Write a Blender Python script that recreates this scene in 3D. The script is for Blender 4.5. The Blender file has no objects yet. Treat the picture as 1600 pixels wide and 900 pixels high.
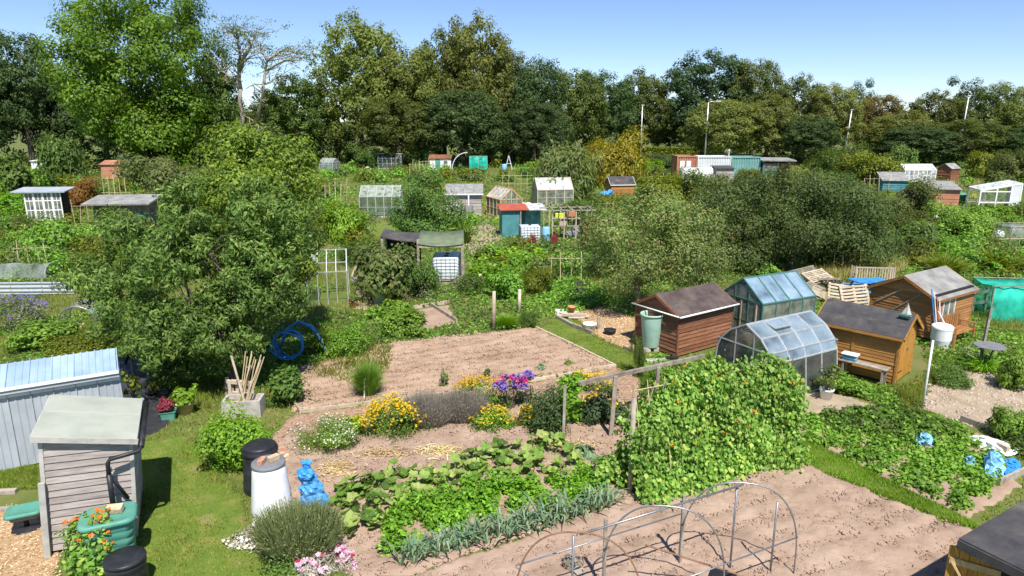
import bpy, math, random
import numpy as np
from mathutils import Vector, Matrix
R = math.radians
SC = bpy.context.scene
COL = SC.collection

# ------------------------------------------------------------------ camera, sky, sun, exposure
CAM_H, TILT, FPX = 7.0, R(13.95), 1066.7
cam = bpy.data.cameras.new('camera'); cam.sensor_width = 36; cam.lens = 24.0; cam.clip_end = 3000; cam.clip_start = 0.1
camo = bpy.data.objects.new('camera', cam); COL.objects.link(camo)
camo.location = (0, 0, CAM_H); camo.rotation_euler = (math.pi / 2 - TILT, 0, 0)
SC.camera = camo
SUN_EL, ANTI = R(57), R(-15)         # shadows run 15 degrees left of the view axis
SDIR = Vector((-math.sin(ANTI) * math.cos(SUN_EL), -math.cos(ANTI) * math.cos(SUN_EL), math.sin(SUN_EL)))
w = bpy.data.worlds.new('World'); SC.world = w; w.use_nodes = True
nt = w.node_tree; nt.nodes.clear()
sky = nt.nodes.new('ShaderNodeTexSky'); sky.sky_type = 'NISHITA'; sky.sun_disc = False
sky.sun_elevation = SUN_EL; sky.sun_rotation = math.atan2(SDIR.x, SDIR.y)
sky.air_density = 0.75; sky.dust_density = 0.0; sky.ozone_density = 3.0; sky.altitude = 0
bg = nt.nodes.new('ShaderNodeBackground'); bg.inputs['Strength'].default_value = 0.098
wo = nt.nodes.new('ShaderNodeOutputWorld')
wb_ = nt.nodes.new('ShaderNodeVectorMath'); wb_.operation = 'MULTIPLY'; wb_.inputs[1].default_value = (.92, .94, 1.04)   # even white balance of the whole sky
nt.links.new(sky.outputs[0], wb_.inputs[0]); nt.links.new(wb_.outputs[0], bg.inputs[0]); nt.links.new(bg.outputs[0], wo.inputs[0])
sun = bpy.data.lights.new('sun', 'SUN'); sun.energy = 4.9; sun.angle = R(0.53); sun.color = (1.0, 0.95, 0.87)
suno = bpy.data.objects.new('sun', sun); COL.objects.link(suno)
suno.rotation_euler = SDIR.to_track_quat('Z', 'Y').to_euler(); suno.location = (0, 0, 60)
SC.view_settings.view_transform = 'Standard'; SC.view_settings.look = 'None'
SC.view_settings.gamma = 1.0; SC.view_settings.exposure = 0.6; SC.view_settings.use_curve_mapping = False
SC.cycles.max_bounces = 8; SC.cycles.diffuse_bounces = 4; SC.cycles.transparent_max_bounces = 12
SC.cycles.use_denoising = True

# ------------------------------------------------------------------ setting-out: survey of the site from the photograph
CT, ST = math.cos(TILT), math.sin(TILT)
def G(px, py, z=0.0):
    x = (px - 800) / FPX; y = -(py - 450) / FPX
    r = (x, CT + y * ST, -ST + y * CT); t = (z - CAM_H) / r[2]
    return Vector((r[0] * t, r[1] * t, z))
def VD(px, py, Y):
    x = (px - 800) / FPX; y = -(py - 450) / FPX
    r = (x, CT + y * ST, -ST + y * CT); t = Y / r[1]
    return Vector((r[0] * t, Y, CAM_H + r[2] * t))
def yaw(a, b): return math.atan2(b[1] - a[1], b[0] - a[0])

# ------------------------------------------------------------------ mesh helpers
class MB:
    def __init__(s): s.v = []; s.f = []; s.m = []; s.mi = 0
    def add(s, vs, fs):
        o = len(s.v); s.v += [tuple(p) for p in vs]
        for f in fs: s.f.append(tuple(i + o for i in f)); s.m.append(s.mi)
        return s
    def box(s, x0, y0, z0, x1, y1, z1):
        return s.add([(x0,y0,z0),(x1,y0,z0),(x1,y1,z0),(x0,y1,z0),(x0,y0,z1),(x1,y0,z1),(x1,y1,z1),(x0,y1,z1)],
                     [(0,3,2,1),(4,5,6,7),(0,1,5,4),(1,2,6,5),(2,3,7,6),(3,0,4,7)])
    def hexa(s, p):      # 8 points: bottom ring, top ring
        return s.add(p, [(0,3,2,1),(4,5,6,7),(0,1,5,4),(1,2,6,5),(2,3,7,6),(3,0,4,7)])
    def beam(s, a, b, wd, ht, up=(0, 0, 1)):
        a = Vector(a); b = Vector(b); d = (b - a).normalized(); u = Vector(up)
        if abs(d.dot(u)) > .98: u = Vector((1, 0, 0))
        sx = d.cross(u).normalized(); u = sx.cross(d)
        sx *= wd / 2; u = u * (ht / 2)
        return s.hexa([a-sx-u, a+sx-u, b+sx-u, b-sx-u, a-sx+u, a+sx+u, b+sx+u, b-sx+u])
    def tube(s, pts, r, n=8, cap=True):
        pts = [Vector(p) for p in pts]; k = len(pts); rs = r if hasattr(r, '__len__') else [r] * k
        o = len(s.v); prev = None
        for i, p in enumerate(pts):
            d = (pts[min(i + 1, k - 1)] - pts[max(i - 1, 0)]).normalized()
            if prev is None:
                prev = d.cross(Vector((0, 0, 1)))
                if prev.length < .05: prev = d.cross(Vector((1, 0, 0)))
            prev = (prev - d * prev.dot(d)).normalized(); q = d.cross(prev)
            for j in range(n):
                a = 2 * math.pi * j / n
                s.v.append(tuple(p + (prev * math.cos(a) + q * math.sin(a)) * rs[i]))
        for i in range(k - 1):
            for j in range(n):
                s.f.append((o+i*n+j, o+i*n+(j+1)%n, o+(i+1)*n+(j+1)%n, o+(i+1)*n+j)); s.m.append(s.mi)
        if cap:
            s.f.append(tuple(o + j for j in reversed(range(n)))); s.m.append(s.mi)
            s.f.append(tuple(o + (k-1)*n + j for j in range(n))); s.m.append(s.mi)
        return s
    def lathe(s, prof, n=24, c=(0, 0, 0), sx=1, sy=1, closed=True):
        o = len(s.v); k = len(prof)
        for r, z in prof:
            for j in range(n):
                a = 2 * math.pi * j / n
                s.v.append((c[0] + r * sx * math.cos(a), c[1] + r * sy * math.sin(a), c[2] + z))
        for i in range(k - 1):
            for j in range(n):
                s.f.append((o+i*n+j, o+i*n+(j+1)%n, o+(i+1)*n+(j+1)%n, o+(i+1)*n+j)); s.m.append(s.mi)
        if closed:
            s.f.append(tuple(o + j for j in reversed(range(n)))); s.m.append(s.mi)
            s.f.append(tuple(o + (k-1)*n + j for j in range(n))); s.m.append(s.mi)
        return s
    def prism(s, poly, z0, z1):
        n = len(poly)
        return s.add([(p[0], p[1], z0) for p in poly] + [(p[0], p[1], z1) for p in poly],
                     [tuple(reversed(range(n))), tuple(range(n, 2*n))] + [(i, (i+1)%n, n+(i+1)%n, n+i) for i in range(n)])
    def slab(s, quad, th):     # a sheet of thickness th under four corner points
        q = [Vector(p) for p in quad]; nn = (q[1]-q[0]).cross(q[3]-q[0]).normalized() * th
        return s.hexa([p - nn for p in q] + q)
    def mesh(s, name, smooth=False):
        me = bpy.data.meshes.new(name); me.from_pydata(s.v, [], s.f); me.update()
        if max(s.m, default=0): me.polygons.foreach_set('material_index', s.m)
        if smooth: me.polygons.foreach_set('use_smooth', [True] * len(s.f))
        return me
    def build(s, name, mat, parent=None, smooth=False, loc=None, bev=0):
        return link(name, s.mesh(name, smooth), mat, parent, loc, bev)
def link(name, me, mat, parent=None, loc=None, bev=0):
    o = bpy.data.objects.new(name, me); COL.objects.link(o)
    if mat is not None:
        for m_ in (mat if isinstance(mat, (list, tuple)) else [mat]): me.materials.append(m_)
    if parent: o.parent = parent
    if loc is not None: o.location = loc
    if bev:
        b = o.modifiers.new('bevel', 'BEVEL'); b.width = bev; b.segments = 2; b.limit_method = 'ANGLE'
    return o
def thing(name, label, cat, loc=(0, 0, 0), rz=0, group=None):
    o = bpy.data.objects.new(name, None); COL.objects.link(o); o.location = loc; o.rotation_euler = (0, 0, rz)
    o.empty_display_size = .2
    return tag(o, label, cat, group)
def tag(o, label=None, cat=None, group=None, kind=None):
    if label: o['label'] = label
    if cat: o['category'] = cat
    if group: o['group'] = group
    if kind: o['kind'] = kind
    return o
def struct(o, label=None): return tag(o, label, kind='structure')
def share(o, name, parent, loc=(0,0,0), rot=(0,0,0), sc=None, mat=None):   # a copy that shares mesh data
    c = o.copy(); c.name = name; COL.objects.link(c); c.parent = parent; c.location = loc; c.rotation_euler = rot
    if sc is not None: c.scale = sc if hasattr(sc, '__len__') else (sc,) * 3
    return c

# ------------------------------------------------------------------ materials
def _ramp(t, cols):
    r = t.nodes.new('ShaderNodeValToRGB'); e = r.color_ramp.elements
    while len(e) < len(cols): e.new(.5)
    for i, c in enumerate(cols):
        e[i].position = .28 + .44 * i / max(1, len(cols) - 1); e[i].color = (*c, 1)
    return r
def mat(name, cols, scale=3, rough=.8, bump=0, bscale=None, stretch=(1, 1, 1), var=0.0, spec=.3, metal=0, detail=5, alpha=1, wide=False):
    m_ = bpy.data.materials.new(name); m_.use_nodes = True; t = m_.node_tree; b = t.nodes['Principled BSDF']
    if not isinstance(cols[0], (list, tuple)): cols = [tuple(c * .86 for c in cols), cols, tuple(min(.95, c * 1.12) for c in cols)]
    tc = t.nodes.new('ShaderNodeTexCoord'); mp = t.nodes.new('ShaderNodeMapping'); mp.inputs['Scale'].default_value = stretch
    oi = t.nodes.new('ShaderNodeObjectInfo')
    ad = t.nodes.new('ShaderNodeVectorMath'); ad.operation = 'MULTIPLY_ADD'
    t.links.new(oi.outputs['Random'], ad.inputs[0]); ad.inputs[1].default_value = (17, 31, 23) if var else (0, 0, 0)
    t.links.new(tc.outputs['Object'], ad.inputs[2]); t.links.new(ad.outputs[0], mp.inputs[0])
    n = t.nodes.new('ShaderNodeTexNoise'); n.inputs['Scale'].default_value = scale; n.inputs['Detail'].default_value = detail
    n.inputs['Roughness'].default_value = .62
    t.links.new(mp.outputs[0], n.inputs['Vector'])
    r = _ramp(t, cols); t.links.new(n.outputs[0], r.inputs[0]); c = r.outputs[0]
    if wide:
        for i, el in enumerate(r.color_ramp.elements): el.position = i / max(1, len(cols) - 1)
    if var:
        h = t.nodes.new('ShaderNodeHueSaturation'); mr = t.nodes.new('ShaderNodeMapRange')
        mr.inputs[3].default_value = 1 - var; mr.inputs[4].default_value = 1 + var
        t.links.new(oi.outputs['Random'], mr.inputs[0]); t.links.new(mr.outputs[0], h.inputs['Value']); t.links.new(c, h.inputs['Color']); c = h.outputs[0]
    t.links.new(c, b.inputs['Base Color'])
    b.inputs['Roughness'].default_value = rough; b.inputs['Specular IOR Level'].default_value = spec; b.inputs['Metallic'].default_value = metal
    if bump:
        n2 = t.nodes.new('ShaderNodeTexNoise'); n2.inputs['Scale'].default_value = bscale or scale * 4; n2.inputs['Detail'].default_value = 6
        t.links.new(mp.outputs[0], n2.inputs['Vector'])
        bp = t.nodes.new('ShaderNodeBump'); bp.inputs['Strength'].default_value = min(1, bump); bp.inputs['Distance'].default_value = .02
        t.links.new(n2.outputs[0], bp.inputs['Height']); t.links.new(bp.outputs[0], b.inputs['Normal'])
    return m_
def leafmat(name, cols, transl=.42, rough=.5, var=.14, nscale=.6, spec=.25, gain=1.3, byobj=False):
    cols = [tuple(min(.9, q * gain) for q in c) for c in cols]
    m_ = bpy.data.materials.new(name); m_.use_nodes = True; t = m_.node_tree; b = t.nodes['Principled BSDF']
    g = t.nodes.new('ShaderNodeNewGeometry'); r = _ramp(t, cols)
    for i, el in enumerate(r.color_ramp.elements): el.position = i / max(1, len(cols) - 1)
    t.links.new(g.outputs['Random Per Island'], r.inputs[0])
    oi = t.nodes.new('ShaderNodeObjectInfo'); tc = t.nodes.new('ShaderNodeTexCoord')
    if byobj: t.links.new(oi.outputs['Random'], r.inputs[0])
    n = t.nodes.new('ShaderNodeTexNoise'); n.inputs['Scale'].default_value = nscale; n.inputs['Detail'].default_value = 2
    t.links.new(tc.outputs['Object'], n.inputs['Vector'])
    mr = t.nodes.new('ShaderNodeMapRange'); mr.inputs[1].default_value = .3; mr.inputs[2].default_value = .7
    mr.inputs[3].default_value = .78; mr.inputs[4].default_value = 1.25; t.links.new(n.outputs[0], mr.inputs[0])
    m2 = t.nodes.new('ShaderNodeMapRange'); m2.inputs[3].default_value = 1 - var; m2.inputs[4].default_value = 1 + var; t.links.new(oi.outputs['Random'], m2.inputs[0])
    mu = t.nodes.new('ShaderNodeMath'); mu.operation = 'MULTIPLY'; t.links.new(mr.outputs[0], mu.inputs[0]); t.links.new(m2.outputs[0], mu.inputs[1])
    m3 = t.nodes.new('ShaderNodeMapRange'); m3.inputs[3].default_value = .488; m3.inputs[4].default_value = .512; t.links.new(oi.outputs['Random'], m3.inputs[0])
    h = t.nodes.new('ShaderNodeHueSaturation'); t.links.new(mu.outputs[0], h.inputs['Value']); t.links.new(m3.outputs[0], h.inputs['Hue']); t.links.new(r.outputs[0], h.inputs['Color'])
    t.links.new(h.outputs[0], b.inputs['Base Color']); b.inputs['Roughness'].default_value = rough; b.inputs['Specular IOR Level'].default_value = spec
    if transl:
        tr = t.nodes.new('ShaderNodeBsdfTranslucent'); hs = t.nodes.new('ShaderNodeHueSaturation'); hs.inputs['Value'].default_value = 1.5; hs.inputs['Saturation'].default_value = 1.1; hs.inputs['Hue'].default_value = .49
        t.links.new(h.outputs[0], hs.inputs['Color']); t.links.new(hs.outputs[0], tr.inputs[0])
        mx = t.nodes.new('ShaderNodeMixShader'); mx.inputs[0].default_value = transl
        o = t.nodes['Material Output']; t.links.new(b.outputs[0], mx.inputs[1]); t.links.new(tr.outputs[0], mx.inputs[2]); t.links.new(mx.outputs[0], o.inputs['Surface'])
    return m_
def glassmat(name, tint=(.90, .95, .95), dirt_sheen=.07, dcol=(.55, .58, .52), refl=1.0, scale=3):  # diffuse share: dirt on most panes, painted sky sheen on one roof
    m_ = bpy.data.materials.new(name); m_.use_nodes = True; t = m_.node_tree; t.nodes.remove(t.nodes['Principled BSDF'])
    o = t.nodes['Material Output']; tr = t.nodes.new('ShaderNodeBsdfTransparent'); tr.inputs[0].default_value = (*tint, 1)
    gl = t.nodes.new('ShaderNodeBsdfGlossy'); gl.inputs['Roughness'].default_value = .03
    fr = t.nodes.new('ShaderNodeFresnel'); fr.inputs[0].default_value = 1.45
    mu = t.nodes.new('ShaderNodeMath'); mu.operation = 'MULTIPLY'; mu.inputs[1].default_value = 1.7 * refl; t.links.new(fr.outputs[0], mu.inputs[0]); mu.use_clamp = True
    m1 = t.nodes.new('ShaderNodeMixShader'); t.links.new(mu.outputs[0], m1.inputs[0]); t.links.new(tr.outputs[0], m1.inputs[1]); t.links.new(gl.outputs[0], m1.inputs[2])
    df = t.nodes.new('ShaderNodeBsdfDiffuse'); df.inputs[0].default_value = (*dcol, 1)
    tc = t.nodes.new('ShaderNodeTexCoord'); oi = t.nodes.new('ShaderNodeObjectInfo')
    ad = t.nodes.new('ShaderNodeVectorMath'); ad.operation = 'MULTIPLY_ADD'; ad.inputs[1].default_value = (13, 7, 19)
    t.links.new(oi.outputs['Random'], ad.inputs[0]); t.links.new(tc.outputs['Object'], ad.inputs[2])
    n = t.nodes.new('ShaderNodeTexNoise'); n.inputs['Scale'].default_value = scale; n.inputs['Detail'].default_value = 5; t.links.new(ad.outputs[0], n.inputs['Vector'])
    mr = t.nodes.new('ShaderNodeMapRange'); mr.inputs[1].default_value = .3; mr.inputs[2].default_value = .75; mr.inputs[3].default_value = dirt_sheen * .4; mr.inputs[4].default_value = dirt_sheen * 2.2
    t.links.new(n.outputs[0], mr.inputs[0])
    m2 = t.nodes.new('ShaderNodeMixShader'); t.links.new(mr.outputs[0], m2.inputs[0]); t.links.new(m1.outputs[0], m2.inputs[1]); t.links.new(df.outputs[0], m2.inputs[2])
    t.links.new(m2.outputs[0], o.inputs['Surface']); return m_
M = {}
M['grey_wood'] = mat('grey_wood', [(.25,.21,.19), (.36,.315,.295), (.46,.41,.385)], 2.5, .8, .35, 30, (1, 1, 9), .16)
M['grey_trim'] = mat('grey_trim', [(.30,.29,.27), (.42,.41,.38), (.5,.48,.45)], 3, .8, .3, 40, (1, 1, 1), .05)
M['old_wood'] = mat('old_wood', [(.16,.13,.10), (.30,.26,.21), (.42,.37,.31)], 4, .85, .4, 40, (1, 1, 1), .18)
M['pale_wood'] = mat('pale_wood', [(.32,.25,.17), (.48,.40,.30), (.60,.52,.42)], 4, .8, .3, 40, (1, 1, 1), .18)
M['new_wood'] = mat('new_wood', [(.38,.24,.11), (.52,.36,.18), (.6,.44,.25)], 4, .75, .3, 30, (1, 1, 1), .10)
M['brown_wood'] = mat('brown_wood', [(.14,.055,.028), (.22,.095,.05), (.30,.15,.09)], 3, .7, .35, 30, (1, 1, 10), .26)
M['orange_wood'] = mat('orange_wood', [(.24,.11,.03), (.38,.18,.045), (.46,.24,.07)], 3, .65, .3, 30, (1, 1, 10), .2)
M['orange_wood_v'] = mat('orange_wood_v', [(.34,.16,.03), (.48,.23,.04), (.54,.29,.07)], 3, .6, .3, 30, (10, 10, 1), .08)
M['tan_wood'] = mat('tan_wood', [(.23,.10,.035), (.35,.16,.055), (.44,.23,.09)], 3, .65, .3, 30, (1, 1, 10), .24)
M['felt_brown'] = mat('felt_brown', [(.05,.037,.036), (.08,.06,.056), (.11,.085,.075), (.16,.125,.10)], 2.2, .9, .5, 160, var=.05)
M['felt_dark'] = mat('felt_dark', [(.035,.034,.038), (.06,.057,.062), (.085,.08,.078), (.15,.135,.12)], 2.2, .9, .5, 160, var=.05)
M['felt_grey'] = mat('felt_grey', [(.15,.155,.145), (.22,.22,.21), (.29,.285,.275), (.36,.345,.32)], 2.0, .9, .5, 160, var=.04)
M['felt_green'] = mat('felt_green', [(.10,.13,.075), (.14,.175,.105), (.19,.22,.145)], 4, .9, .5, 120, var=.03)
M['felt_pale'] = mat('felt_pale', [(.33,.355,.30), (.40,.425,.36), (.46,.475,.41)], 1.6, .92, .5, 160, var=.03)
M['metal_blue'] = mat('metal_blue', [(.30,.335,.375), (.37,.405,.445), (.43,.46,.50)], 1.4, .45, .06, 12, var=.05, spec=.5)
M['metal_roof'] = mat('metal_roof', [(.24,.34,.50), (.30,.41,.57), (.38,.48,.62)], 1.4, .38, .06, 12, var=.05, spec=.5)  # bluer than the walls: sky reflection put into the base colour
M['alu'] = mat('alu', [(.50,.52,.53), (.62,.64,.65), (.70,.71,.72)], 8, .42, 0, metal=.55, spec=.5)
M['steel'] = mat('steel', [(.20,.21,.22), (.30,.31,.33), (.40,.40,.42)], 10, .4, 0, metal=.7)
M['green_frame'] = mat('green_frame', [(.05,.15,.13), (.10,.22,.19)], 6, .5)
M['white_paint'] = mat('white_paint', [(.62,.62,.60), (.76,.76,.74), (.82,.82,.80)], 5, .6, .1, var=.05)
M['white_plastic'] = mat('white_plastic', [(.70,.72,.74), (.80,.82,.83), (.84,.85,.85)], 2, .45, .03, 8)
M['ibc'] = mat('ibc', [(.48,.56,.60), (.62,.69,.72), (.74,.78,.80)], 1.6, .4, var=.03)
M['black_plastic'] = mat('black_plastic', [(.012,.013,.016), (.022,.023,.028), (.04,.04,.046)], 4, .42, .08, 20)
M['grey_plastic'] = mat('grey_plastic', [(.13,.135,.145), (.18,.185,.195), (.22,.225,.23)], 4, .6, .1, 30)
M['green_plastic'] = mat('green_plastic', [(.055,.20,.155), (.085,.27,.21), (.13,.33,.26)], 2.2, .5, .08, 10)
M['pale_green_plastic'] = mat('pale_green_plastic', [(.28,.46,.38), (.36,.55,.46), (.42,.60,.51)], 2.2, .5, .05, 10)
M['blue_plastic'] = mat('blue_plastic', [(.02,.16,.50), (.04,.26,.66), (.12,.38,.78)], 3, .42, .25, 12)
M['pale_blue'] = mat('pale_blue', [(.17,.42,.66), (.22,.48,.71), (.28,.54,.75)], 1.2, .45, .2, 12)
M['bag_blue'] = mat('bag_blue', [(.05,.22,.50), (.07,.28,.58), (.10,.34,.64)], 1.5, .38, .3, 18)
M['blue_paint'] = mat('blue_paint', [(.03,.18,.45), (.05,.25,.58), (.12,.34,.62)], 4, .5, .1)
M['brick'] = mat('brick', [(.26,.12,.075), (.40,.20,.13), (.50,.32,.24)], 9, .9, .4, 40, var=.15)
M['stone'] = mat('stone', [(.30,.28,.25), (.42,.40,.36), (.52,.50,.46)], 7, .9, .4, 40, var=.12)
M['sand_stone'] = mat('sand_stone', [(.42,.30,.17), (.55,.42,.27), (.64,.52,.38)], 9, .9, .4, 40, var=.12)
M['membrane'] = mat('membrane', [(.018,.018,.022), (.032,.032,.038), (.06,.058,.06)], 2, .6, .6, 6)
M['canvas'] = mat('canvas', [(.12,.10,.085), (.17,.15,.13), (.22,.19,.165)], 3, .85, .4, 20)
M['terracotta'] = mat('terracotta', [(.38,.15,.07), (.50,.22,.11), (.56,.29,.17)], 6, .85, .2, 30, var=.1)
M['rust_red'] = mat('rust_red', [(.26,.06,.04), (.38,.09,.05), (.46,.14,.09)], 2, .6, .15, 12)
M['container_orange'] = mat('container_orange', [(.32,.13,.075), (.42,.19,.115), (.50,.27,.18)], .8, .6)
M['container_white'] = mat('container_white', [(.52,.55,.57), (.62,.65,.66), (.70,.72,.72)], .8, .6)
M['container_teal'] = mat('container_teal', [(.12,.27,.25), (.17,.34,.315), (.24,.40,.37)], .8, .6)
M['teal_paint'] = mat('teal_paint', [(.045,.17,.19), (.07,.23,.25), (.11,.29,.30)], 2, .6, .15, 20, var=.06)
M['bark'] = mat('bark', [(.07,.055,.042), (.13,.105,.08), (.21,.175,.14)], 5, .95, .8, 30, (1, 1, .3))
M['pale_bark'] = mat('pale_bark', [(.20,.165,.125), (.32,.275,.22), (.42,.37,.30)], 5, .95, .7, 30, (1, 1, .3))
M['cane'] = mat('cane', [(.38,.29,.16), (.52,.42,.26), (.60,.52,.36)], 5, .7, var=.2)
M['straw'] = leafmat('straw', [(.34,.24,.11), (.48,.36,.18), (.60,.48,.27), (.66,.57,.38)], .15, .8, gain=1.1)
M['dark_inside'] = mat('dark_inside', [(.02,.018,.016), (.035,.03,.027)], 3, .95)  # near-black colour standing for the shade inside the sheds
M['glass'] = glassmat('glass')
M['glass_dirty'] = glassmat('glass_dirty', (.80,.90,.86), .24, (.52,.56,.46))
M['poly_white'] = glassmat('poly_white', (.75,.78,.78), .42, (.72,.74,.74), .7)
M['poly_blue'] = glassmat('poly_blue', (.70,.82,.90), .26, (.42,.55,.66), 1.0, 1.5)
M['net_green'] = glassmat('net_green', (.40,.90,.82), .36, (.05,.66,.50), .1, 2)
M['glass_painted_sky'] = glassmat('glass_painted_sky', (.80,.88,.92), .16, (.55,.66,.74), 2.2, 1.5)  # blue-grey diffuse share paints the sky's reflection onto the roof panes
M['net_white'] = glassmat('net_white', (.86,.89,.90), .15, (.62,.67,.68), .1, 2)

# ------------------------------------------------------------------ numpy noise and leaf clouds
def _h(ix, iy, s):
    n = (ix.astype(np.int64) * 374761393 + iy.astype(np.int64) * 668265263 + s * 974711) & 0xffffffff
    n = ((n ^ (n >> 13)) * 1274126177) & 0xffffffff
    return ((n ^ (n >> 16)) & 0xffff) / 65535.0
def vnoise(x, y, s=0):
    x = np.asarray(x, float); y = np.asarray(y, float)
    x0 = np.floor(x); y0 = np.floor(y); fx = x - x0; fy = y - y0; fx = fx*fx*(3-2*fx); fy = fy*fy*(3-2*fy)
    a = _h(x0, y0, s); b = _h(x0+1, y0, s); c = _h(x0, y0+1, s); d = _h(x0+1, y0+1, s)
    return (a*(1-fx)+b*fx)*(1-fy) + (c*(1-fx)+d*fx)*fy
def fbm(x, y, s=0, o=4):
    t = 0; a = .5
    for i in range(o): t = t + a * vnoise(x * 2**i, y * 2**i, s + i * 7); a *= .5
    return t
def inpoly(x, y, poly):
    c = np.zeros(len(x), bool); n = len(poly)
    for i in range(n):
        x1, y1 = poly[i][0], poly[i][1]; x2, y2 = poly[(i+1) % n][0], poly[(i+1) % n][1]
        if y1 == y2: continue
        c ^= ((y1 > y) != (y2 > y)) & (x < (x2-x1) * (y - y1) / (y2 - y1) + x1)
    return c
def nrm(a): return a / np.maximum(1e-9, np.linalg.norm(a, axis=1, keepdims=True))
def rdir(rng, n): return nrm(rng.normal(size=(n, 3)))
def polymesh(name, V, k):      # V: (n,k,3) -> n separate k-gons
    n = len(V); me = bpy.data.meshes.new(name)
    me.vertices.add(n * k); me.vertices.foreach_set('co', np.ascontiguousarray(V, dtype=np.float32).ravel())
    me.loops.add(n * k); me.loops.foreach_set('vertex_index', np.arange(n * k, dtype=np.int32))
    me.polygons.add(n); me.polygons.foreach_set('loop_start', np.arange(0, n * k, k, dtype=np.int32))
    me.update(calc_edges=True); return me
def leafquads(rng, P, N, L, W, T=None, droop=.0, shape=.45):
    n = len(P); N = nrm(N)
    if T is None: T = rdir(rng, n)
    T = nrm(T - N * np.sum(T * N, 1, keepdims=True)); S = np.cross(N, T)
    L = np.broadcast_to(np.asarray(L, float), (n,))[:, None]; W = np.broadcast_to(np.asarray(W, float), (n,))[:, None]
    base = P - T * L * .5; tip = P + T * L * .5 - N * L * droop
    mid = base + (tip - base) * shape + N * W * .12
    return np.stack([base, mid + S * W * .5, tip, mid - S * W * .5], 1)
def cloudpts(rng, lobes, nclump, cr, n, flat=.75, inner=.55, upb=.25, zmin=None):
    """lobes: (x,y,z,rx,ry,rz). Clump centres lie towards the lobes' skins, leaves fill the clumps."""
    lb = np.array(lobes, float); a = np.cbrt(lb[:,3]*lb[:,4]*lb[:,5])**2; idx = rng.choice(len(lb), nclump, p=a/a.sum())
    d = rdir(rng, nclump); d[:,2] += upb * rng.random(nclump); d = nrm(d)
    rr = inner + (1 - inner) * np.sqrt(rng.random(nclump))
    C = lb[idx,:3] + d * lb[idx,3:] * rr[:,None]
    cs = cr * (.6 + .8 * rng.random(nclump)); k = rng.choice(nclump, n, p=cs**2/(cs**2).sum())
    e = rdir(rng, n); q = np.cbrt(rng.random(n)) * .45 + .55 * np.sqrt(rng.random(n)) 
    P = C[k] + e * (cs[k] * q)[:,None] * np.array([1, 1, flat])
    N = e * .75 + d[k] * .5 + rdir(rng, n) * .42 + np.array([0, -.08, .45])
    if zmin is not None:
        ok = P[:,2] > zmin; P, N = P[ok], N[ok]
    return P, N
def stuff(o, label, cat): return tag(o, label, cat, kind='stuff')
# ------------------------------------------------------------------ ground and beds
LM = {}
LM['olive'] = leafmat('leaf_olive', [(.05,.065,.014), (.083,.104,.022), (.11,.13,.03), (.14,.145,.04)], gain=1.85)
LM['oak'] = leafmat('leaf_oak', [(.03,.045,.010), (.055,.075,.016), (.075,.095,.022), (.10,.115,.03)], gain=1.75)
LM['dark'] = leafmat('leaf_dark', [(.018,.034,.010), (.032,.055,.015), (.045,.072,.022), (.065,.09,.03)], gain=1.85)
LM['blue'] = leafmat('leaf_bluegreen', [(.024,.042,.018), (.04,.065,.025), (.056,.085,.034)], gain=1.6)
LM['lime'] = leafmat('leaf_lime', [(.05,.10,.012), (.085,.155,.016), (.115,.20,.022), (.16,.24,.03)], gain=1.3)
LM['mid'] = leafmat('leaf_mid', [(.035,.065,.013), (.06,.105,.02), (.085,.14,.027), (.12,.175,.04)], gain=1.5)
LM['cherry'] = leafmat('leaf_cherry', [(.03,.055,.012), (.05,.085,.018), (.075,.12,.026), (.11,.16,.035), (.17,.20,.05)], .42, .5, spec=.2, gain=1.65)
LM['yellowgreen'] = leafmat('leaf_yellowgreen', [(.06,.085,.01), (.10,.13,.016), (.15,.18,.02), (.21,.22,.025)], gain=1.35)
LM['plum'] = leafmat('leaf_plum', [(.045,.08,.012), (.075,.12,.018), (.115,.165,.022), (.19,.21,.03)], gain=1.7)
LM['apple_light'] = leafmat('leaf_apple_light', [(.045,.07,.016), (.075,.11,.025), (.11,.145,.038), (.15,.17,.055), (.18,.15,.07)], gain=1.75)
LM['darkapple'] = leafmat('leaf_darkapple', [(.03,.05,.014), (.05,.078,.02), (.07,.10,.028), (.095,.12,.038)], gain=1.6)
LM['rustgreen'] = leafmat('leaf_rustgreen', [(.07,.07,.016), (.10,.10,.022), (.15,.10,.03), (.11,.11,.028)], gain=1.6)
LM['rust'] = leafmat('leaf_rust', [(.12,.06,.015), (.20,.10,.025), (.26,.14,.035), (.16,.13,.03)], gain=1.4)
LM['gold'] = leafmat('leaf_gold', [(.12,.11,.015), (.20,.17,.022), (.28,.22,.03), (.20,.20,.03)], gain=1.4)
LM['grey'] = leafmat('leaf_greygreen', [(.07,.085,.04), (.11,.13,.06), (.15,.17,.085), (.19,.20,.11)], gain=1.4)
LM['apple'] = leafmat('leaf_apple', [(.038,.06,.014), (.062,.095,.022), (.09,.125,.032), (.125,.145,.045), (.15,.13,.055)], gain=1.55)
LM['bright'] = leafmat('leaf_bright', [(.06,.13,.012), (.10,.20,.016), (.145,.27,.022), (.19,.32,.03)], .35, gain=1.5)
LM['fresh'] = leafmat('leaf_fresh', [(.05,.11,.012), (.09,.18,.02), (.13,.24,.03), (.20,.30,.05)], .35, gain=1.5)
LM['bean'] = leafmat('leaf_bean', [(.045,.095,.014), (.08,.155,.022), (.12,.21,.032), (.17,.26,.055), (.24,.28,.06)], .33, gain=1.6)
LM['squash'] = leafmat('leaf_squash', [(.05,.11,.02), (.085,.165,.026), (.12,.215,.035), (.17,.25,.05), (.28,.30,.10), (.13,.22,.04)], .3, .6, var=.15, byobj=True)
LM['leek'] = leafmat('leaf_leek', [(.09,.155,.085), (.13,.205,.115), (.18,.255,.145), (.25,.31,.16)], .2, .45)
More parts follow.
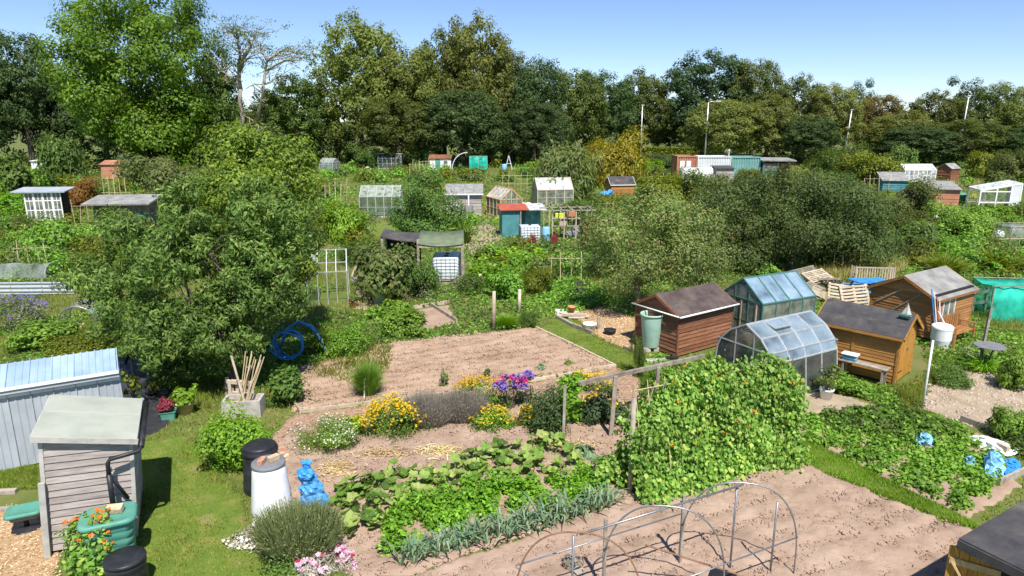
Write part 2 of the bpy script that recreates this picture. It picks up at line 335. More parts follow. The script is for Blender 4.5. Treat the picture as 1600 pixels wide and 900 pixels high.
LM['rosemary'] = leafmat('leaf_rosemary', [(.07,.095,.03), (.115,.145,.05), (.155,.185,.07), (.20,.215,.10)], .2, .6, gain=1.35)
LM['lavender'] = leafmat('leaf_lavender', [(.10,.105,.06), (.15,.14,.10), (.21,.18,.155), (.26,.21,.22)], .15, .7, gain=1.3)
LM['grass'] = leafmat('leaf_grass', [(.06,.10,.010), (.105,.155,.014), (.15,.19,.02), (.21,.22,.045)], .35, .6, nscale=.9)
LM['grass_dry'] = leafmat('leaf_grass_dry', [(.13,.14,.03), (.22,.20,.06), (.32,.27,.10), (.40,.34,.16)], .3, .7, nscale=.9)
LM['yellow'] = leafmat('petal_yellow', [(.42,.22,.01), (.60,.36,.012), (.68,.46,.03), (.72,.52,.04)], .25, .6, gain=1.05)
LM['orange'] = leafmat('petal_orange', [(.62,.13,.02), (.72,.19,.03), (.75,.25,.05)], .25, .6, gain=1.1)
LM['purple'] = leafmat('petal_purple', [(.11,.07,.30), (.17,.11,.40), (.24,.18,.46)], .25, .6, gain=1.15)
LM['crimson'] = leafmat('petal_crimson', [(.45,.015,.06), (.60,.03,.11)], .25, .6, gain=1.1)
LM['white_petal'] = leafmat('petal_white', [(.68,.68,.58), (.78,.78,.70)], .25, .6, gain=1.1)
LM['pink'] = leafmat('petal_pink', [(.62,.30,.46), (.72,.46,.60), (.80,.66,.72)], .25, .6, gain=1.1)
LM['red_leaf'] = leafmat('leaf_red', [(.12,.02,.03), (.20,.03,.045), (.28,.06,.06)], .25, .6)
LM['silver'] = leafmat('leaf_silver', [(.34,.31,.24), (.46,.43,.35), (.58,.55,.47)], .2, .7, gain=1.05)
LM['gravel'] = mat('gravel', [(.34,.27,.22), (.45,.37,.30), (.55,.48,.41)], 6, .9)

M['soil'] = mat('soil', [(.225,.155,.112), (.31,.218,.160), (.355,.255,.192), (.41,.305,.238)], 1.3, .95, .6, 22, detail=8)
M['soil_b'] = mat('soil_raked', [(.25,.165,.112), (.345,.238,.166), (.39,.277,.198), (.45,.328,.24)], 1.0, .95, .6, 26, detail=8)
M['chips'] = mat('wood_chips', [(.20,.12,.075), (.34,.22,.15), (.46,.33,.24)], 14, .95, .8, 60, detail=6)
M['chips_tan'] = mat('wood_chips_tan', [(.26,.16,.08), (.40,.27,.15), (.54,.40,.25)], 14, .95, .8, 60, detail=6)
M['turf'] = mat('turf', [(.19,.17,.07), (.14,.18,.03), (.10,.16,.02), (.17,.20,.035), (.24,.20,.10)], 1.6, .95, .6, 40, detail=7)
M['ground'] = mat('ground', [(.20,.145,.085), (.15,.155,.045), (.095,.13,.025), (.15,.17,.045), (.25,.20,.11)], .35, .95, .6, 20, detail=9)
M['drysoil'] = mat('dry_ground', [(.24,.19,.12), (.34,.27,.19), (.42,.35,.26)], 1.8, .95, .7, 30, detail=8)

g = MB(); g.add([(-900,-120,0),(900,-120,0),(900,1500,0),(-900,1500,0)], [(0,1,2,3)])
struct(g.build('ground', M['ground']), 'allotment ground of weeds, dry grass and bare earth')
EXC = []
def W(pts): return [tuple(G(*p))[:2] for p in pts]
def patch(name, poly, res, amp, m_, freq=6, z0=.012, label=None, furrow=None, seed=1, rag=.12, exc=True):
    xs = [p[0] for p in poly]; ys = [p[1] for p in poly]
    nx = int((max(xs)-min(xs)+2*res)/res)+2; ny = int((max(ys)-min(ys)+2*res)/res)+2
    X, Y = np.meshgrid(min(xs)-res+np.arange(nx)*res, min(ys)-res+np.arange(ny)*res, indexing='ij')
    cx = (X[:-1,:-1]+res/2).ravel(); cy = (Y[:-1,:-1]+res/2).ravel()
    jx = cx + (fbm(cx*3, cy*3, seed+3)-.45)*rag*2; jy = cy + (fbm(cx*3, cy*3, seed+9)-.45)*rag*2
    keep = inpoly(jx, jy, poly).reshape(nx-1, ny-1)
    Z = z0 + amp*(fbm(X*freq, Y*freq, seed, 4)*1.1 + .9*np.maximum(0, vnoise(X*freq*2.7, Y*freq*2.7, seed+5)-.6))
    if furrow:
        dx, dy, sp, fa = furrow; Z = Z + fa*(.5+.5*np.sin((X*dx+Y*dy)/sp*2*math.pi + 1.5*fbm(X, Y, 3)))
    cnt = np.zeros((nx, ny))
    for a in (0, 1):
        for b in (0, 1): cnt[a:nx-1+a, b:ny-1+b] += keep
    Z = np.where(cnt < 4, -.03, Z)
    ids = -np.ones((nx, ny), int); used = cnt > 0; ids[used] = np.arange(used.sum())
    V = np.stack([X[used], Y[used], Z[used]], 1)
    I, J = np.nonzero(keep)
    F = np.stack([ids[I,J], ids[I+1,J], ids[I+1,J+1], ids[I,J+1]], 1)
    me = bpy.data.meshes.new(name); me.vertices.add(len(V)); me.vertices.foreach_set('co', V.astype(np.float32).ravel())
    me.loops.add(len(F)*4); me.loops.foreach_set('vertex_index', F.astype(np.int32).ravel())
    me.polygons.add(len(F)); me.polygons.foreach_set('loop_start', np.arange(0, len(F)*4, 4, dtype=np.int32))
    me.update(calc_edges=True); me.polygons.foreach_set('use_smooth', [True]*len(F))
    if exc: EXC.append(poly)
    return struct(link(name, me, m_), label)
P_BACK = W([(600,538),(700,527),(838,513),(962,572),(735,612),(455,645),(466,575),(560,552)])
P_PLOT = W([(415,715),(455,668),(620,644),(735,622),(870,604),(1000,628),(1010,690),(985,775),(945,792),(650,900),(545,905),(515,840),(450,810),(425,770)])
P_FRONT = W([(645,903),(945,792),(985,777),(1110,742),(1232,716),(1300,745),(1430,800),(1532,834),(1500,880),(1470,1000),(640,1000),(600,915)])
P_PATH = W([(428,715),(415,690),(455,647),(735,613),(962,573),(1000,590),(1005,630),(870,606),(735,625),(620,647),(500,668)])
P_CHIPS1 = W([(-60,905),(-60,800),(20,790),(80,800),(100,860),(90,960),(-60,960)])
P_CHIPS2 = W([(892,490),(940,480),(1003,500),(1005,556),(975,545),(930,525)])
P_LAWN = W([(205,690),(300,680),(330,740),(385,770),(390,810),(400,870),(540,905),(520,960),(190,960),(215,830)])
P_LAWN_L = W([(-40,735),(58,722),(62,765),(-40,768)])
P_STRIP = W([(1232,716),(1236,676),(1262,690),(1420,770),(1525,822),(1533,834),(1430,800),(1300,745)])
P_BED = W([(1240,672),(1262,650),(1390,642),(1470,655),(1560,690),(1598,760),(1520,815),(1420,768),(1262,688)])
P_LAWN_M = W([(838,512),(880,492),(900,500),(930,525),(975,548),(1005,560),(985,585),(962,572)])
P_DRY = W([(1440,640),(1450,600),(1500,580),(1700,600),(1700,660),(1600,668),(1520,668)])
P_DRY2 = W([(1240,650),(1250,610),(1320,615),(1390,640),(1262,650)])
P_MEM = W([(120,640),(175,560),(250,560),(270,600),(268,660),(240,680),(200,690)])
patch('soil_bed', P_BACK, .06, .05, M['soil_b'], 5, furrow=(-.44,.9,.42,.018), label='bare raked soil bed behind the flower border')
patch('soil_plot', P_PLOT, .06, .06, M['soil'], 6, seed=5, label='bare soil plot round the squash plants')
fr = patch('soil_field', P_FRONT, .04, .06, M['soil'], 6, furrow=(-.44,.9,.5,.02), seed=8, label='bare tilled soil under the hoop frame')
patch('path', P_PATH, .08, .02, M['chips'], 9, z0=.006, seed=11, label='reddish woodchip path between the bed and the flowers')
patch('path', P_CHIPS1, .05, .03, M['chips_tan'], 12, seed=12, label='tan woodchip ground beside the grey shed')
patch('path', P_CHIPS2, .08, .03, M['chips_tan'], 10, seed=13, label='woodchip ground beside the brown shed')
patch('lawn', P_LAWN, .08, .03, M['turf'], 3, seed=14, z0=.006, label='mown grass beside the grey shed', exc=False)
patch('lawn', P_LAWN_L, .08, .03, M['turf'], 3, seed=15, z0=.006, label='grass strip below the metal shed')
patch('lawn', P_STRIP, .06, .05, M['turf'], 3, seed=16, z0=.03, label='bright grass strip along the tilled soil')
patch('lawn', P_LAWN_M, .08, .03, M['turf'], 3, seed=17, z0=.006, label='mown grass corner beside the soil bed')
patch('soil_patch', P_DRY, .08, .03, M['drysoil'], 6, seed=18, label='dry stony ground in front of the bistro table')
patch('soil_patch', P_DRY2, .08, .02, M['drysoil'], 6, seed=19, label='dry trodden ground in front of the greenhouse')
patch('soil_bed', P_BED, .08, .06, M['soil'], 3, seed=20, label='bed under the strawberry plants')
EXC.append(W([(-60,720),(175,600),(215,700),(205,840),(230,960),(-60,960)]))
EXC.append(P_LAWN); EXC.append(P_MEM)
EXC.append(W([(1110,600),(1245,625),(1300,595),(1395,606),(1450,585),(1440,540),(1290,560),(1110,560)]))

def clods(name, poly, n, s0, s1, m_, seed, label, z=.03):
    rng = np.random.default_rng(seed); xs = [p[0] for p in poly]; ys = [p[1] for p in poly]
    x = rng.uniform(min(xs), max(xs), n*3); y = rng.uniform(min(ys), max(ys), n*3)
    ok = inpoly(x, y, poly) & (vnoise(x*1.3, y*1.3, seed) + rng.random(n*3)*.8 > .75); x, y = x[ok][:n], y[ok][:n]; k = len(x)
    b = np.array([(1,0,0),(-1,0,0),(0,1,0),(0,-1,0),(0,0,1),(0,0,-1)], float)
    tri = [(0,2,4),(2,1,4),(1,3,4),(3,0,4),(2,0,5),(1,2,5),(3,1,5),(0,3,5)]
    s = s0 + (s1-s0) * rng.random(k)**3
    V = b[None] * (s[:,None,None] * (.6 + .8*rng.random((k,6,1)))) * np.array([1,1,.7]); V += rng.normal(size=V.shape)*s[:,None,None]*.22
    a = rng.random(k)*6.28; ca, sa = np.cos(a)[:,None], np.sin(a)[:,None]
    V = np.stack([V[:,:,0]*ca-V[:,:,1]*sa, V[:,:,0]*sa+V[:,:,1]*ca, V[:,:,2]], 2)
    V[:,:,0] += x[:,None]; V[:,:,1] += y[:,None]; V[:,:,2] += z
    me = bpy.data.meshes.new(name); me.vertices.add(k*6); me.vertices.foreach_set('co', V.astype(np.float32).ravel())
    F = (np.array(tri)[None] + (np.arange(k)*6)[:,None,None]).reshape(-1)
    me.loops.add(len(F)); me.loops.foreach_set('vertex_index', F.astype(np.int32))
    me.polygons.add(len(F)//3); me.polygons.foreach_set('loop_start', np.arange(0, len(F), 3, dtype=np.int32)); me.update(calc_edges=True)
    return stuff(link(name, me, m_), label, 'soil')
clods('soil_clods', P_FRONT, 11000, .008, .042, M['soil'], 1, 'crumbly clods on the tilled soil', .050)
clods('soil_clods', P_BACK, 10000, .01, .055, M['soil_b'], 2, 'crumbly clods on the raked bed', .052)
clods('soil_clods', P_PLOT, 8000, .01, .055, M['soil'], 3, 'crumbly clods between the squash plants', .05)
clods('gravel', P_DRY, 3000, .012, .05, LM['gravel'], 4, 'stones scattered on the dry ground', .025)

def chipbits(poly, n, seed, m_, label, L=.05):
    rng = np.random.default_rng(seed); xs = [p[0] for p in poly]; ys = [p[1] for p in poly]
    x = rng.uniform(min(xs), max(xs), n); y = rng.uniform(min(ys), max(ys), n); ok = inpoly(x, y, poly); x, y = x[ok], y[ok]; k = len(x)
    N = rng.normal(size=(k,3))*.35 + np.array([0,0,1])
    P = np.stack([x, y, .03 + .015*rng.random(k)], 1)
    stuff(link('wood_chips', polymesh('wood_chips', leafquads(rng, P, N, L*(.5+rng.random(k)), L*.35*(.5+rng.random(k)), shape=.5), 4), m_), label, 'wood chips')
LM['chip'] = leafmat('chip_bits', [(.16,.09,.05), (.32,.20,.13), (.46,.32,.22), (.56,.44,.33)], 0, .9)
LM['chip_tan'] = leafmat('chip_bits_tan', [(.22,.13,.06), (.42,.27,.13), (.56,.40,.22), (.66,.52,.34)], 0, .9)
chipbits(P_PATH, 7000, 21, LM['chip'], 'reddish wood chips on the path by the flowers')
chipbits(P_CHIPS1, 5000, 22, LM['chip_tan'], 'tan wood chips beside the grey shed')
chipbits(P_CHIPS2, 4000, 23, LM['chip_tan'], 'wood chips beside the brown shed', .07)

def blades(name, poly, n, h0, h1, wd, m_, seed, label, lean=.5, mask=None, z=.0, exc=()):
    rng = np.random.default_rng(seed); xs = [p[0] for p in poly]; ys = [p[1] for p in poly]
    x = rng.uniform(min(xs), max(xs), n); y = rng.uniform(min(ys), max(ys), n); ok = inpoly(x, y, poly)
    tf = fbm(x*1.7, y*1.7, seed)
    ok &= (tf + rng.random(n)*.5 > (mask or .5))
    for e in exc: ok &= ~inpoly(x, y, e)
    x, y, tf = x[ok], y[ok], tf[ok]; k = len(x)
    h = (h0 + (h1-h0)*rng.random(k)**1.6) * (.6 + .9*tf)
    a = rng.random(k)*6.283; d = np.stack([np.cos(a), np.sin(a), 0*a], 1)
    l = rng.normal(size=(k,3))*lean; l[:,2] = 1; l = nrm(l)
    b = np.stack([x, y, np.full(k, z)], 1); wv = d * (wd*(.6+.8*rng.random(k)))[:,None]
    V = np.stack([b-wv, b+wv, b + l*h[:,None]], 1)
    return stuff(link(name, polymesh(name, V, 3), m_), label, 'grass')
SOILS = [P_BACK, P_PLOT, P_FRONT, P_PATH, P_CHIPS1, P_CHIPS2, P_BED, P_DRY, P_DRY2, P_MEM]
blades('grass', P_LAWN, 90000, .02, .085, .008, LM['grass'], 31, 'short green blades of the lawn beside the grey shed', .6, .45)
blades('grass', P_LAWN, 30000, .02, .07, .008, LM['grass_dry'], 32, 'straw coloured blades in the lawn beside the grey shed', .8, .55)
blades('grass', P_LAWN_L, 14000, .03, .10, .008, LM['grass'], 33, 'grass blades below the metal shed', .6, .4)
blades('grass', P_STRIP, 40000, .04, .11, .007, LM['bright'], 34, 'bright grass blades along the tilled soil', .45, .2, .04)
blades('grass', P_LAWN_M, 26000, .03, .09, .012, LM['grass'], 35, 'grass blades on the corner beside the soil bed', .6, .45)
blades('grass', W([(-150,735),(-150,560),(480,560),(460,660),(420,720),(440,810),(540,905),(330,780),(200,690)]), 70000, .03, .13, .010, LM['grass'], 36, 'rough grass round the cherry tree and compost bins', .6, .5, exc=SOILS+[P_LAWN])
blades('grass', W([(960,575),(1010,560),(1180,600),(1330,600),(1460,600),(1460,650),(1240,690),(1130,640),(1000,640)]), 50000, .03, .14, .011, LM['grass'], 37, 'rough grass in front of the greenhouse and sheds', .6, .5, exc=SOILS)
blades('grass', W([(1450,600),(1460,545),(1720,560),(1720,760),(1600,830),(1530,835),(1560,690)]), 50000, .03, .13, .011, LM['grass'], 38, 'rough grass round the bistro table', .6, .5, exc=SOILS)
blades('grass', W([(-150,735),(-150,560),(480,560),(460,660),(420,720),(440,810),(540,905),(330,780),(200,690)]), 16000, .03, .12, .010, LM['grass_dry'], 39, 'dry grass round the cherry tree and compost bins', .7, .5, exc=SOILS+[P_LAWN])
for q_, (pl, lab) in enumerate(((P_BACK, 'sparse weed tufts on the raked bed'), (P_PLOT, 'sparse weed tufts between the flowers and squash'))): blades('weed_tufts', pl, 5200, .03, .12, .012, LM['fresh'], 45+q_, lab, .7, .86)
blades('wild_grass', W([(1240,436),(1330,398),(1430,402),(1400,436)]), 16000, .15, .5, .018, LM['grass_dry'], 50, 'dry straw grass behind the pallet heap and picnic table', .3, .4)
blades('wild_grass', W([(1480,312),(1480,288),(1535,286),(1530,312)]), 5000, .3, .8, .04, LM['grass_dry'], 51, 'tall dry grass left of the white lean-to greenhouse', .3, .4)
blades('wild_grass', W([(470,585),(520,560),(615,540),(606,585),(560,612),(540,600)]), 9000, .06, .28, .016, LM['grass'], 54, 'weedy grass over the left corner of the raked bed', .5, .62)
blades('weed_tufts', P_FRONT, 700, .02, .06, .008, LM['grass_dry'], 40, 'withered stubble rows on the tilled soil', .9, .45, .03)

# ------------------------------------------------------------------ tree and bush templates
def limb(rng, a, b, r0, r1, k=6, wob=.08):
    a = np.array(a, float); b = np.array(b, float); L = np.linalg.norm(b-a); pts = []
    for i in range(k):
        t = i/(k-1); p = a + (b-a)*t; p[2] += .12*L*math.sin(math.pi*t)*(.5 if i else 0)
        if 0 < i < k-1: p = p + rng.normal(size=3)*wob*L*.5
        pts.append(p)
    return pts, [r0 + (r1-r0)*(i/(k-1))**.8 for i in range(k)]
def trunk_mesh(rng, lobes, zs, r0, lean=(0, 0), nl=None, seg=7):
    mb = MB(); top = np.array([lean[0], lean[1], zs]); pts, rs = limb(rng, (0,0,-.1), top, r0*1.25, r0*.8, 5, .03); mb.tube(pts, rs, seg)
    for l in (lobes if nl is None else lobes[:nl]):
        st = np.array(pts[rng.integers(2, 5)]); p2, r2 = limb(rng, st, (l[0], l[1], l[2]+.2*l[5]), r0*.5, r0*.08, 6, .12); mb.tube(p2, r2, 6)
        for q in range(3):
            e = np.array(l[:3]) + rng.normal(size=3)*np.array(l[3:])*.55; p3, r3 = limb(rng, p2[rng.integers(2, 5)], e, r0*.16, r0*.03, 5, .12); mb.tube(p3, r3, 5)
    return mb
def lobes_round(rng, H, Rr, nl, z0=.22, prof=None):
    out = []
    for i in range(nl):
        t = (i+.5)/nl; z = H*(z0 + (1-z0)*t*.88); pr = math.sin(math.pi*min(1, .16 + .80*t))**.6 if prof is None else prof(t)
        a = i*2.4 + rng.random()*1.0; rad = Rr*pr*.55*(.7+.5*rng.random()); s = Rr*(.34+.2*rng.random())*(.6+.4*pr)
        out.append((rad*math.cos(a), rad*math.sin(a), z, s, s, s*.85*H/(2.2*Rr)*1.15))
    out.append((0, 0, H*(z0+.42), Rr*.62, Rr*.62, H*.36)); return out
def lobes_dome(rng, H, Rr, nl):
    out = [(0, 0, H*.50, Rr*.80, Rr*.80, H*.46)]
    for i in range(nl):
        a = i*2.4+rng.random()*.8; u = -.55+1.35*(i+.5)/nl; c = math.sqrt(max(.05, 1-u*u)); s = Rr*(.30+.14*rng.random())
        out.append((Rr*.62*c*math.cos(a), Rr*.62*c*math.sin(a), H*(.50+.34*u), s, s, s*1.05))
    return out
TT = []
def far_template(seed, nl, nleaf, L, prof=None, z0=.2, ncl=170, cr=.85):
    rng = np.random.default_rng(seed); lb = lobes_dome(rng, 9.6, 4.0, nl) if prof == 'dome' else lobes_round(rng, 9.3, 4.0, nl, z0, prof)
    P, N = cloudpts(rng, lb, ncl, cr, nleaf, .8, .80 if prof == 'dome' else .72, .25)
    P[:,2] *= 10/np.percentile(P[:,2], 99.3); P[:,:2] *= 4/np.percentile(np.abs(P[:,0]), 98.8)
    k = len(P)
    me = polymesh('crown', leafquads(rng, P, N, L*(.6+.8*rng.random(k)), L*.62*(.6+.8*rng.random(k)), droop=.15), 4)
    tr = trunk_mesh(rng, lb, 3.2, .24, nl=6, seg=8).mesh('trunk', True)
    me.materials.append(LM['oak']); tr.materials.append(M['bark']); TT.append((me, tr))
for sd in range(4): far_template(40+sd, 12+2*sd, 26000, .24, 'dome', .08, 420, .58)
far_template(50, 10, 20000, .25, lambda t: (1.02-t)**.55)            # conical
far_template(51, 12, 22000, .26, lambda t: .75+.25*math.sin(3*t), .12)   # tall column
far_template(52, 7, 6500, .27, None, .45, 60, .8)                       # thin and open (pine like)
far_template(53, 14, 60000, .17, lambda t: .80+.22*math.sin(3.0*t), .08, 380, .80)   # big dense column
def place_tree(name, label, px, top_py, hw, Y, tpl, lm, bark='bark', group=None, seed=0, cat='tree'):
    t = VD(px, top_py-7, Y); h = t.z; zc = Y*CT + (CAM_H - h*.5)*ST; r = hw/FPX*zc; rr = random.Random(seed + px)
    o = thing(name, label, cat, (t.x, Y, 0), rr.random()*6.28, group)
    for nm, me, m_ in (('trunk', TT[tpl][1], M[bark]), ('crown', TT[tpl][0], LM[lm])):
        c = bpy.data.objects.new(nm, me); COL.objects.link(c); c.parent = o
        c.scale = (r/4, r/4, h/10); c.material_slots[0].link = 'OBJECT'; c.material_slots[0].material = m_
    return o
BT = {}
def bush_template(key, seed, n, L, wr=.6, ncl=26, cr=.34, lob=5, H=1.0, droop=.15, flat=.85):
    rng = np.random.default_rng(seed); lb = []
    for i in range(lob):
        a = i*2.4+rng.random(); q = .5*(.4+.6*rng.random()); s = .38+.2*rng.random(); lb.append((q*math.cos(a), q*math.sin(a), .25+.4*rng.random(), s, s, s*.85))
    lb.append((0,0,.4,.6,.6,.5))
    P, N = cloudpts(rng, lb, ncl, cr, n, flat, .6, .3, .0)
    P[:,2] *= H/np.percentile(P[:,2], 99.5); P[:,:2] *= 1/np.percentile(np.hypot(P[:,0], P[:,1]), 98)
    k = len(P); me = polymesh('foliage', leafquads(rng, P, N, L*(.6+.8*rng.random(k)), L*wr*(.6+.8*rng.random(k)), droop=droop), 4)
    st = MB()
    for i in range(7):
        a = i*.9; p, r_ = limb(rng, (0.05*math.cos(a), .05*math.sin(a), -.02), (.55*math.cos(a), .55*math.sin(a), .35+.4*rng.random()), .022, .006, 5, .1); st.tube(p, r_, 5)
    st = st.mesh('stem', True); me.materials.append(LM['mid']); st.materials.append(M['bark']); BT[key] = (me, st)
bush_template('fine', 61, 7000, .075); bush_template('fine2', 62, 7000, .075, ncl=40, cr=.25, lob=7)
bush_template('mid', 63, 4200, .115); bush_template('mid2', 64, 4200, .115, ncl=38, cr=.25, lob=7)
bush_template('coarse', 65, 2000, .18, .75); bush_template('long', 66, 5000, .14, .28, droop=.3)
bush_template('cone', 67, 9000, .06, ncl=60, cr=.26, lob=6, H=1.0)
bush_template('dense', 68, 9000, .085, ncl=50, cr=.26, lob=8)
def feather_template(key, seed, n, L, wd, spread=.5, arch=.3):
    rng = np.random.default_rng(seed); a = rng.random(n)*6.283; q = np.sqrt(rng.random(n))
    base = np.stack([.35*q*np.cos(a), .35*q*np.sin(a), 0*a], 1); out = np.stack([np.cos(a), np.sin(a), 0*a], 1)
    h = (.55+.45*rng.random(n))*(1.05-.35*q)*L; out = out*(spread*(.3+q)*(.5+rng.random(n)))[:,None] + rng.normal(size=(n,3))*.08
    tip = base + out + np.array([0,0,1])*h[:,None]; mid = base + out*.35 + np.array([0,0,1])*(h*.6)[:,None]
    tip[:,2] -= arch*h*rng.random(n); s = np.cross(out, [0,0,1.]); s = nrm(s + rng.normal(size=(n,3))*.2)*(wd*(.6+.8*rng.random(n)))[:,None]
    V = np.concatenate([np.stack([base-s*.6, base+s*.6, mid+s, mid-s], 1), np.stack([mid-s, mid+s, tip+s*.12, tip-s*.12], 1)], 0)
    me = polymesh('foliage', V, 4); me.materials.append(LM['grey'])
    st = MB().tube([(0,0,-.02),(0,0,.1)], .03, 5).mesh('stem'); st.materials.append(M['bark']); BT[key] = (me, st)
feather_template('reed', 71, 2200, 1, .012, .55, .25); feather_template('strap', 72, 160, 1, .03, .8, .6); feather_template('spike', 73, 3000, 1, .008, .62, .1)
feather_template('sheaf', 74, 700, 1, .018, .45, .35)
def bush(name, label, px, base_py, hw, hpx, tpl, lm, group=None, cat='shrub', Y=None, seed=0, bark='bark', sy=1.0):
    b = G(px, base_py); zc = b.y*CT + (CAM_H-.5)*ST; r = hw/FPX*zc; h = hpx/FPX*zc/math.cos(math.atan2(CAM_H, b.y)) if b.y < 40 else hpx/FPX*zc
    b.y += r*.5 if b.y < 40 else 0
    o = thing(name, label, cat, b, random.Random(px+seed).random()*6.28, group)
    for nm, me, m_ in (('stem', BT[tpl][1], M[bark]), ('foliage', BT[tpl][0], LM[lm])):
        c = bpy.data.objects.new(nm, me); COL.objects.link(c); c.parent = o
        c.scale = (r, r*sy, h); c.material_slots[0].link = 'OBJECT'; c.material_slots[0].material = m_
    return o
def near_tree(name, label, base, lobes, zs, r0, nleaf, L, wr, lm, bark, seed, lean=(0,0), ncl=150, cr=.45, nl=None, fruit=None, droop=.2, inner=.5):
    rng = np.random.default_rng(seed); o = thing(name, label, 'tree', base)
    trunk_mesh(rng, lobes, zs, r0, lean, nl, 9).build('trunk', M[bark], o, True)
    P, N = cloudpts(rng, lobes, ncl, cr, nleaf, .8, inner, .2, .15); k = len(P)
    T = rdir(rng, k); T[:,2] -= .5
    me = polymesh('crown', leafquads(rng, P, N, L*(.6+.8*rng.random(k)), L*wr*(.6+.8*rng.random(k)), T, droop), 4)
    link('crown', me, LM[lm], o)
    if fruit:
        n, s, m_ = fruit; Pf, Nf = cloudpts(rng, lobes, 60, cr, n, .8, .7, .1, .3); mb = MB()
        for p in Pf: mb.lathe([(s*.3,-s*.9),(s*.85,-s*.5),(s,0),(s*.8,s*.6),(s*.3,s*.9)], 6, p)
        tag(mb.build('fruit', m_, o, True), kind='stuff')
    return o
# ------------------------------------------------------------------ far tree belt
far = [
 # name, label, px, top, hw, Y, template, material
 ('oak_tree','dark tree cut by the left picture edge beside the big lime green tree',18,62,62,106,0,'dark'),
 ('oak_tree','low dark tree between the left edge tree and the big lime green tree',75,118,40,108,1,'dark'),
 ('lime_tree','tallest bright green tree, its top cut by the upper edge of the picture',190,-30,112,99,7,'lime'),
 ('ash_tree','thin open green tree just right of the tallest bright green tree',322,48,34,106,6,'mid'),
 ('oak_tree','dark rounded tree under the dead pollard, left of it',330,118,48,104,2,'mid'),
 ('oak_tree','green tree right of the dead pollard, in front of the brown-tinged tree',455,128,55,108,3,'mid'),
 ('horse_chestnut_tree','tall brown-tinged olive tree, first of the belt right of the dead pollard',555,36,72,112,2,'olive'),
 ('horse_chestnut_tree','brown-tinged tree leaning against the right side of the tallest brown-tinged one',632,84,62,110,0,'olive'),
 ('oak_tree','dark green tree with ragged top between two olive crowns',690,62,55,118,2,'oak'),
 ('horse_chestnut_tree','tall olive tree with smooth domed top at the middle of the belt',748,38,62,114,1,'olive'),
 ('oak_tree','darker tree on the right flank of the domed olive tree',800,95,48,118,3,'oak'),
 ('conifer_tree','dark pointed evergreen tree right of the domed olive tree',842,102,50,112,4,'dark'),
 ('oak_tree','mid green rounded tree left of the tall thin lamp post',897,118,52,120,0,'oak'),
 ('oak_tree','dark dense tree behind the golden shrub',945,124,55,126,1,'dark'),
 ('oak_tree','green tree directly behind the tall thin lamp post',1003,120,45,132,2,'oak'),
 ('oak_tree','big dark blue-green domed tree behind the curved street lamp',1108,92,72,134,3,'blue'),
 ('oak_tree','green tree on the right shoulder of the big blue-green one',1185,103,46,130,0,'oak'),
 ('oak_tree','lower olive tree in front of the big blue-green one, above the containers',1130,165,58,112,0,'olive'),
 ('oak_tree','olive tree above the teal container and open shed',1205,160,48,112,2,'olive'),
 ('oak_tree','green tree with small pointed top left of the first slim pine',1258,128,40,122,1,'oak'),
 ('oak_tree','olive rounded tree beside the leaning white pole',1305,142,42,116,3,'olive'),
 ('pine_tree','slim dark pine with open head above the orange-tinged tree',1352,132,24,150,6,'blue'),
 ('maple_tree','tree with an orange-tinged top right of the slim dark pine',1377,158,40,124,0,'rustgreen'),
 ('oak_tree','low olive tree below the orange-tinged one',1415,182,52,112,2,'olive'),
 ('oak_tree','broad green tree left of the twin-headed pine',1470,152,46,118,1,'oak'),
 ('pine_tree','dark pine with two open heads behind the right white pole',1512,128,32,150,6,'blue'),
 ('oak_tree','green rounded tree near the right edge of the belt',1568,140,44,118,3,'oak'),
 ('oak_tree','olive tree cut by the right edge of the picture',1612,168,46,112,0,'olive'),
 ('oak_tree','dark tree low in the belt under the domed olive tree',720,150,70,104,0,'dark'),
 ('oak_tree','dark tree low in the belt behind the white hut',620,160,60,102,1,'oak'),
 ('oak_tree','dark shaded tree low behind the tallest bright green tree',150,130,70,112,3,'dark'),
 ('oak_tree','dark tree behind the grey feathery shrub',250,150,50,112,1,'dark'),
 ('oak_tree','low dark tree behind the white hut and black arch',835,165,50,105,2,'dark'),
 ('oak_tree','low olive tree behind the gap right of the lamp post',1048,190,34,138,1,'oak'),
 ('oak_tree','dark low tree right of the containers behind the wicker fence',1260,190,48,108,1,'dark'),
 ('oak_tree','dark low tree behind the far white greenhouse',1435,205,60,106,3,'dark'),
 ('oak_tree','dark low tree behind the small far pink-brown shed',1520,195,55,106,0,'oak'),
 ('oak_tree','low tree beyond the right picture edge behind the white lean-to',1600,205,50,104,2,'dark'),
 ('oak_tree','far tree low behind the dead pollard, left of its trunk',330,168,42,150,0,'oak'),
 ('oak_tree','far tree low behind the dead pollard, between its two trunks',385,178,34,152,2,'mid'),
 ('oak_tree','far tree low behind the dead pollard, right of its trunks',425,160,40,150,1,'oak'),
 ('oak_tree','tall dark tree beyond the left picture edge',-60,80,70,106,2,'dark'),
 ('oak_tree','tall green tree beyond the right picture edge',1690,160,60,115,1,'oak'),
]
for i, a in enumerate(far): place_tree(*a[:2], *a[2:8], group='trees of the far belt', seed=i)
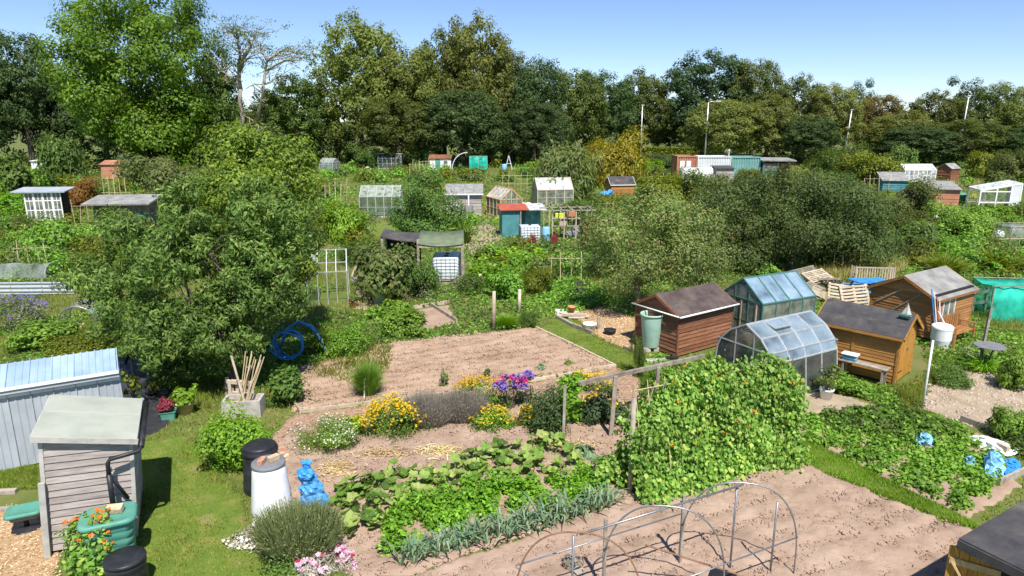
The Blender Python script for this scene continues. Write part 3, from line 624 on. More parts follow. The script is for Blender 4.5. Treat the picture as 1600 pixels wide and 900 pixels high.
# dead pollard with bare limbs and a few tufts
def pollard():
    Y = 104; b = VD(378, 240, Y); o = thing('pollard_tree', 'half dead tree with bare pale limbs and sparse leaf tufts', 'tree', (b.x, Y, 0)); rng = np.random.default_rng(5)
    mb = MB(); k = Y/FPX; ends = []
    def pt(px, py, dy=0): q = VD(px, py, Y+dy); return np.array((q.x-b.x, dy, q.z))
    for a, c, r0 in (((378,240),(376,140),.42), ((376,140),(374,95),.32), ((374,95),(372,62),.22), ((376,140),(345,110),.3), ((374,110),(392,70),.35), ((392,70),(402,55),.16),
                     ((402,190),(412,132),.3), ((412,132),(418,95),.22), ((418,95),(440,80),.2), ((418,95),(405,70),.2), ((418,110),(455,92),.18), ((440,80),(470,84),.12), ((372,62),(352,44),.16), ((372,62),(368,45),.16), ((345,110),(322,85),.15), ((376,125),(350,132),.2), ((412,132),(450,118),.16), ((402,240),(402,190),.34)):
        p, r_ = limb(rng, pt(*a, rng.normal()*.8 if r0 < .3 else 0), pt(*c, rng.normal()*1.5), r0, r0*.6, 5, .05); mb.tube(p, r_, 7); ends.append(np.array(p[-1]))
        if r0 < .4:
            for q in range(9):
                e = np.array(p[-1]) + rng.normal(size=3)*np.array([1.9,1.2,1.0]); p2, r2 = limb(rng, p[rng.integers(1,5)], e, r0*.36, .035, 4, .1); mb.tube(p2, r2, 4); ends.append(np.array(p2[-1]))
    mb.build('trunk', M['pale_bark'], o, True)
    C = np.array([e for e in ends if e[2] > 12]); n = 4200; k_ = rng.integers(0, len(C), n); P = C[k_] + rng.normal(size=(n,3))*np.array([.5,.5,.22])
    link('crown', polymesh('crown', leafquads(rng, P, rdir(rng, n)+[0,0,.5], .26, .15), 4), LM['mid'], o)
pollard()
near_far = [
 ('laurel_shrub','dark glossy shrub at the left edge behind the white windowed shed',22,302,34,56,'coarse','mid'),
 ('elder_shrub','tall loose green shrub left of the small orange shed',104,292,34,80,'mid','mid'),
 ('dogwood_shrub','rust brown shrub right of the white windowed shed',128,326,32,50,'fine','rust'),
 ('tamarisk_shrub','upright feathery grey-green shrub right of the pale blue tent',232,262,34,66,'reed','grey'),
 ('hazel_shrub','broad olive shrub behind the flat grey shed roof',262,322,68,78,'fine2','apple'),
 ('willow_shrub','grey-green willow shrub between tamarisk and the yellow-green tree',300,258,46,62,'long','grey'),
 ('bramble_shrub','green bramble mound in front of the white windowed shed',72,402,44,52,'mid2','fresh'),
 ('bramble_shrub','low bright bramble left of the white windowed shed',10,336,32,34,'mid','bright'),
 ('hawthorn_shrub','dark bush at the foot of the belt left of the far greenhouse',470,250,48,80,'fine','dark'),
 ('hawthorn_shrub','olive bush left of and behind the far greenhouse',522,255,42,60,'fine2','oak'),
 ('hawthorn_shrub','rounded dark green bush right behind the far greenhouse',575,262,28,38,'fine','mid'),
 ('hawthorn_shrub','green bush between far greenhouse and white hut',655,262,22,38,'mid','mid'),
 ('hawthorn_shrub','dark rounded bush right of the white hut and green net',765,254,34,40,'fine2','mid'),
 ('hawthorn_shrub','green bush at the belt foot above the polycarbonate greenhouse',815,250,34,34,'fine','oak'),
 ('willow_shrub','broad grey-green shrub right behind the polycarbonate greenhouse',882,312,60,86,'long','apple'),
 ('golden_shrub','golden yellow shrub left of the containers',962,292,54,86,'fine','gold'),
 ('laurel_shrub','small bright green shrub directly left of the orange container',1020,276,22,26,'mid','bright'),
 ('laurel_shrub','dark green bush under the clipped hedge left of the containers',1035,268,30,28,'fine2','dark'),
 ('elder_shrub','rounded lime-green bush in front of the teal container',1168,288,22,24,'mid','yellowgreen'),
 ('hawthorn_shrub','green bush right of the wicker fence',1300,285,42,60,'fine','mid'),
 ('bramble_shrub','broad yellowish green mound left of the far white greenhouse',1355,292,52,54,'fine2','yellowgreen'),
 ('bay_shrub','round dark bush between the glass roofed shed and the brick-red shed',1422,342,42,66,'fine','apple'),
 ('hawthorn_shrub','light green bush right of the small pink-brown shed',1536,278,28,40,'mid2','yellowgreen'),
 ('hawthorn_shrub','olive bush behind the white lean-to greenhouse',1580,285,40,52,'fine2','oak'),
 ('hawthorn_shrub','green bush left of the far white greenhouse under the belt',1400,270,26,42,'mid','mid'),
 ('hazel_shrub','bright green bush beside the left end of the metal-framed greenhouse',534,380,36,58,'mid2','bright'),
 ('bramble_shrub','low green bush in front of the bright one, left of the lean-to',565,418,44,42,'fine','mid'),
 ('bramble_shrub','rose bramble thicket in front of the green roofed lean-to',600,474,62,86,'mid','apple'),
 ('bramble_shrub','green thicket with dead twigs under the lean-to post',650,470,40,62,'fine2','mid'),
 ('hop_shrub','tall leafy green plants left of the two fence posts',795,470,36,46,'mid','fresh'),
 ('hop_shrub','leafy shrub right behind the fence posts',838,460,34,40,'fine','yellowgreen'),
 ('currant_shrub','green currant bush left of the fence posts in the path',735,462,22,30,'mid','mid'),
 ('maize_plant','tall pale strap-leaved maize left of the teal shed',725,382,22,58,'strap','fresh'),
 ('currant_shrub','dark bush behind the pergola of hanging baskets',905,352,40,42,'fine2','mid'),
 ('currant_shrub','green bush right of the pergola, left of the apple tree',935,400,34,62,'mid','apple'),
 ('elder_shrub','dark mound at the right end behind the dark apple trees',1410,372,42,44,'fine2','oak'),
 ('currant_shrub','green vine-covered bush in front of the brick-red shed',1500,372,48,52,'fine','fresh'),
 ('currant_shrub','green bush left of the net cage at the right edge',1440,398,40,48,'mid2','mid'),
 ('currant_shrub','mixed green bush below the white lean-to greenhouse',1545,352,42,30,'mid','fresh'),
 ('reed_clump','tall rush clump at the right edge above the teal net',1570,428,52,44,'sheaf','grass'),
 ('reed_clump','rush clump left of the right-edge rushes',1490,432,44,36,'sheaf','grass'),
 ('iris_clump','strap-leaved clump beside the blue hose at the bed corner',500,556,34,56,'strap','grass'),
 ('fennel_plant','fine feathery green fennel at the left corner of the raked bed',573,624,26,62,'spike','fresh'),
 ('weed_clump','bushy weeds along the left end of the raked bed',545,560,40,48,'fine','fresh'),
 ('weed_clump','low leafy weeds in the corner behind the raked bed',630,528,42,36,'mid','fresh'),
 ('grass_clump','bright grass tuft between the two fence posts',790,514,24,22,'reed','bright'),
 ('weed_clump','dark weeds at the back right corner of the raked bed',826,514,16,26,'fine','mid'),
 ('ivy_shrub','ivy column between the green barrel and the grass corner',997,590,13,62,'fine2','mid'),
 ('nettle_clump','nettles at the foot of the brown shed and green barrel',1030,612,26,40,'mid','fresh'),
 ('blackcurrant_shrub','leafy shrub cut by the right edge beside the bistro table',1590,614,30,56,'mid','fresh'),
 ('daylily_clump','bright strap-leaved clump under the bistro table',1545,585,30,34,'strap','bright'),
 ('weed_clump','weeds between the orange shed and bistro table',1500,606,38,26,'fine','mid'),
 ('weed_clump','weeds under the bench of the orange shed',1330,618,44,24,'mid','fresh'),
 ('marigold_clump','leafy red-flowered clump at the right edge below the dry ground',1588,690,34,44,'mid','fresh'),
 ('weed_clump','yellow-green weeds left of the cherry tree below the netted bed',120,560,60,34,'fine','yellowgreen'),
 ('bramble_shrub','bright green weeds left of the cherry tree trunk',60,545,60,36,'mid','fresh'),
]
for i, a in enumerate(near_far):
    bush(a[0], a[1], *a[2:6], a[6], a[7], seed=i, cat='plant' if a[0].split('_')[-1] in ('clump', 'plant') else 'shrub', group='bushes and clumps over the plots')
hd = MB(); p0, p1 = VD(1006, 240, 128), VD(1088, 240, 128)
rng = np.random.default_rng(9); n = 6000
P = np.stack([rng.uniform(p0.x, p1.x, n), 128 + rng.uniform(-1, 1, n), rng.random(n)**.6*1.9], 1)
h_ = thing('hedge', 'clipped hedge running left of the containers under the belt', 'hedge', (0,0,0))
link('foliage', polymesh('foliage', leafquads(rng, P, rdir(rng, n)+[0,-.4,.6], .4, .25), 4), LM['yellowgreen'], h_)
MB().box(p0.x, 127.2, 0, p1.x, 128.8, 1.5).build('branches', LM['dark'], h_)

# ------------------------------------------------------------------ near and middle trees
def lobes_at(base, items):
    """items: (px, py, depth offset, radius px x, radius px z)"""
    out = []
    for px, py, dy, rx, rz in items:
        q = VD(px, py, base.y+dy); zc = q.y*CT + (CAM_H-q.z)*ST; a = rx/FPX*zc; out.append((q.x-base.x, dy, q.z, a, a, rz/FPX*zc))
    return out
bC = G(365, 610); bC.z = 0
near_tree('cherry_tree', 'large cherry tree with drooping dark leaves beside the grey sheds', bC,
    lobes_at(bC, [(150,440,.3,48,40),(235,405,-.4,62,55),(200,490,.2,62,45),(265,520,-.6,66,55),(330,395,.5,62,70),(345,500,-.5,62,60),(420,420,.2,62,70),(418,465,.3,56,50),(385,535,.2,44,32),(370,455,-.3,50,45),(300,330,.4,42,45),(400,340,.3,62,55),(190,370,.6,46,40),(455,360,.8,44,50),(330,560,.3,52,32),(250,570,.2,42,26)]),
    1.6, .11, 50000, .14, .34, 'cherry', 'bark', 3, ncl=400, cr=.35, droop=.3, inner=.35)
bL = VD(405, 420, 20.5); bL.z = 0
near_tree('plum_tree', 'tall green tree rising behind the cherry tree, its top lit', bL,
    lobes_at(bL, [(345,275,0,40,45),(395,238,.3,48,36),(450,290,0,44,50),(385,310,-.5,58,50),(440,345,.3,44,50),(340,335,.4,42,45),(462,250,.4,32,32),(352,224,.2,36,26),(415,395,0,60,45),(330,400,.2,44,40),(465,395,.3,38,42)]),
    2.2, .12, 40000, .12, .5, 'plum', 'bark', 4, ncl=320, cr=.42, inner=.4)
bA = G(1000, 492)
near_tree('apple_tree', 'pale-stemmed apple tree left of and behind the brown shed', bA,
    lobes_at(bA, [(960,360,0,48,40),(1020,335,.5,52,36),(1080,350,.2,46,38),(1110,400,.5,40,36),(1050,400,-.5,56,44),(985,415,-.3,50,40),(930,400,.4,36,40),(1085,430,.5,40,24)]),
    1.9, .10, 27000, .10, .5, 'apple_light', 'pale_bark', 6, (-.25, .3), ncl=240, cr=.48, fruit=(60, .03, M['rust_red']), inner=.4)
for j, (lab, px, py, items) in enumerate([
    ('dark bushy apple tree behind the brown shed, right of the pale-stemmed one', 1160, 424, [(1130,312,0,46,36),(1180,300,.4,44,30),(1160,360,-.5,52,38),(1110,365,.3,38,36),(1200,355,.3,42,36),(1165,395,0,55,24)]),
    ('middle dark apple tree of the row, trunk showing in its shade', 1235, 424, [(1220,298,0,46,32),(1262,306,.4,46,34),(1240,360,-.4,52,36),(1285,360,.3,40,34),(1230,395,.2,50,24)]),
    ('right dark apple tree of the row with a low spreading crown', 1330, 420, [(1310,306,0,44,32),(1350,326,.3,42,34),(1320,370,-.4,50,30),(1370,375,.2,32,28),(1335,395,.3,52,20)])]):
    b = G(px, py); near_tree('apple_tree', lab, b, lobes_at(b, items), 1.4, .11, 16000, .13, .5, 'darkapple', 'bark', 20+j, ncl=150, cr=.6, inner=.4)
bN = G(665, 374)
near_tree('hornbeam_tree', 'dark cone-shaped young tree left of the teal shed', bN,
    lobes_at(bN, [(665,350,0,50,20),(655,325,.3,46,26),(690,330,-.3,36,28),(660,295,0,34,24),(668,275,.2,18,14),(635,345,.3,28,22),(705,352,.2,26,18)]),
    1.0, .09, 15000, .14, .55, 'mid', 'bark', 31, ncl=140, cr=.5, inner=.4)
bO = G(1080, 330)
for j, (lab, px, py, hw, hp) in enumerate([('grey-green orchard tree in front of the white container', 1085, 318, 60, 56), ('orchard tree in front of the open end shed right of the teal container', 1225, 318, 55, 48),
                                        ('orchard tree at the left end of the hedge of fruit trees', 1030, 330, 45, 56), ('low orchard tree before the wicker fence', 1300, 322, 50, 44), ('dark low orchard tree between the apple row and the mound', 1385, 345, 36, 40)]):
    bush('orchard_tree', lab, px, py, hw, hp, ['fine', 'fine2', 'dense'][j % 3], ['apple', 'apple', 'yellowgreen', 'oak', 'apple'][j], 'orchard trees before the containers', 'tree', seed=60+j)
# ------------------------------------------------------------------ builders for sheds and glasshouses
def boards(parent, A, B, z0, top, n, m_, t=.018, openings=(), name='board', rows=None):
    """overlapping boards from A to B (local xy); top: height, or (eave, ridge) for a gable; each board is an object"""
    A = Vector((A[0], A[1], 0)); B = Vector((B[0], B[1], 0)); L = (B-A).length; d = (B-A)/L; nn = Vector((d.y, -d.x, 0))
    ev, rg = top if isinstance(top, (tuple, list)) else (top, top)
    hb = (rg - z0)/n; t0 = t
    def span(z):
        if z <= ev or rg <= ev: return 0., L
        k = (z-ev)/(rg-ev)*L/2; return k, L-k
    for i in range(n):
        jt = random.Random(i*131+int(L*977)).uniform; t = t0*jt(.75, 1.35); za = z0 + i*hb + jt(-.004, .004); zb = za + hb*1.04; zb = min(zb, rg)
        a0, a1 = span(za); b0, b1 = span(zb-.001)
        segs = [(a0, a1, b0, b1)]
        for (u0, u1, w0, w1) in openings:
            if za+hb*.5 > w0 and za+hb*.5 < w1:
                ns = []
                for s_ in segs:
                    if s_[0] < u0: ns.append((s_[0], min(s_[1], u0), s_[2], min(s_[3], u0)))
                    if s_[1] > u1: ns.append((max(s_[0], u1), s_[1], max(s_[2], u1), s_[3]))
                segs = ns
        for (p0, p1, q0, q1) in segs:
            if p1-p0 < .02: continue
            def pt(u, z, o): v = A + d*u + nn*o; return (v.x, v.y, z)
            q1 = max(q1, q0+.001)
            MB().hexa([pt(p0,za,t*1.3), pt(p1,za,t*1.3), pt(p1,za,0), pt(p0,za,0), pt(q0,zb,t*.35), pt(q1,zb,t*.35), pt(q1,zb,0), pt(q0,zb,0)]).build(name, m_, parent)
def planks(parent, A, B, z0, z1, n, m_, t=.02, name='plank', gap=.004, off=0.0):
    A = Vector((A[0], A[1], 0)); B = Vector((B[0], B[1], 0)); L = (B-A).length; d = (B-A)/L; nn = Vector((d.y, -d.x, 0))
    for i in range(n):
        a = A + d*(L*i/n+gap/2) + nn*off; b = A + d*(L*(i+1)/n-gap/2) + nn*off
        MB().hexa([(a+nn*t).to_tuple()[:2]+(z0,), (b+nn*t).to_tuple()[:2]+(z0,), b.to_tuple()[:2]+(z0,), a.to_tuple()[:2]+(z0,),
                   (a+nn*t).to_tuple()[:2]+(z1,), (b+nn*t).to_tuple()[:2]+(z1,), b.to_tuple()[:2]+(z1,), a.to_tuple()[:2]+(z1,)]).build(name, m_, parent)
def gable_roof(parent, w, d, ev, rg, oh, m_, strips=3, th=.03, axis='x', name='roof', fascia=None, sag=0):
    """ridge along local x (axis x) over a w x d plan"""
    def T(x, y, z): return (x, y, z) if axis == 'x' else (y, x, z)
    ww, dd = (w, d) if axis == 'x' else (d, w)
    sl = (rg-ev)/(dd/2); ro = parent
    for s in (0, 1):
        y_e = -oh if s == 0 else dd+oh; ze = ev - sl*oh
        for k in range(strips):
            t0, t1 = k/strips - (.04 if k else 0), (k+1)/strips
            ya, yb = y_e + (dd/2-y_e)*t0, y_e + (dd/2-y_e)*t1; za, zb = ze+(rg-ze)*t0+.004*k+.02, ze+(rg-ze)*t1+.004*k+.02
            q = [T(-oh,ya,za), T(ww+oh,ya,za), T(ww+oh,yb,zb), T(-oh,yb,zb)]
            if (s == 1) != (axis == 'y'): q = [q[1], q[0], q[3], q[2]]
            MB().slab(q, th).build('roof_felt', m_, ro)
    if fascia:
        for x in (-oh-.012, ww+oh+.012):
            for s in (0, 1):
                y_e = -oh if s == 0 else dd+oh
                MB().beam(T(x, y_e, ev-sl*oh-.03), T(x, dd/2, rg-.03), .022, .09).build('barge_board', fascia, parent)
        for y_e in (-oh, dd+oh): MB().beam(T(-oh, y_e, ev-sl*oh-.03), T(ww+oh, y_e, ev-sl*oh-.03), .022, .07).build('fascia', fascia, parent)
def corner_posts(parent, w, d, h, m_, s=.045):
    for x in (0, w):
        for y in (0, d): MB().box(x-s*.6, y-s*.6, 0, x+s*.6, y+s*.6, h).build('corner_post', m_, parent)
def inner_box(parent, w, d, h, m_=None, name='shade_fill'):
    MB().box(.01, .01, .02, w-.01, d-.01, h).build(name, m_ or M['dark_inside'], parent)  # solid dark block, painted interior shade rather than a real inner wall
def pane(parent, q, m_, th=.006, name='pane'): return MB().slab(q, th).build(name, m_, parent)
def glasshouse(name, label, loc, rz, w, d, ev, rg, nx, nd, fm, gm, bar=.035, curved=False, base=.0, door=True, vents=0, roof_m=None, cross=True, cat='greenhouse'):
    """ridge along local x; glazing bars form one frame, every pane is a part"""
    o = thing(name, label, cat, loc, rz); fb = MB(); sl = (rg-ev)/(d/2); roof_m = roof_m or gm
    prof = [(0, base), (0, ev), (d/2, rg), (d, ev), (d, base)] if not curved else [(-.12, base), (.0, ev*.8), (.10, ev*1.0), (.34*d/2+.1, ev+(rg-ev)*.55), (d/2, rg), (d-.34*d/2-.1, ev+(rg-ev)*.55), (d-.10, ev), (d, ev*.8), (d+.12, base)]
    for i in range(nx+1):
        x = w*i/nx
        for a, b in zip(prof, prof[1:]): fb.beam((x, *a), (x, *b), bar, bar, (1, 0, 0))
    for a in prof: fb.beam((0, *a), (w, *a), bar, bar)
    for x in (0, w):
        for k in range(1, nd):
            y = d*k/nd; z = rg - abs(y-d/2)*sl; fb.beam((x, y, base), (x, y, z), bar*.8, bar*.8)
        if cross: fb.beam((x, 0, ev), (x, d, ev), bar*.8, bar*.8)
        if cross: fb.beam((x, 0, ev*.45), (x, d, ev*.45), bar*.6, bar*.6)
    if cross:
        for y in (0, d): fb.beam((0, y, ev*.5), (w, y, ev*.5), bar*.6, bar*.6)
    fb.build('frame', fm, o)
    for i in range(nx):
        x0, x1 = w*i/nx+.01, w*(i+1)/nx-.01
        for j, (a, b) in enumerate(zip(prof, prof[1:])):
            isroof = min(a[1], b[1]) > ev*.75
            q = [(x0, a[0], a[1]), (x1, a[0], a[1]), (x1, b[0], b[1]), (x0, b[0], b[1])]
            pane(o, q, roof_m if isroof else gm)
    for x in (0.004, w-.004):
        for k in range(nd):
            y0, y1 = d*k/nd+.01, d*(k+1)/nd-.01; z0, z1 = rg-abs(y0-d/2)*sl, rg-abs(y1-d/2)*sl
            pane(o, [(x, y0, base), (x, y1, base), (x, y1, z1), (x, y0, z0)], gm)
    for k in range(vents):
        x0 = w*(k*2+1)/nx; x1 = w*(k*2+2)/nx; y0, y1 = d*.28, d*.48; z = lambda y: rg-abs(y-d/2)*sl
        vb = MB(); c = [(x0, y0, z(y0)+.16), (x1, y0, z(y0)+.16), (x1, y1, z(y1)+.03), (x0, y1, z(y1)+.03)]
        for a, b in zip(c, c[1:]+c[:1]): vb.beam(a, b, bar*.8, bar*.8)
        v = vb.build('vent', fm, o); pane(v, c, roof_m)
    if base: MB().box(-.03, -.03, 0, w+.03, d+.03, .06).build('plinth', M['stone'], o)
    return o
def barrel(prof, n=24): return MB().lathe(prof, n)

# ------------------------------------------------------------------ grey timber shed, bottom left
a, b = G(78, 868), G(213, 838); SW = (b-a).length; rz = yaw(a, b)
s = thing('timber_shed', 'grey weathered timber shed with pale felt roof in the lower left', 'shed', a+Vector((0,0,.03)), rz); s.rotation_euler = (0, R(4.2), rz)
SDp, HL, HR = 1.62, 2.10, 1.90
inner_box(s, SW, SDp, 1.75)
def pent_wall(y, flip):            # boards under a roof that falls from left to right
    n = 17; hb = (HL-.06)/n
    for i in range(n):
        za = .06+i*hb; zb = za+hb*1.02; f = lambda z: SW if z <= HR else SW*(HL-z)/(HL-HR)
        xa, xb = max(.02, f(za)), max(.01, f(min(zb, HL))); t = .022
        sg = -1 if not flip else 1
        MB().hexa([(0,y+sg*t*1.3,za),(xa,y+sg*t*1.3,za),(xa,y,za),(0,y,za),(0,y+sg*t*.3,zb),(xb,y+sg*t*.3,zb),(xb,y,zb),(0,y,zb)]).build('board', M['grey_wood'], s)
pent_wall(0, False); pent_wall(SDp, True)
boards(s, (SW, 0), (SW, SDp), .06, HR-.02, 15, M['grey_wood'], .022); boards(s, (0, SDp), (0, 0), .06, HL-.02, 17, M['grey_wood'], .022)
for x, h_c in ((0, HL), (SW, HR)):
    for y in (0, SDp): MB().box(x-.03, y-.034, 0, x+.03, y+.034, h_c-.03).build('corner_post', M['grey_trim'], s)
zr = lambda x: HL+.03 - (HL-HR)*x/SW
MB().slab([(-.09, -.11, zr(-.09)), (SW+.10, -.11, zr(SW+.10)), (SW+.10, SDp*.6, zr(SW+.10)), (-.09, SDp*.6, zr(-.09))], .03).build('roof_felt', M['felt_pale'], s, bev=.006)
MB().slab([(-.09, SDp*.58, zr(-.09)+.006), (SW+.10, SDp*.58, zr(SW+.10)+.006), (SW+.10, SDp+.1, zr(SW+.10)+.006), (-.09, SDp+.1, zr(-.09)+.006)], .03).build('roof_felt', M['felt_pale'], s, bev=.006)
for y in (-.125, SDp+.115): MB().beam((-.10, y, zr(-.1)-.05), (SW+.11, y, zr(SW+.11)-.05), .022, .09).build('fascia', M['grey_trim'], s)
MB().box(-.115, -.11, zr(-.1)-.09, -.093, SDp+.1, zr(-.1)-.01).build('barge_board', M['grey_trim'], s)
MB().box(-.06, -.12, 0, .03, -.055, 1.32).build('prop_post', M['grey_trim'], s)
MB().tube([(SW+.15, -.14, 1.78), (SW+.15, SDp+.1, 1.82)], .05, 10).build('gutter', M['black_plastic'], s, True)
dp = MB(); dp.tube([(SW+.15, -.10, 1.78), (SW+.12, -.18, 1.72), (SW-.30, -.24, 1.66), (SW-.33, -.25, 1.60), (SW-.32, -.28, 1.40)], .036, 10)
dp.tube([(SW-.32, -.28, 1.42), (SW-.28, -.33, .88)], .043, 10); dp.tube([(SW-.32, -.26, 1.40), (SW-.08, -.14, .88)], .03, 8)
dp.build('downpipe', M['black_plastic'], s, True)
MB().box(SW-.36, -.06, 1.40, SW-.31, -.02, 1.45).build('pipe_clip', M['white_paint'], s)
# water butt: rounded rectangular tank with lid
def rrect(w, d, r, n=5):
    out = []
    for cx, cy, a0 in ((w/2-r, d/2-r, 0), (-w/2+r, d/2-r, 90), (-w/2+r, -d/2+r, 180), (w/2-r, -d/2+r, 270)):
        for k in range(n+1): a = R(a0+90*k/n); out.append((cx+r*math.cos(a), cy+r*math.sin(a)))
    return out
def ringtank(levels, n=5):
    mb = MB(); k = None
    for w, d, r, z in levels:
        p = rrect(w, d, r, n); k = len(p); mb.v += [(q[0], q[1], z) for q in p]
    for i in range(len(levels)-1):
        for j in range(k): mb.f.append((i*k+j, i*k+(j+1)%k, (i+1)*k+(j+1)%k, (i+1)*k+j)); mb.m.append(0)
    mb.f.append(tuple(reversed(range(k)))); mb.f.append(tuple(range((len(levels)-1)*k, len(levels)*k))); mb.m += [0, 0]
    return mb
q = G(190, 868); wb = thing('water_butt', 'green plastic water butt with lid under the grey shed downpipe', 'water butt', (q.x, q.y-.18, 0), rz)
lv = []
for i in range(6):
    z = .02+i*.13; wv = .60+.02*i; lv += [(wv, .52, .12, z), (wv+.015, .535, .12, z+.10), (wv-.005, .515, .12, z+.125)]
ringtank(lv).build('tank', M['green_plastic'], wb, True)
ringtank([(.80, .62, .16, .80), (.82, .64, .16, .815), (.82, .64, .16, .85), (.76, .58, .15, .885), (.70, .52, .14, .87), (.3, .2, .05, .865)]).build('lid', M['green_plastic'], wb, True)
def brick(name, label, loc, rz, m_='brick', size=(.215, .10, .065), tilt=0, cat='brick', group=None):
    mb = MB(); sx, sy, sz = size; rr = random.Random(label)
    mb.hexa([(x+rr.uniform(-.006,.006), y+rr.uniform(-.006,.006), z) for z in (0, sz) for x, y in ((-sx/2,-sy/2),(sx/2,-sy/2),(sx/2,sy/2),(-sx/2,sy/2))])
    o = mb.build(name, M[m_], None, bev=.006); o.location = loc; o.rotation_euler = (tilt, 0, rz); return tag(o, label, cat, group)
brick('brick', 'red brick lying on the water butt lid in front of the downpipe', (q.x+.0, q.y-.36, .885), rz+.15)
brick('stone_block', 'sandy stone on the water butt lid beside the downpipe', (q.x+.08, q.y-.10, .885), rz-.3, 'sand_stone', (.24, .13, .10), .25, 'stone')
q2 = G(208, 915); bb = thing('barrel', 'black ribbed barrel below the green water butt', 'barrel', (q2.x, q2.y-.1, 0))
MB().lathe([(.27,.0)]+[(.28+.012*math.sin(i*1.9), .03+i*.04) for i in range(12)]+[(.27,.53),(.25,.54)], 28).build('drum', M['black_plastic'], bb, True)
MB().lathe([(.29,.52),(.295,.56),(.28,.585),(.10,.575),(.0,.575)], 28).build('lid', M['black_plastic'], bb, True)
# green lidded feeder on black round base
q = G(43, 826); ft = thing('feeder_stand', 'green lidded plastic tray on a round black base, left of the grey shed', 'tray', q, rz)
MB().lathe([(.23,0),(.24,.02),(.22,.045),(.05,.06),(.04,.06)], 26).build('base', M['black_plastic'], ft, True)
MB().tube([(.0,0,.05),(.0,0,.34)], .04, 10).build('column', M['black_plastic'], ft, True)
ringtank([(.40,.30,.06,.24), (.46,.36,.07,.33)]).build('tray', M['grey_plastic'], ft, True)
ringtank([(.52,.42,.07,.33), (.55,.45,.08,.345), (.54,.44,.08,.385), (.46,.36,.06,.40), (.42,.32,.05,.39)]).build('lid', M['green_plastic'], ft, True)
for px, py, L, lab in ((0, 772, 1.0, 'dark timber edging plank lying left of the grey shed, behind the tray'), (5, 800, .8, 'pale timber sleeper lying left of the green lidded tray')):
    p = G(px, py); o = MB().box(-L*.7, -.05, 0, L*.3, .05, .09).build('timber_plank', M['old_wood'], None, bev=.005); o.location = p; o.rotation_euler = (0,0,.12); tag(o, lab, 'plank')

# ------------------------------------------------------------------ blue-grey metal shed
c = Vector((-8.45, 13.75, 0))
ms = thing('metal_shed', 'blue-grey metal shed with ribbed panels behind the grey timber shed', 'shed', (c.x, c.y, 0), R(30))
Wm, Dm, ze, zt = 3.9, 1.25, 1.76, 2.02
MB().box(-Wm+.02, .02, .02, -.02, Dm-.02, ze-.05).build('shade_fill', M['dark_inside'], ms)  # dark block in place of the shaded interior
def ribpanel(x0, x1, f, name, m_, parent):
    mb = MB(); mb.hexa([f(x0,0,-.01), f(x1,0,-.01), f(x1,1,-.01), f(x0,1,-.01), f(x0,0,0), f(x1,0,0), f(x1,1,0), f(x0,1,0)])
    mb.hexa([f(x0-.012,0,0), f(x0+.014,0,0), f(x0+.014,1,0), f(x0-.012,1,0), f(x0-.006,0,.035), f(x0+.008,0,.035), f(x0+.008,1,.035), f(x0-.006,1,.035)])
    for q in (.33, .66): xq = x0+(x1-x0)*q; mb.hexa([f(xq-.03,0,0), f(xq+.03,0,0), f(xq+.03,1,0), f(xq-.03,1,0), f(xq-.015,0,.012), f(xq+.015,0,.012), f(xq+.015,1,.012), f(xq-.015,1,.012)])
    return mb.build(name, m_, parent)
npan = 10
for i in range(npan):
    x0, x1 = -Wm+Wm*i/npan, -Wm+Wm*(i+1)/npan-.004
    ribpanel(x0, x1, lambda x, t, o: (x, -o, .03+(ze-.06)*t), 'wall_panel', M['metal_blue'], ms)
    ribpanel(x0-.0, x1, lambda x, t, o: (x, -.10+(Dm*.62+.1)*t, ze+.02+o+(zt-ze)*t), 'roof_panel', M['metal_roof'], ms)
    ribpanel(x0-.0, x1, lambda x, t, o: (x, Dm+.10-(Dm*.38+.1)*t, ze-.05+o+(zt-ze+.07)*t), 'roof_panel', M['metal_roof'], ms)
for i in range(4):
    y0, y1 = Dm*i/4, Dm*(i+1)/4-.004
    ribpanel(y0, y1, lambda y, t, o: (0+o, y, .03+(ze-.06)*t), 'wall_panel', M['metal_blue'], ms)
MB().box(-Wm-.02, -.125, ze-.10, .03, -.10, ze+.03).build('gutter', M['metal_blue'], ms)
MB().box(-Wm-.02, -.16, ze-.01, .03, -.128, ze+.05).build('eave_trim', M['white_paint'], ms)
MB().box(-Wm-.02, -.03, ze-.20, .03, -.012, ze-.14).build('eave_trim', M['white_paint'], ms)
MB().beam((.02, -.12, ze+.0), (.02, Dm*.62, zt+.0), .02, .06).build('verge_trim', M['metal_roof'], ms)

# ------------------------------------------------------------------ brown shed and barrel
near = G(1057, 559); side = G(1140, 536); rz = yaw(near, side); L = (side-near).length; wd = 1.75
bs = thing('timber_shed', 'brown overlap-boarded shed with dark felt roof beside the pale green barrel', 'shed', near, rz)
ev, rg = 1.36, 1.80
inner_box(bs, L, wd, 1.2)
for A, B, tp in (((0,0),(L,0),ev), ((L,wd),(0,wd),ev), ((L,0),(L,wd),(ev,rg)), ((0,wd),(0,0),(ev,rg))): boards(bs, A, B, .05, tp, 11 if tp == ev else 14, M['brown_wood'], .02)
corner_posts(bs, L, wd, ev, M['brown_wood']); gable_roof(bs, L, wd, ev, rg, .10, M['felt_brown'], 2, fascia=M['brown_wood']); MB().tube([(-.12,-.15,ev-.06),(L+.12,-.15,ev-.05)], .032, 8).build('gutter', M['white_paint'], bs, True); MB().tube([(-.135,-.12,ev-.045),(-.135,wd+.1,ev-.045)], .022, 6).build('gable_trim', M['white_paint'], bs, True)
o = thing('water_barrel', 'tall pale green plastic barrel leaning against the brown shed', 'barrel', G(1019, 551) + Vector((0, .25, .13)), 0)
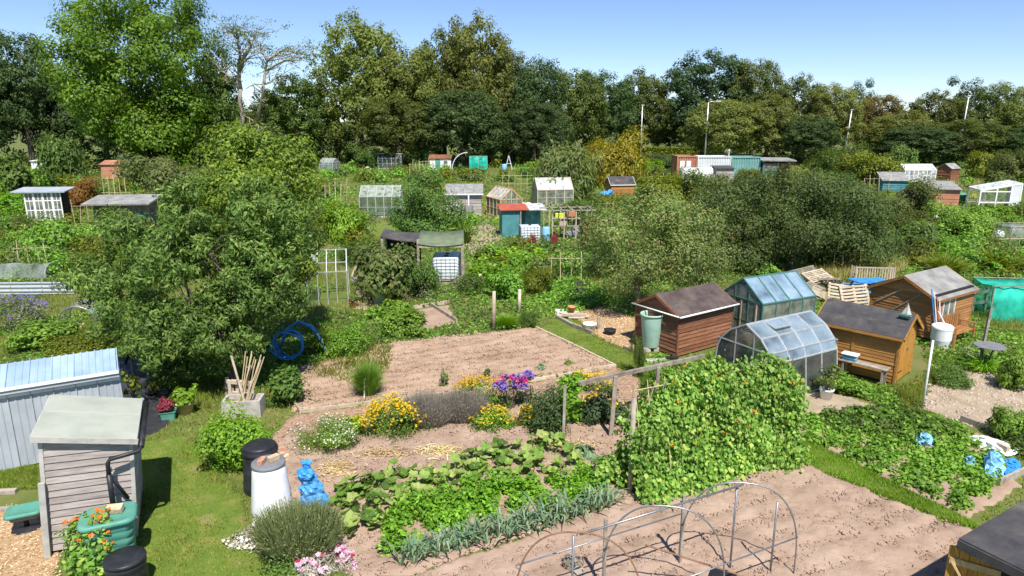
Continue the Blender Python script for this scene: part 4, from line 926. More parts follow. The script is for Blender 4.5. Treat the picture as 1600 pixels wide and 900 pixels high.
mb = MB().lathe([(.24,0),(.25,.02),(.34,.95),(.345,1.0),(.37,1.005),(.37,1.06),(.335,1.06),(.325,1.0),(.24,.1),(.0,.08)], 28); mb.build('drum', M['pale_green_plastic'], o, True)
MB().tube([(.34,-.06,.9),(.40,-.1,.95),(.34,-.12,1.0)], .012, 6).build('handle', M['black_plastic'], o)
for k, (dx, dy) in enumerate(((-.16, .1), (.16, .16), (0, .38))): brick('concrete_block', ['left', 'right', 'rear'][k]+' pale block of the three under the green barrel', G(1019, 551)+Vector((dx, dy, 0)), .2, 'stone', (.22, .16, .125), 0, 'block')
brick('concrete_block', 'long concrete kerb lying in front of the green barrel', G(1030, 566), .15, 'stone', (.8, .18, .10), 0, 'block')
o = thing('planter', 'small black planter with seedlings at the brown shed corner', 'planter', G(1050, 566)); ringtank([(.28,.16,.03,0),(.34,.2,.03,.16)]).build('pot', M['black_plastic'], o)

# ------------------------------------------------------------------ glasshouses in front of the sheds
glasshouse('greenhouse', 'aluminium greenhouse with curved eaves in front of the orange-brown shed', (6.5, 16.1, 0), R(30), 2.55, 1.8, 1.26, 1.84, 4, 3, M['alu'], M['glass'], .035, True, .05, vents=1, roof_m=M['glass_painted_sky'])
g0 = glasshouse('greenhouse', 'green-framed greenhouse with blue-tinted roof behind the aluminium one', (7.95, 20.85, 0), R(27), 2.4, 1.8, 1.28, 1.95, 4, 3, M['green_frame'], M['glass_dirty'], .045, False, .05, roof_m=M['poly_blue'])
for k in range(3): MB().beam((.0, .25+.65*k, .06), (0.0, .25+.65*k, 1.2), .05, .05).build('timber_stud', M['pale_wood'], g0)
MB().box(.1, .15, .45, 2.4, .55, .5).build('staging', M['pale_wood'], g0); MB().box(.1, 1.35, .45, 2.4, 1.75, .5).build('staging', M['pale_wood'], g0)
for k in range(4):
    mb = MB(); mb.slab([(.05+.63*k,.02,.1),(.62+.63*k,.02,.1),(.62+.63*k,.02,.6),(.05+.63*k,.02,.6)], .01).build('lower_panel', M['new_wood'], g0)

# ------------------------------------------------------------------ orange-brown shed
near = Vector((10.33, 17.3, 0)); a = near + Vector((-math.cos(R(46)), math.sin(R(46)), 0))
Lw = 2.1; rz = yaw(near, a); gw = 1.35                      # local x runs from the near corner back-left
s = thing('timber_shed', 'orange-brown shed with dark felt roof and double doors in the gable', 'shed', near, rz+math.pi)
# local x: towards near corner's opposite direction; wall runs x in [-Lw, 0]
sub = s
s.location = near; s.rotation_euler = (0, 0, yaw(a, near)); X0 = -Lw
ev, rg = 1.42, 1.86
sh = Vector((X0, 0, 0))
class Off:  # shift helper: builds in coordinates where the far-left corner is the origin
    pass
s.location = near - Vector((math.cos(s.rotation_euler[2]), math.sin(s.rotation_euler[2]), 0))*Lw
inner_box(s, Lw, gw, 1.3)
boards(s, (0,0), (Lw,0), .05, ev, 14, M['orange_wood'], .016); boards(s, (0,gw), (0,0), .05, (ev,rg), 18, M['orange_wood'], .016); boards(s, (Lw,gw), (0,gw), .05, ev, 14, M['orange_wood'], .016)
boards(s, (Lw,0), (Lw,gw), .05, (ev,rg), 18, M['orange_wood'], .014, [(.10, gw-.10, 0, 1.5)])
for k in range(2):
    d_ = MB().box(Lw+.0, .12+k*(gw-.24)/2+.005, .08, Lw+.012, .12+(k+1)*(gw-.24)/2-.005, 1.46).build('door', M['orange_wood_v'], s)
    planks(d_, (Lw+.012, .12+k*(gw-.24)/2+.005), (Lw+.012, .12+(k+1)*(gw-.24)/2-.005), .08, 1.46, 5, M['orange_wood_v'], .012)
    for z in (.3, 1.2): MB().box(Lw+.025, .14+k*(gw-.24)/2+.28*k, z, Lw+.032, .42+k*(gw-.24)/2+.02*k, z+.03).build('hinge', M['black_plastic'], d_)
MB().box(Lw+.026, gw/2-.06, .85, Lw+.045, gw/2+.06, .90).build('latch', M['steel'], s)
for x in (0, Lw*.45, Lw): MB().box(x-.03, -.035, .03, x+.03, -.018, ev-.02).build('batten', M['orange_wood'], s)
gable_roof(s, Lw, gw, ev, rg, .13, M['felt_dark'], 2, fascia=M['orange_wood'])
s_or = s
# bench with blue box in front of the long wall
ax = Vector((math.cos(s.rotation_euler[2]), math.sin(s.rotation_euler[2]), 0)); ay = Vector((-ax.y, ax.x, 0))
o = thing('timber_bench', 'grey plank bench standing against the orange-brown shed', 'bench', s.location + ax*.75 - ay*.42, s.rotation_euler[2])
for k in range(2): MB().box(0, .17*k, .46, 1.25, .17*k+.16, .50).build('slat', M['old_wood'], o, bev=.004)
for x in (.1, 1.12):
    for y in (.02, .28): MB().box(x, y, 0, x+.05, y+.05, .46).build('leg', M['old_wood'], o)
b_ = thing('storage_box', 'light blue plastic box with white lid on the plank bench', 'box', s.location + ax*1.0 - ay*.27, s.rotation_euler[2]+.05)
ringtank([(.34,.22,.03,.50),(.40,.26,.04,.66)]).build('tub', M['pale_blue'], b_, True); ringtank([(.43,.29,.04,.655),(.44,.30,.04,.69),(.36,.22,.03,.70)]).build('lid', M['white_plastic'], b_, True)
# toy boat on the roof
bt = thing('toy_boat', 'small toy sailing boat standing on the dark roof end of the orange-brown shed', 'toy boat', s.location + ax*(Lw-.05) + ay*.42 + Vector((0,0,1.80)), s.rotation_euler[2])
mb = MB(); mb.hexa([(-.12,-.02,0),(.1,-.025,0),(.1,.025,0),(-.12,.02,0),(-.17,-.03,.07),(.13,-.045,.06),(.13,.045,.06),(-.17,.03,.07)]).build('hull', M['green_plastic'], bt)
MB().tube([(0,0,.05),(0,0,.42)], .006, 6).build('mast', M['cane'], bt); MB().add([(0.01,0,.09),(.12,0.02,.09),(.01,0,.40)], [(0,1,2)]).build('sail', M['white_paint'], bt); MB().add([(-.01,0,.09),(-.13,0.02,.09),(-.01,0,.33)], [(0,2,1)]).build('sail', M['white_paint'], bt)

# ------------------------------------------------------------------ tan shed with window (upper right)
near = G(1454, 532); r_ = G(1512, 512); rz = yaw(near, r_); Lr = (r_-near).length; gw = 2.1
s = thing('timber_shed', 'tan timber shed with grey felt roof and a white window, furthest right', 'shed', near, rz); ev, rg = 1.42, 1.97
inner_box(s, Lr, gw, 1.5)
boards(s, (0,0), (Lr,0), .05, ev, 15, M['tan_wood'], .016, [(.45, 1.25, .70, 1.27)]); boards(s, (0,gw), (0,0), .05, (ev,rg), 19, M['tan_wood'], .016); boards(s, (Lr,0), (Lr,gw), .05, (ev,rg), 19, M['tan_wood'], .016); boards(s, (Lr,gw), (0,gw), .05, ev, 15, M['tan_wood'], .016)
corner_posts(s, Lr, gw, ev, M['tan_wood']); gable_roof(s, Lr, gw, ev, rg, .12, M['felt_grey'], 1, fascia=M['tan_wood'])
wn = MB(); 
for x in (.45, .83, 1.22): wn.box(x-.02, -.045, .67, x+.02, -.005, 1.29)
for z in (.67, 1.29): wn.box(.43, -.045, z-.02, 1.24, -.006, z+.02)
wn = wn.build('window', M['white_paint'], s)
for x0, x1 in ((.47,.81),(.85,1.20)): MB().box(x0, -.022, .69, x1, -.016, 1.27).build('pane', M['glass_dirty'], wn)
MB().beam((-.03, .5, 1.45), (-.03, 1.3, .75), .03, .04).build('tool_rail', M['old_wood'], s); MB().beam((-.03, 1.1, 1.5), (-.03, 1.9, .9), .03, .04).build('tool_rail', M['old_wood'], s)
o = thing('bunting_bundle', 'bundle of blue and white poles leaning at the tan shed corner', 'poles', near + Vector((-.05, -.25, 0)))
for k in range(4): MB().tube([(.05*k, -.02*k, 0.3), (-.25+.1*k, .12, 1.75-.12*k)], .018, 6).build('pole', [M['blue_paint'], M['white_paint'], M['rust_red'], M['white_paint']][k], o)
o = thing('ribbed_barrel', 'white ribbed barrel between the orange-brown and tan sheds', 'barrel', G(1474, 546)+Vector((0,.2,0)))
prof = [(.24,0),(.26,.04),(.27,.25)]
for i in range(5): prof += [(.30,.30+.06*i),(.285,.335+.06*i)]
prof += [(.31,.62),(.31,.70),(.26,.74),(.25,.72),(.0,.70)]
MB().lathe(prof, 26).build('drum', M['white_plastic'], o, True); MB().tube([(.1,0,.7),(-.15,.1,1.15)], .02, 6).build('spout_pipe', M['white_paint'], o)
q = G(1508, 540); o = thing('garden_bench', 'brown slatted garden bench in front of the tan shed', 'bench', q, rz)
for k in range(4): MB().box(-.65, .08+.11*k, .42, .65, .17+.11*k, .445).build('slat', M['tan_wood'], o)
for k in range(9): MB().box(-.6+.145*k, .53, .48, -.52+.145*k, .55, .88).build('slat', M['tan_wood'], o)
MB().box(-.66, .52, .86, .66, .56, .93).build('top_rail', M['tan_wood'], o)
for x in (-.62, .62):
    for y in (.08, .52): MB().box(x-.03, y-.03, 0, x+.03, y+.03, .62).build('leg', M['tan_wood'], o)
    MB().box(x-.03, .04, .62, x+.03, .56, .65).build('armrest', M['tan_wood'], o)
MB().box(-.9, -.9, .0, 1.2, -.05, .012).build('ground_board', M['old_wood'], o)
q = G(1549, 582); o = thing('bistro_table', 'round dark metal bistro table on curved legs', 'table', q+Vector((0,.25,0)))
MB().lathe([(.02,.70),(.38,.70),(.40,.705),(.40,.725),(.38,.735),(.0,.735)], 30).build('top', M['grey_plastic'], o)
for k in range(3):
    a_ = 2.09*k+.4; MB().tube([(.24*math.cos(a_),.24*math.sin(a_),.70),(.10*math.cos(a_),.10*math.sin(a_),.38),(.14*math.cos(a_),.14*math.sin(a_),.18),(.30*math.cos(a_),.30*math.sin(a_),0)], .014, 6).build('leg', M['black_plastic'], o)
MB().lathe([(.12,.36),(.125,.37),(.12,.38)], 16, closed=False).build('ring', M['black_plastic'], o)
def post(label, px, top_py, base_px, base_py, w_, m_, name='timber_post', cat='post', rnd=False, Yoff=0, group=None):
    b_ = G(base_px, base_py); t_ = VD(px, top_py, b_.y+Yoff); mb = MB()
    if rnd: mb.tube([(0,0,-.05), (t_-b_)*.5, t_-b_], [w_/2, w_/2, w_/2*.9], 9)
    else: mb.beam((0,0,-.05), t_-b_, w_, w_*.9)
    o = mb.build(name, M[m_], None, rnd); o.location = b_; return tag(o, label, cat, group)
post('grey post leaning beside the bistro table', 1549, 478, 1530, 572, .07, 'old_wood', Yoff=.2)
post('slim white pole standing in front of the orange-brown shed', 1458, 532, 1441, 638, .055, 'white_paint', 'white_pole', 'pole', True)
# ------------------------------------------------------------------ bottom right dark roofed shed with open door
dx_, dy_ = Vector((math.cos(R(30)), math.sin(R(30)), 0)), Vector((-math.sin(R(30)), math.cos(R(30)), 0)); dw, xw, hw_ = 2.2, 3.2, 1.72
o = thing('timber_shed', 'dark roofed shed cut by the lower right corner, its plank door open', 'shed', Vector((6.0, 7.72, 0)) - dy_*dw, R(30))
MB().box(.04, .02, .02, xw, dw-.02, hw_-.08).build('shade_fill', M['dark_inside'], o)  # near-black box painted as the shade behind the open door
boards(o, (0, dw), (0, 0), .04, hw_, 13, M['orange_wood'], .018, [(.12, 1.0, 0, 1.6)]); boards(o, (0, 0), (xw, 0), .04, hw_, 13, M['orange_wood'], .018); boards(o, (xw, dw), (0, dw), .04, hw_, 13, M['orange_wood'], .018)
nst = 5; f = lambda x: hw_+.03+.10*x/xw
for k in range(nst):
    ya, yb = -.15+(dw+.3)*k/nst-(.03 if k else 0), -.15+(dw+.3)*(k+1)/nst; e_ = .004*k
    MB().slab([(-.2, ya, f(-.2)+e_), (xw+.1, ya, f(xw)+e_), (xw+.1, yb, f(xw)+e_), (-.2, yb, f(-.2)+e_)], .03).build('roof_felt', M['felt_dark'], o)
MB().box(-.225, -.15, hw_-.10, -.202, dw+.15, hw_+.02).build('fascia', M['felt_dark'], o)
dr = MB().box(0, -.012, .05, .80, .0, 1.60).build('door', M['new_wood'], o, loc=(-.18, dw+.25, 0)); dr.rotation_euler = (0, 0, R(-62))
for k in range(7): MB().box(.80*k/7+.003, -.03, .05, .80*(k+1)/7-.003, -.0125, 1.60).build('plank', M['orange_wood_v'], dr)
for z in (1.36, .3): MB().box(.02, -.055, z, .78, -.0305, z+.09).build('brace', M['new_wood'], dr)
MB().beam((.05, -.043, 1.40), (.74, -.043, .36), .024, .08, (0,1,0)).build('brace', M['new_wood'], dr)

# ------------------------------------------------------------------ compost bins, bag, bricks
q = G(403, 775); o = thing('compost_bin', 'black ridged compost bin with domed lid behind the white one', 'compost bin', q+Vector((0,.3,0)))
MB().lathe([(.36,0),(.365,.03),(.355,.2),(.345,.22),(.335,.5),(.325,.52),(.315,.78),(.30,.80)], 32).build('body', M['black_plastic'], o, True)
MB().lathe([(.33,.78),(.34,.80),(.335,.85),(.30,.885),(.31,.90),(.26,.935),(.12,.955),(.0,.96)], 32).build('lid', M['black_plastic'], o, True)
q = G(418, 808); o = thing('compost_bin', 'white tapered compost bin with grey lid holding bricks', 'compost bin', q+Vector((0,.27,0)))
MB().lathe([(.37,0),(.372,.04),(.34,.35),(.305,.72),(.28,.92),(.27,.93)], 32).build('body', M['white_plastic'], o, True)
MB().lathe([(.29,.90),(.30,.915),(.295,.955),(.27,.965),(.0,.962)], 32).build('lid', M['grey_plastic'], o, True)
brick('brick', 'left half brick on the grey lid of the white compost bin', q+Vector((-.09,.20,.965)), 1.5, 'brick', (.2,.1,.09)); brick('brick', 'right half brick on the grey lid of the white compost bin', q+Vector((.09,.30,.965)), .9, 'sand_stone', (.2,.11,.10))
for k, (px, py) in enumerate(((437, 700), (441, 706))): brick('brick', ['red brick behind the black compost bin, rear one', 'red brick behind the black compost bin, front one'][k], G(px, py), .3+.2*k, 'brick')
brick('paving_slab', 'sandy slab lying right of the black compost bin', G(439, 716), .3, 'sand_stone', (.32,.40,.05), 0, 'slab')
def sack(name, label, loc, items, m_, seed, cat='bag'):
    rng = np.random.default_rng(seed); mb = MB()
    for (x, y, z, rx, ry, rz_) in items:
        n, k = 30, 18; o_ = len(mb.v)
        for i in range(k+1):
            th = math.pi*i/k
            for j in range(n):
                ph = 2*math.pi*j/n; d = 1 + .12*math.sin(4*ph+3*th+seed) + .09*math.sin(7*ph-5*th+2*math.sin(3*th)) + .05*abs(math.sin(11*ph+6*th)) + .025*rng.normal()
                mb.v.append((x+rx*d*math.sin(th)*math.cos(ph), y+ry*d*math.sin(th)*math.sin(ph), z+rz_*(1+.07*rng.normal())*math.cos(th)))
        for i in range(k):
            for j in range(n): mb.f.append((o_+i*n+j, o_+i*n+(j+1)%n, o_+(i+1)*n+(j+1)%n, o_+(i+1)*n+j)); mb.m.append(0)
    o = mb.build(name, M[m_], None, False); o.location = loc; return tag(o, label, cat)
q = G(488, 796)
sack('plastic_bag', 'large crumpled blue plastic bag leaning right of the white compost bin', q+Vector((0,.1,0)), [(.02,0,.14,.24,.18,.16),(-.04,.05,.34,.20,.16,.16),(-.08,.08,.52,.15,.13,.13)], 'bag_blue', 3)
sack('plastic_bag', 'knotted top bag of darker blue plastic on the large blue bag', q+Vector((-.10,.1,.62)), [(0,0,.06,.15,.13,.12),(.02,0,.20,.06,.05,.08),(.03,0,.28,.10,.06,.05)], 'blue_plastic', 5)

# ------------------------------------------------------------------ pots on the black membrane, canes in a concrete trough
mem = patch('weed_membrane', P_MEM, .06, .05, M['membrane'], 3, z0=.01, seed=33, label='black weed membrane spread beside the metal shed', exc=False, rag=.05)
o = thing('covered_table', 'low table under dark cloth at the end of the metal shed', 'table', G(185, 600)+Vector((.1,.5,0)), .12)
for x in (0, 1.1):
    for y in (0, .7): MB().box(x, y, 0, x+.05, y+.05, .62).build('leg', M['old_wood'], o)
pp = MB(); n_ = 12
for i in range(n_+1):
    for j in range(n_+1): pp.v.append((-.1+1.35*i/n_, -.1+.95*j/n_, .66+.03*math.sin(i*1.3+j)+.02*math.sin(j*2.1)-(.35 if i in (0, n_) else 0)*(.5+.5*math.sin(j*1.7))))
for i in range(n_):
    for j in range(n_): pp.f.append((i*(n_+1)+j, (i+1)*(n_+1)+j, (i+1)*(n_+1)+j+1, i*(n_+1)+j+1)); pp.m.append(0)
pp.build('cloth', M['membrane'], o)
def pot(label, px, py, r, h, m_, lm, nleaf, L, sh, ph=.5, cat='potted plant', name='potted_plant', rect=None, seed=1, wr=.55):
    q = G(px, py); o = thing(name, label, cat, q, .3)
    if rect: ringtank([(rect[0]*.85, rect[1]*.85, .03, 0), (rect[0], rect[1], .03, h), (rect[0]+.03, rect[1]+.03, .03, h+.005), (rect[0]+.03, rect[1]+.03, .03, h+.03), (rect[0]*.85, rect[1]*.85, .02, h-.01)]).build('pot', M[m_], o)
    else: MB().lathe([(r*.75,0),(r*.97,h*.85),(r*1.06,h*.86),(r*1.06,h),(r*.9,h),(r*.88,h*.9),(.0,h*.88)], 24).build('pot', M[m_], o, True)
    rng = np.random.default_rng(seed); P, N = cloudpts(rng, [(0,0,h+ph*.5,sh,sh,ph*.55)], 16, sh*.45, nleaf, .9, .3, .3, h*.8)
    link('foliage', polymesh('foliage', leafquads(rng, P, N, L, L*wr, droop=.2), 4), LM[lm], o)
    st = MB()
    for k in range(4): st.tube([(0,0,h*.7),(.5*sh*math.cos(k*1.6),.5*sh*math.sin(k*1.6),h+ph*.6)], .012, 5)
    st.build('stem', M['bark'], o); return o
pot('tall yellowing plant in a dark green round pot on the membrane', 212, 640, .20, .26, 'green_plastic', 'yellowgreen', 160, .12, .24, .85, seed=2)
pot('small plant with yellow leaves right of the tall potted plant', 240, 620, .10, .14, 'black_plastic', 'yellowgreen', 130, .09, .18, .3, seed=3)
pot('red leaved plant in a pale teal rectangular tub', 264, 655, .2, .20, 'green_plastic', 'red_leaf', 520, .07, .20, .28, rect=(.34,.26), seed=4)
pot('bright green leafy plant in a straw-coloured sack', 290, 645, .22, .30, 'sand_stone', 'bright', 520, .12, .30, .38, seed=5)
pot('leafy plant in a white bucket beside the aluminium greenhouse', 1290, 624, .17, .30, 'white_paint', 'apple', 260, .12, .28, .6, seed=6)
pot('green plant in a terracotta pot near the timber-edged beds', 552, 480, .16, .24, 'terracotta', 'mid', 120, .12, .2, .3, seed=7)
q = G(400, 652); o = thing('concrete_trough', 'pale concrete trough holding canes beside the cherry tree', 'trough', q+Vector((-.35,.2,0)), .1)
for a_ in ((-.45,-.25,.45,-.19), (-.45,.19,.45,.25), (-.45,-.188,-.39,.188), (.39,-.188,.45,.188)): MB().box(a_[0],a_[1],0,a_[2],a_[3],.42).build('side', M['stone'], o)
MB().box(-.388,-.188,0,.388,.188,.3).build('soil', M['soil'], o)
o = thing('cane_bundle', 'bundle of pale canes standing in the concrete trough', 'canes', q+Vector((-.35,.2,0))); rr = random.Random(3)
for k in range(12): a_ = rr.uniform(-.12,.12); MB().tube([(a_, rr.uniform(-.08,.08), .28), (a_*1.5+.22+rr.uniform(-.1,.2), .1+rr.uniform(-.05,.15), 1.25+rr.uniform(-.15,.35))], .013, 6).build('cane', M['cane'], o)
MB().tube([(.08,-.1,.28),(-.18,.0,1.5)], .028, 8).build('cane', M['pale_wood'], o)
def pallet(name, label, loc, rot, m_='pale_wood', n=6, L=1.0, wd=.9):
    o = thing(name, label, 'pallet', loc); o.rotation_euler = rot
    for k in range(n): MB().box(-L/2, -wd/2+wd*k/n+.02, .10, L/2, -wd/2+wd*(k+.6)/n+.02, .118).build('slat', M[m_], o)
    for x in (-L/2, -.045, L/2-.09): MB().box(x, -wd/2, .02, x+.09, wd/2, .099).build('bearer', M[m_], o)
    for k in (0, n//2, n-1): MB().box(-L/2, -wd/2+wd*k/n+.02, 0, L/2, -wd/2+wd*(k+.6)/n+.02, .019).build('slat', M[m_], o)
    return o
pallet('timber_pallet', 'upright pallet behind the concrete trough under the cherry tree', q+Vector((-.6,.62,.32)), (R(-78), R(90), 0), n=5, L=.7, wd=.7)
post('short grey stake left of the upright pallet', 354, 590, 354, 622, .07, 'old_wood')

# ------------------------------------------------------------------ bed edging planks and posts
def plank(label, p, q_, h=.14, t=.035, m_='old_wood', name='edging_board', cat='board'):
    a_, b_ = G(*p), G(*q_); L = (b_-a_).length; o = MB().box(0,-t/2,-.02,L,t/2,h).build(name, M[m_], None, bev=.004); o.location = a_; o.rotation_euler = (0,0,yaw(a_, b_)); return tag(o, label, cat, 'timber edging of the beds')
plank('pale edging board along the front left of the raked bed', (470,645), (735,612), .09, .05, 'pale_wood')
plank('pale edging board along the front right of the raked bed', (740,611), (868,590), .09, .05, 'pale_wood')
plank('edging board at the right front corner of the raked bed', (872,590), (960,573), .09, .05, 'pale_wood')
plank('edging board along the upper right side of the raked bed', (838,513), (896,540), .07, .05, 'pale_wood')
plank('edging board along the lower right side of the raked bed', (898,541), (962,573), .07, .05, 'pale_wood')
plank('short edging board at the left front corner of the raked bed', (456,628), (470,647), .12, .05, 'pale_wood')
plank('grey edging board right of the strawberry bed, by the blue sheets', (1560,760), (1602,740), .16, .05)
plank('dark edging board at the back of the strawberry bed near the dry ground', (1500,658), (1570,685), .16, .05)
plank('pale edging board at the back left of the strawberry bed', (1330,672), (1362,662), .12, .12, 'pale_wood')
plank('long dark board of the small empty bed behind the raked bed', (672,478), (714,505), .16, .05)
plank('rear board of the small empty bed behind the raked bed', (645,483), (702,474), .14, .05, 'pale_wood')
plank('dark sleeper edging the woodchip ground, rear half', (870,498), (896,512), .14, .1)
plank('dark sleeper edging the woodchip ground, front half', (896,512), (926,524), .16, .1)
plank('low brick-red edging right of the woodchip ground', (975,545), (1004,556), .10, .08)
patch('soil_bed', W([(648,484),(704,476),(716,506),(640,520)]), .1, .03, M['soil'], 6, seed=41, label='small empty timber-edged bed')
post('thick round fence post at the back edge of the raked bed', 772, 455, 771, 516, .13, 'pale_wood', rnd=True, group='round fence posts')
post('round fence post behind and right of the thick one', 812, 452, 811, 490, .13, 'pale_wood', rnd=True, group='round fence posts')
post('furthest round fence post left of the thick one', 750, 428, 750, 455, .13, 'pale_wood', rnd=True, group='round fence posts')
post('white marker peg beside the fennel on the raked bed edge', 570, 592, 569, 624, .035, 'white_paint', 'marker_peg', 'peg')
post('short grey post on the woodchip ground beside the white bucket', 936, 495, 935, 516, .10, 'old_wood')
o = thing('bucket', 'white bucket standing at the dark sleeper edging', 'bucket', G(921, 518)); MB().lathe([(.17,0),(.22,.26),(.235,.265),(.235,.29),(.205,.29),(.19,.05),(.0,.04)], 24).build('pail', M['white_plastic'], o, True); MB().tube([(-.22,0,.26),(-.12,-.16,.2),(.12,-.16,.2),(.22,0,.26)], .006, 5).build('handle', M['steel'], o)
o = thing('plant_pot', 'low black pot on the woodchips right of the white bucket', 'pot', G(953, 523)); MB().lathe([(.16,0),(.2,.16),(.21,.16),(.21,.19),(.18,.19),(.0,.12)], 20).build('pot', M['black_plastic'], o, True)
rr = random.Random(8); lg = thing('log_pile', 'small heap of cut wood and a terracotta pot at the lawn corner', 'logs', G(893, 497))
for k in range(7): a_ = rr.uniform(-.6,.6); MB().tube([(-.3+rr.uniform(-.3,.2), rr.uniform(-.2,.2), .06+.06*(k%3)), (.3+rr.uniform(-.2,.3), rr.uniform(-.25,.25), .07+.06*(k%3))], .05, 7).build('log', M['pale_wood'], lg)
MB().lathe([(.08,.22),(.14,.4),(.15,.4),(.15,.45),(.12,.45),(.0,.4)], 16).build('pot', M['terracotta'], lg, True)
b_ = MB().box(-.16,-.02,0,.16,.0,.22).build('sign_board', M['white_paint'], None); b_.location = G(874, 492); tag(b_, 'small white board standing at the lawn corner', 'board')

# ------------------------------------------------------------------ trellis by the beans and the hoop tunnel frame
c1, c2 = G(955, 684), G(1030, 648)
tr = thing('timber_trellis', 'weathered timber rail on posts left of the runner beans', 'trellis', c1); ra = VD(905, 599, c1.y-.15)-c1; rb = VD(1100, 556, c2.y+1.2)-c1
MB().beam(ra, rb, .07, .09).build('rail', M['old_wood'], tr)
for px, tp, bx, by, wv in ((962, 588, 954, 684, .09), (1029, 574, 1022, 650, .08), (883, 602, 880, 690, .06)):
    b_ = G(bx, by); MB().beam(b_-c1, VD(px, tp, b_.y)-c1, wv, wv).build('post', M['old_wood'], tr)
post('dark round post at the near left end of the runner beans', 991, 622, 984, 772, .10, 'old_wood', rnd=True)
def hoop():
    o = thing('hoop_tunnel', 'bare steel hoop tunnel frame standing on the tilled soil', 'tunnel frame', (0, 0, 0)); pts = []
    dv = Vector((1.74, -.26, 0)); Lf = [Vector((.05, 8.30, 0)) + Vector((1.32, .65, 0))*k for k in range(3)]; H = 1.56; ap = []
    for k in range(3):
        a_ = Lf[k]; b_ = a_ + dv; ps = []
        for i in range(29):
            th = math.pi*i/28; c_ = (a_+b_)/2 - (b_-a_)/2*math.copysign(abs(math.cos(th))**.8, math.cos(th)); ps.append((c_.x, c_.y, .35+(H-.35)*math.sin(th)**.85))
        MB().tube([(a_.x, a_.y, -.1)] + ps + [(b_.x, b_.y, -.1)], .0125, 8).build('hoop', M['steel'] if k else M['rust_pipe'], o, True); ap.append((a_+b_)/2 + Vector((0,0,H)))
    MB().tube([ap[0]-Vector((0,0,.03)), ap[2]-Vector((0,0,.03))], .016, 8).build('ridge_bar', M['steel'], o, True)
    for q_, nm in ((Vector((0,0,.95)), 'side_bar'), (dv+Vector((0,0,.7)), 'side_bar')): MB().tube([Lf[0]+q_, Lf[2]+q_], .011, 8).build(nm, M['steel'], o, True)
    MB().tube([Lf[0]+Vector((0,0,.93)), Lf[0] + dv*.6 + Vector((0,0,.2))], .008, 6).build('brace', M['steel'], o)
    for k, fr_, z in ((0, .45, 1.5), (2, .45, 1.52), (2, .80, 1.28)):
        p = Lf[k] + dv*fr_; MB().tube([(p.x, p.y, -.05), (p.x, p.y, z)], .017, 8).build('upright', M['steel'], o, True)
    for k in (1, 2): p = Lf[k] + Vector((.02, .03, 0)); MB().beam((p.x, p.y, -.05), (p.x, p.y, 1.25), .055, .05).build('stake', M['old_wood'], o)
    MB().tube([Lf[1]+Vector((.6,-.1,.9)), Lf[2]+dv*.75+Vector((0,-.3,.02))], .014, 6).build('brace', M['rust_pipe'], o)
M['rust_pipe'] = mat('rust_pipe', [(.16,.08,.045), (.24,.13,.08), (.32,.19,.12)], 6, .6)
hoop()
# blue sheets, white boards near the strawberries
def sheet(name, label, pts_px, m_, amp, seed, z=.12, cat='plastic sheet', n=14):
    c = [G(*p) for p in pts_px]; mb = MB(); cen = sum(c, Vector((0,0,0)))/4
    for i in range(n+1):
        for j in range(n+1):
            u, v = i/n, j/n; p = c[0]*(1-u)*(1-v)+c[1]*u*(1-v)+c[2]*u*v+c[3]*(1-u)*v
            e = math.sin(math.pi*u)*math.sin(math.pi*v); x = p.x-cen.x; y = p.y-cen.y
            zz = z*.3 + amp*e*(.4+1.2*float(fbm(np.array([p.x*3]), np.array([p.y*3]), seed)[0]))+.03*float(vnoise(np.array([p.x*9]), np.array([p.y*9]), seed+1)[0])
            mb.v.append((x + .05*math.sin(j*2+seed), y + .05*math.sin(i*2.3+seed), zz))
    for i in range(n):
        for j in range(n): mb.f.append((i*(n+1)+j, (i+1)*(n+1)+j, (i+1)*(n+1)+j+1, i*(n+1)+j+1)); mb.m.append(0)
    o = mb.build(name, M[m_], None, False); o.location = (cen.x, cen.y, 0); md = o.modifiers.new('thick', 'SOLIDIFY'); md.thickness = .006; return tag(o, label, cat)
sheet('plastic_sheet', 'small pale blue sheet crumpled among the strawberry plants', [(1428,700),(1455,700),(1460,690),(1430,688)], 'pale_blue', .22, 1)
sheet('plastic_sheet', 'bright blue crumpled sheet at the right end of the strawberry bed', [(1536,752),(1572,748),(1560,716),(1532,720)], 'pale_blue', .32, 2)
sheet('plastic_sheet', 'darker blue sheet beside the edging board at the right edge', [(1572,748),(1594,738),(1588,722),(1562,724)], 'blue_plastic', .15, 3)
sheet('plastic_sheet', 'torn blue scrap left of the bright blue sheet', [(1505,738),(1526,742),(1522,728),(1505,724)], 'pale_blue', .18, 4)
sheet('fleece_sheet', 'white sheet lying along the back of the blue sheets', [(1505,692),(1575,716),(1598,706),(1520,684)], 'white_plastic', .15, 5, cat='fleece')
plank('plank lying across the white sheet', (1538,694), (1574,712), .2, .1, 'pale_wood', 'timber_plank', 'plank')
# seed tray on the soil by the tunnel, timbers
o = MB().box(-.2,-.14,.0,.2,.14,.07).build('seed_tray', M['black_plastic'], None, bev=.01); o.location = G(1128, 905); o.rotation_euler = (0.1,0,-.5); tag(o, 'dark plastic tray on the soil inside the hoop tunnel', 'tray')

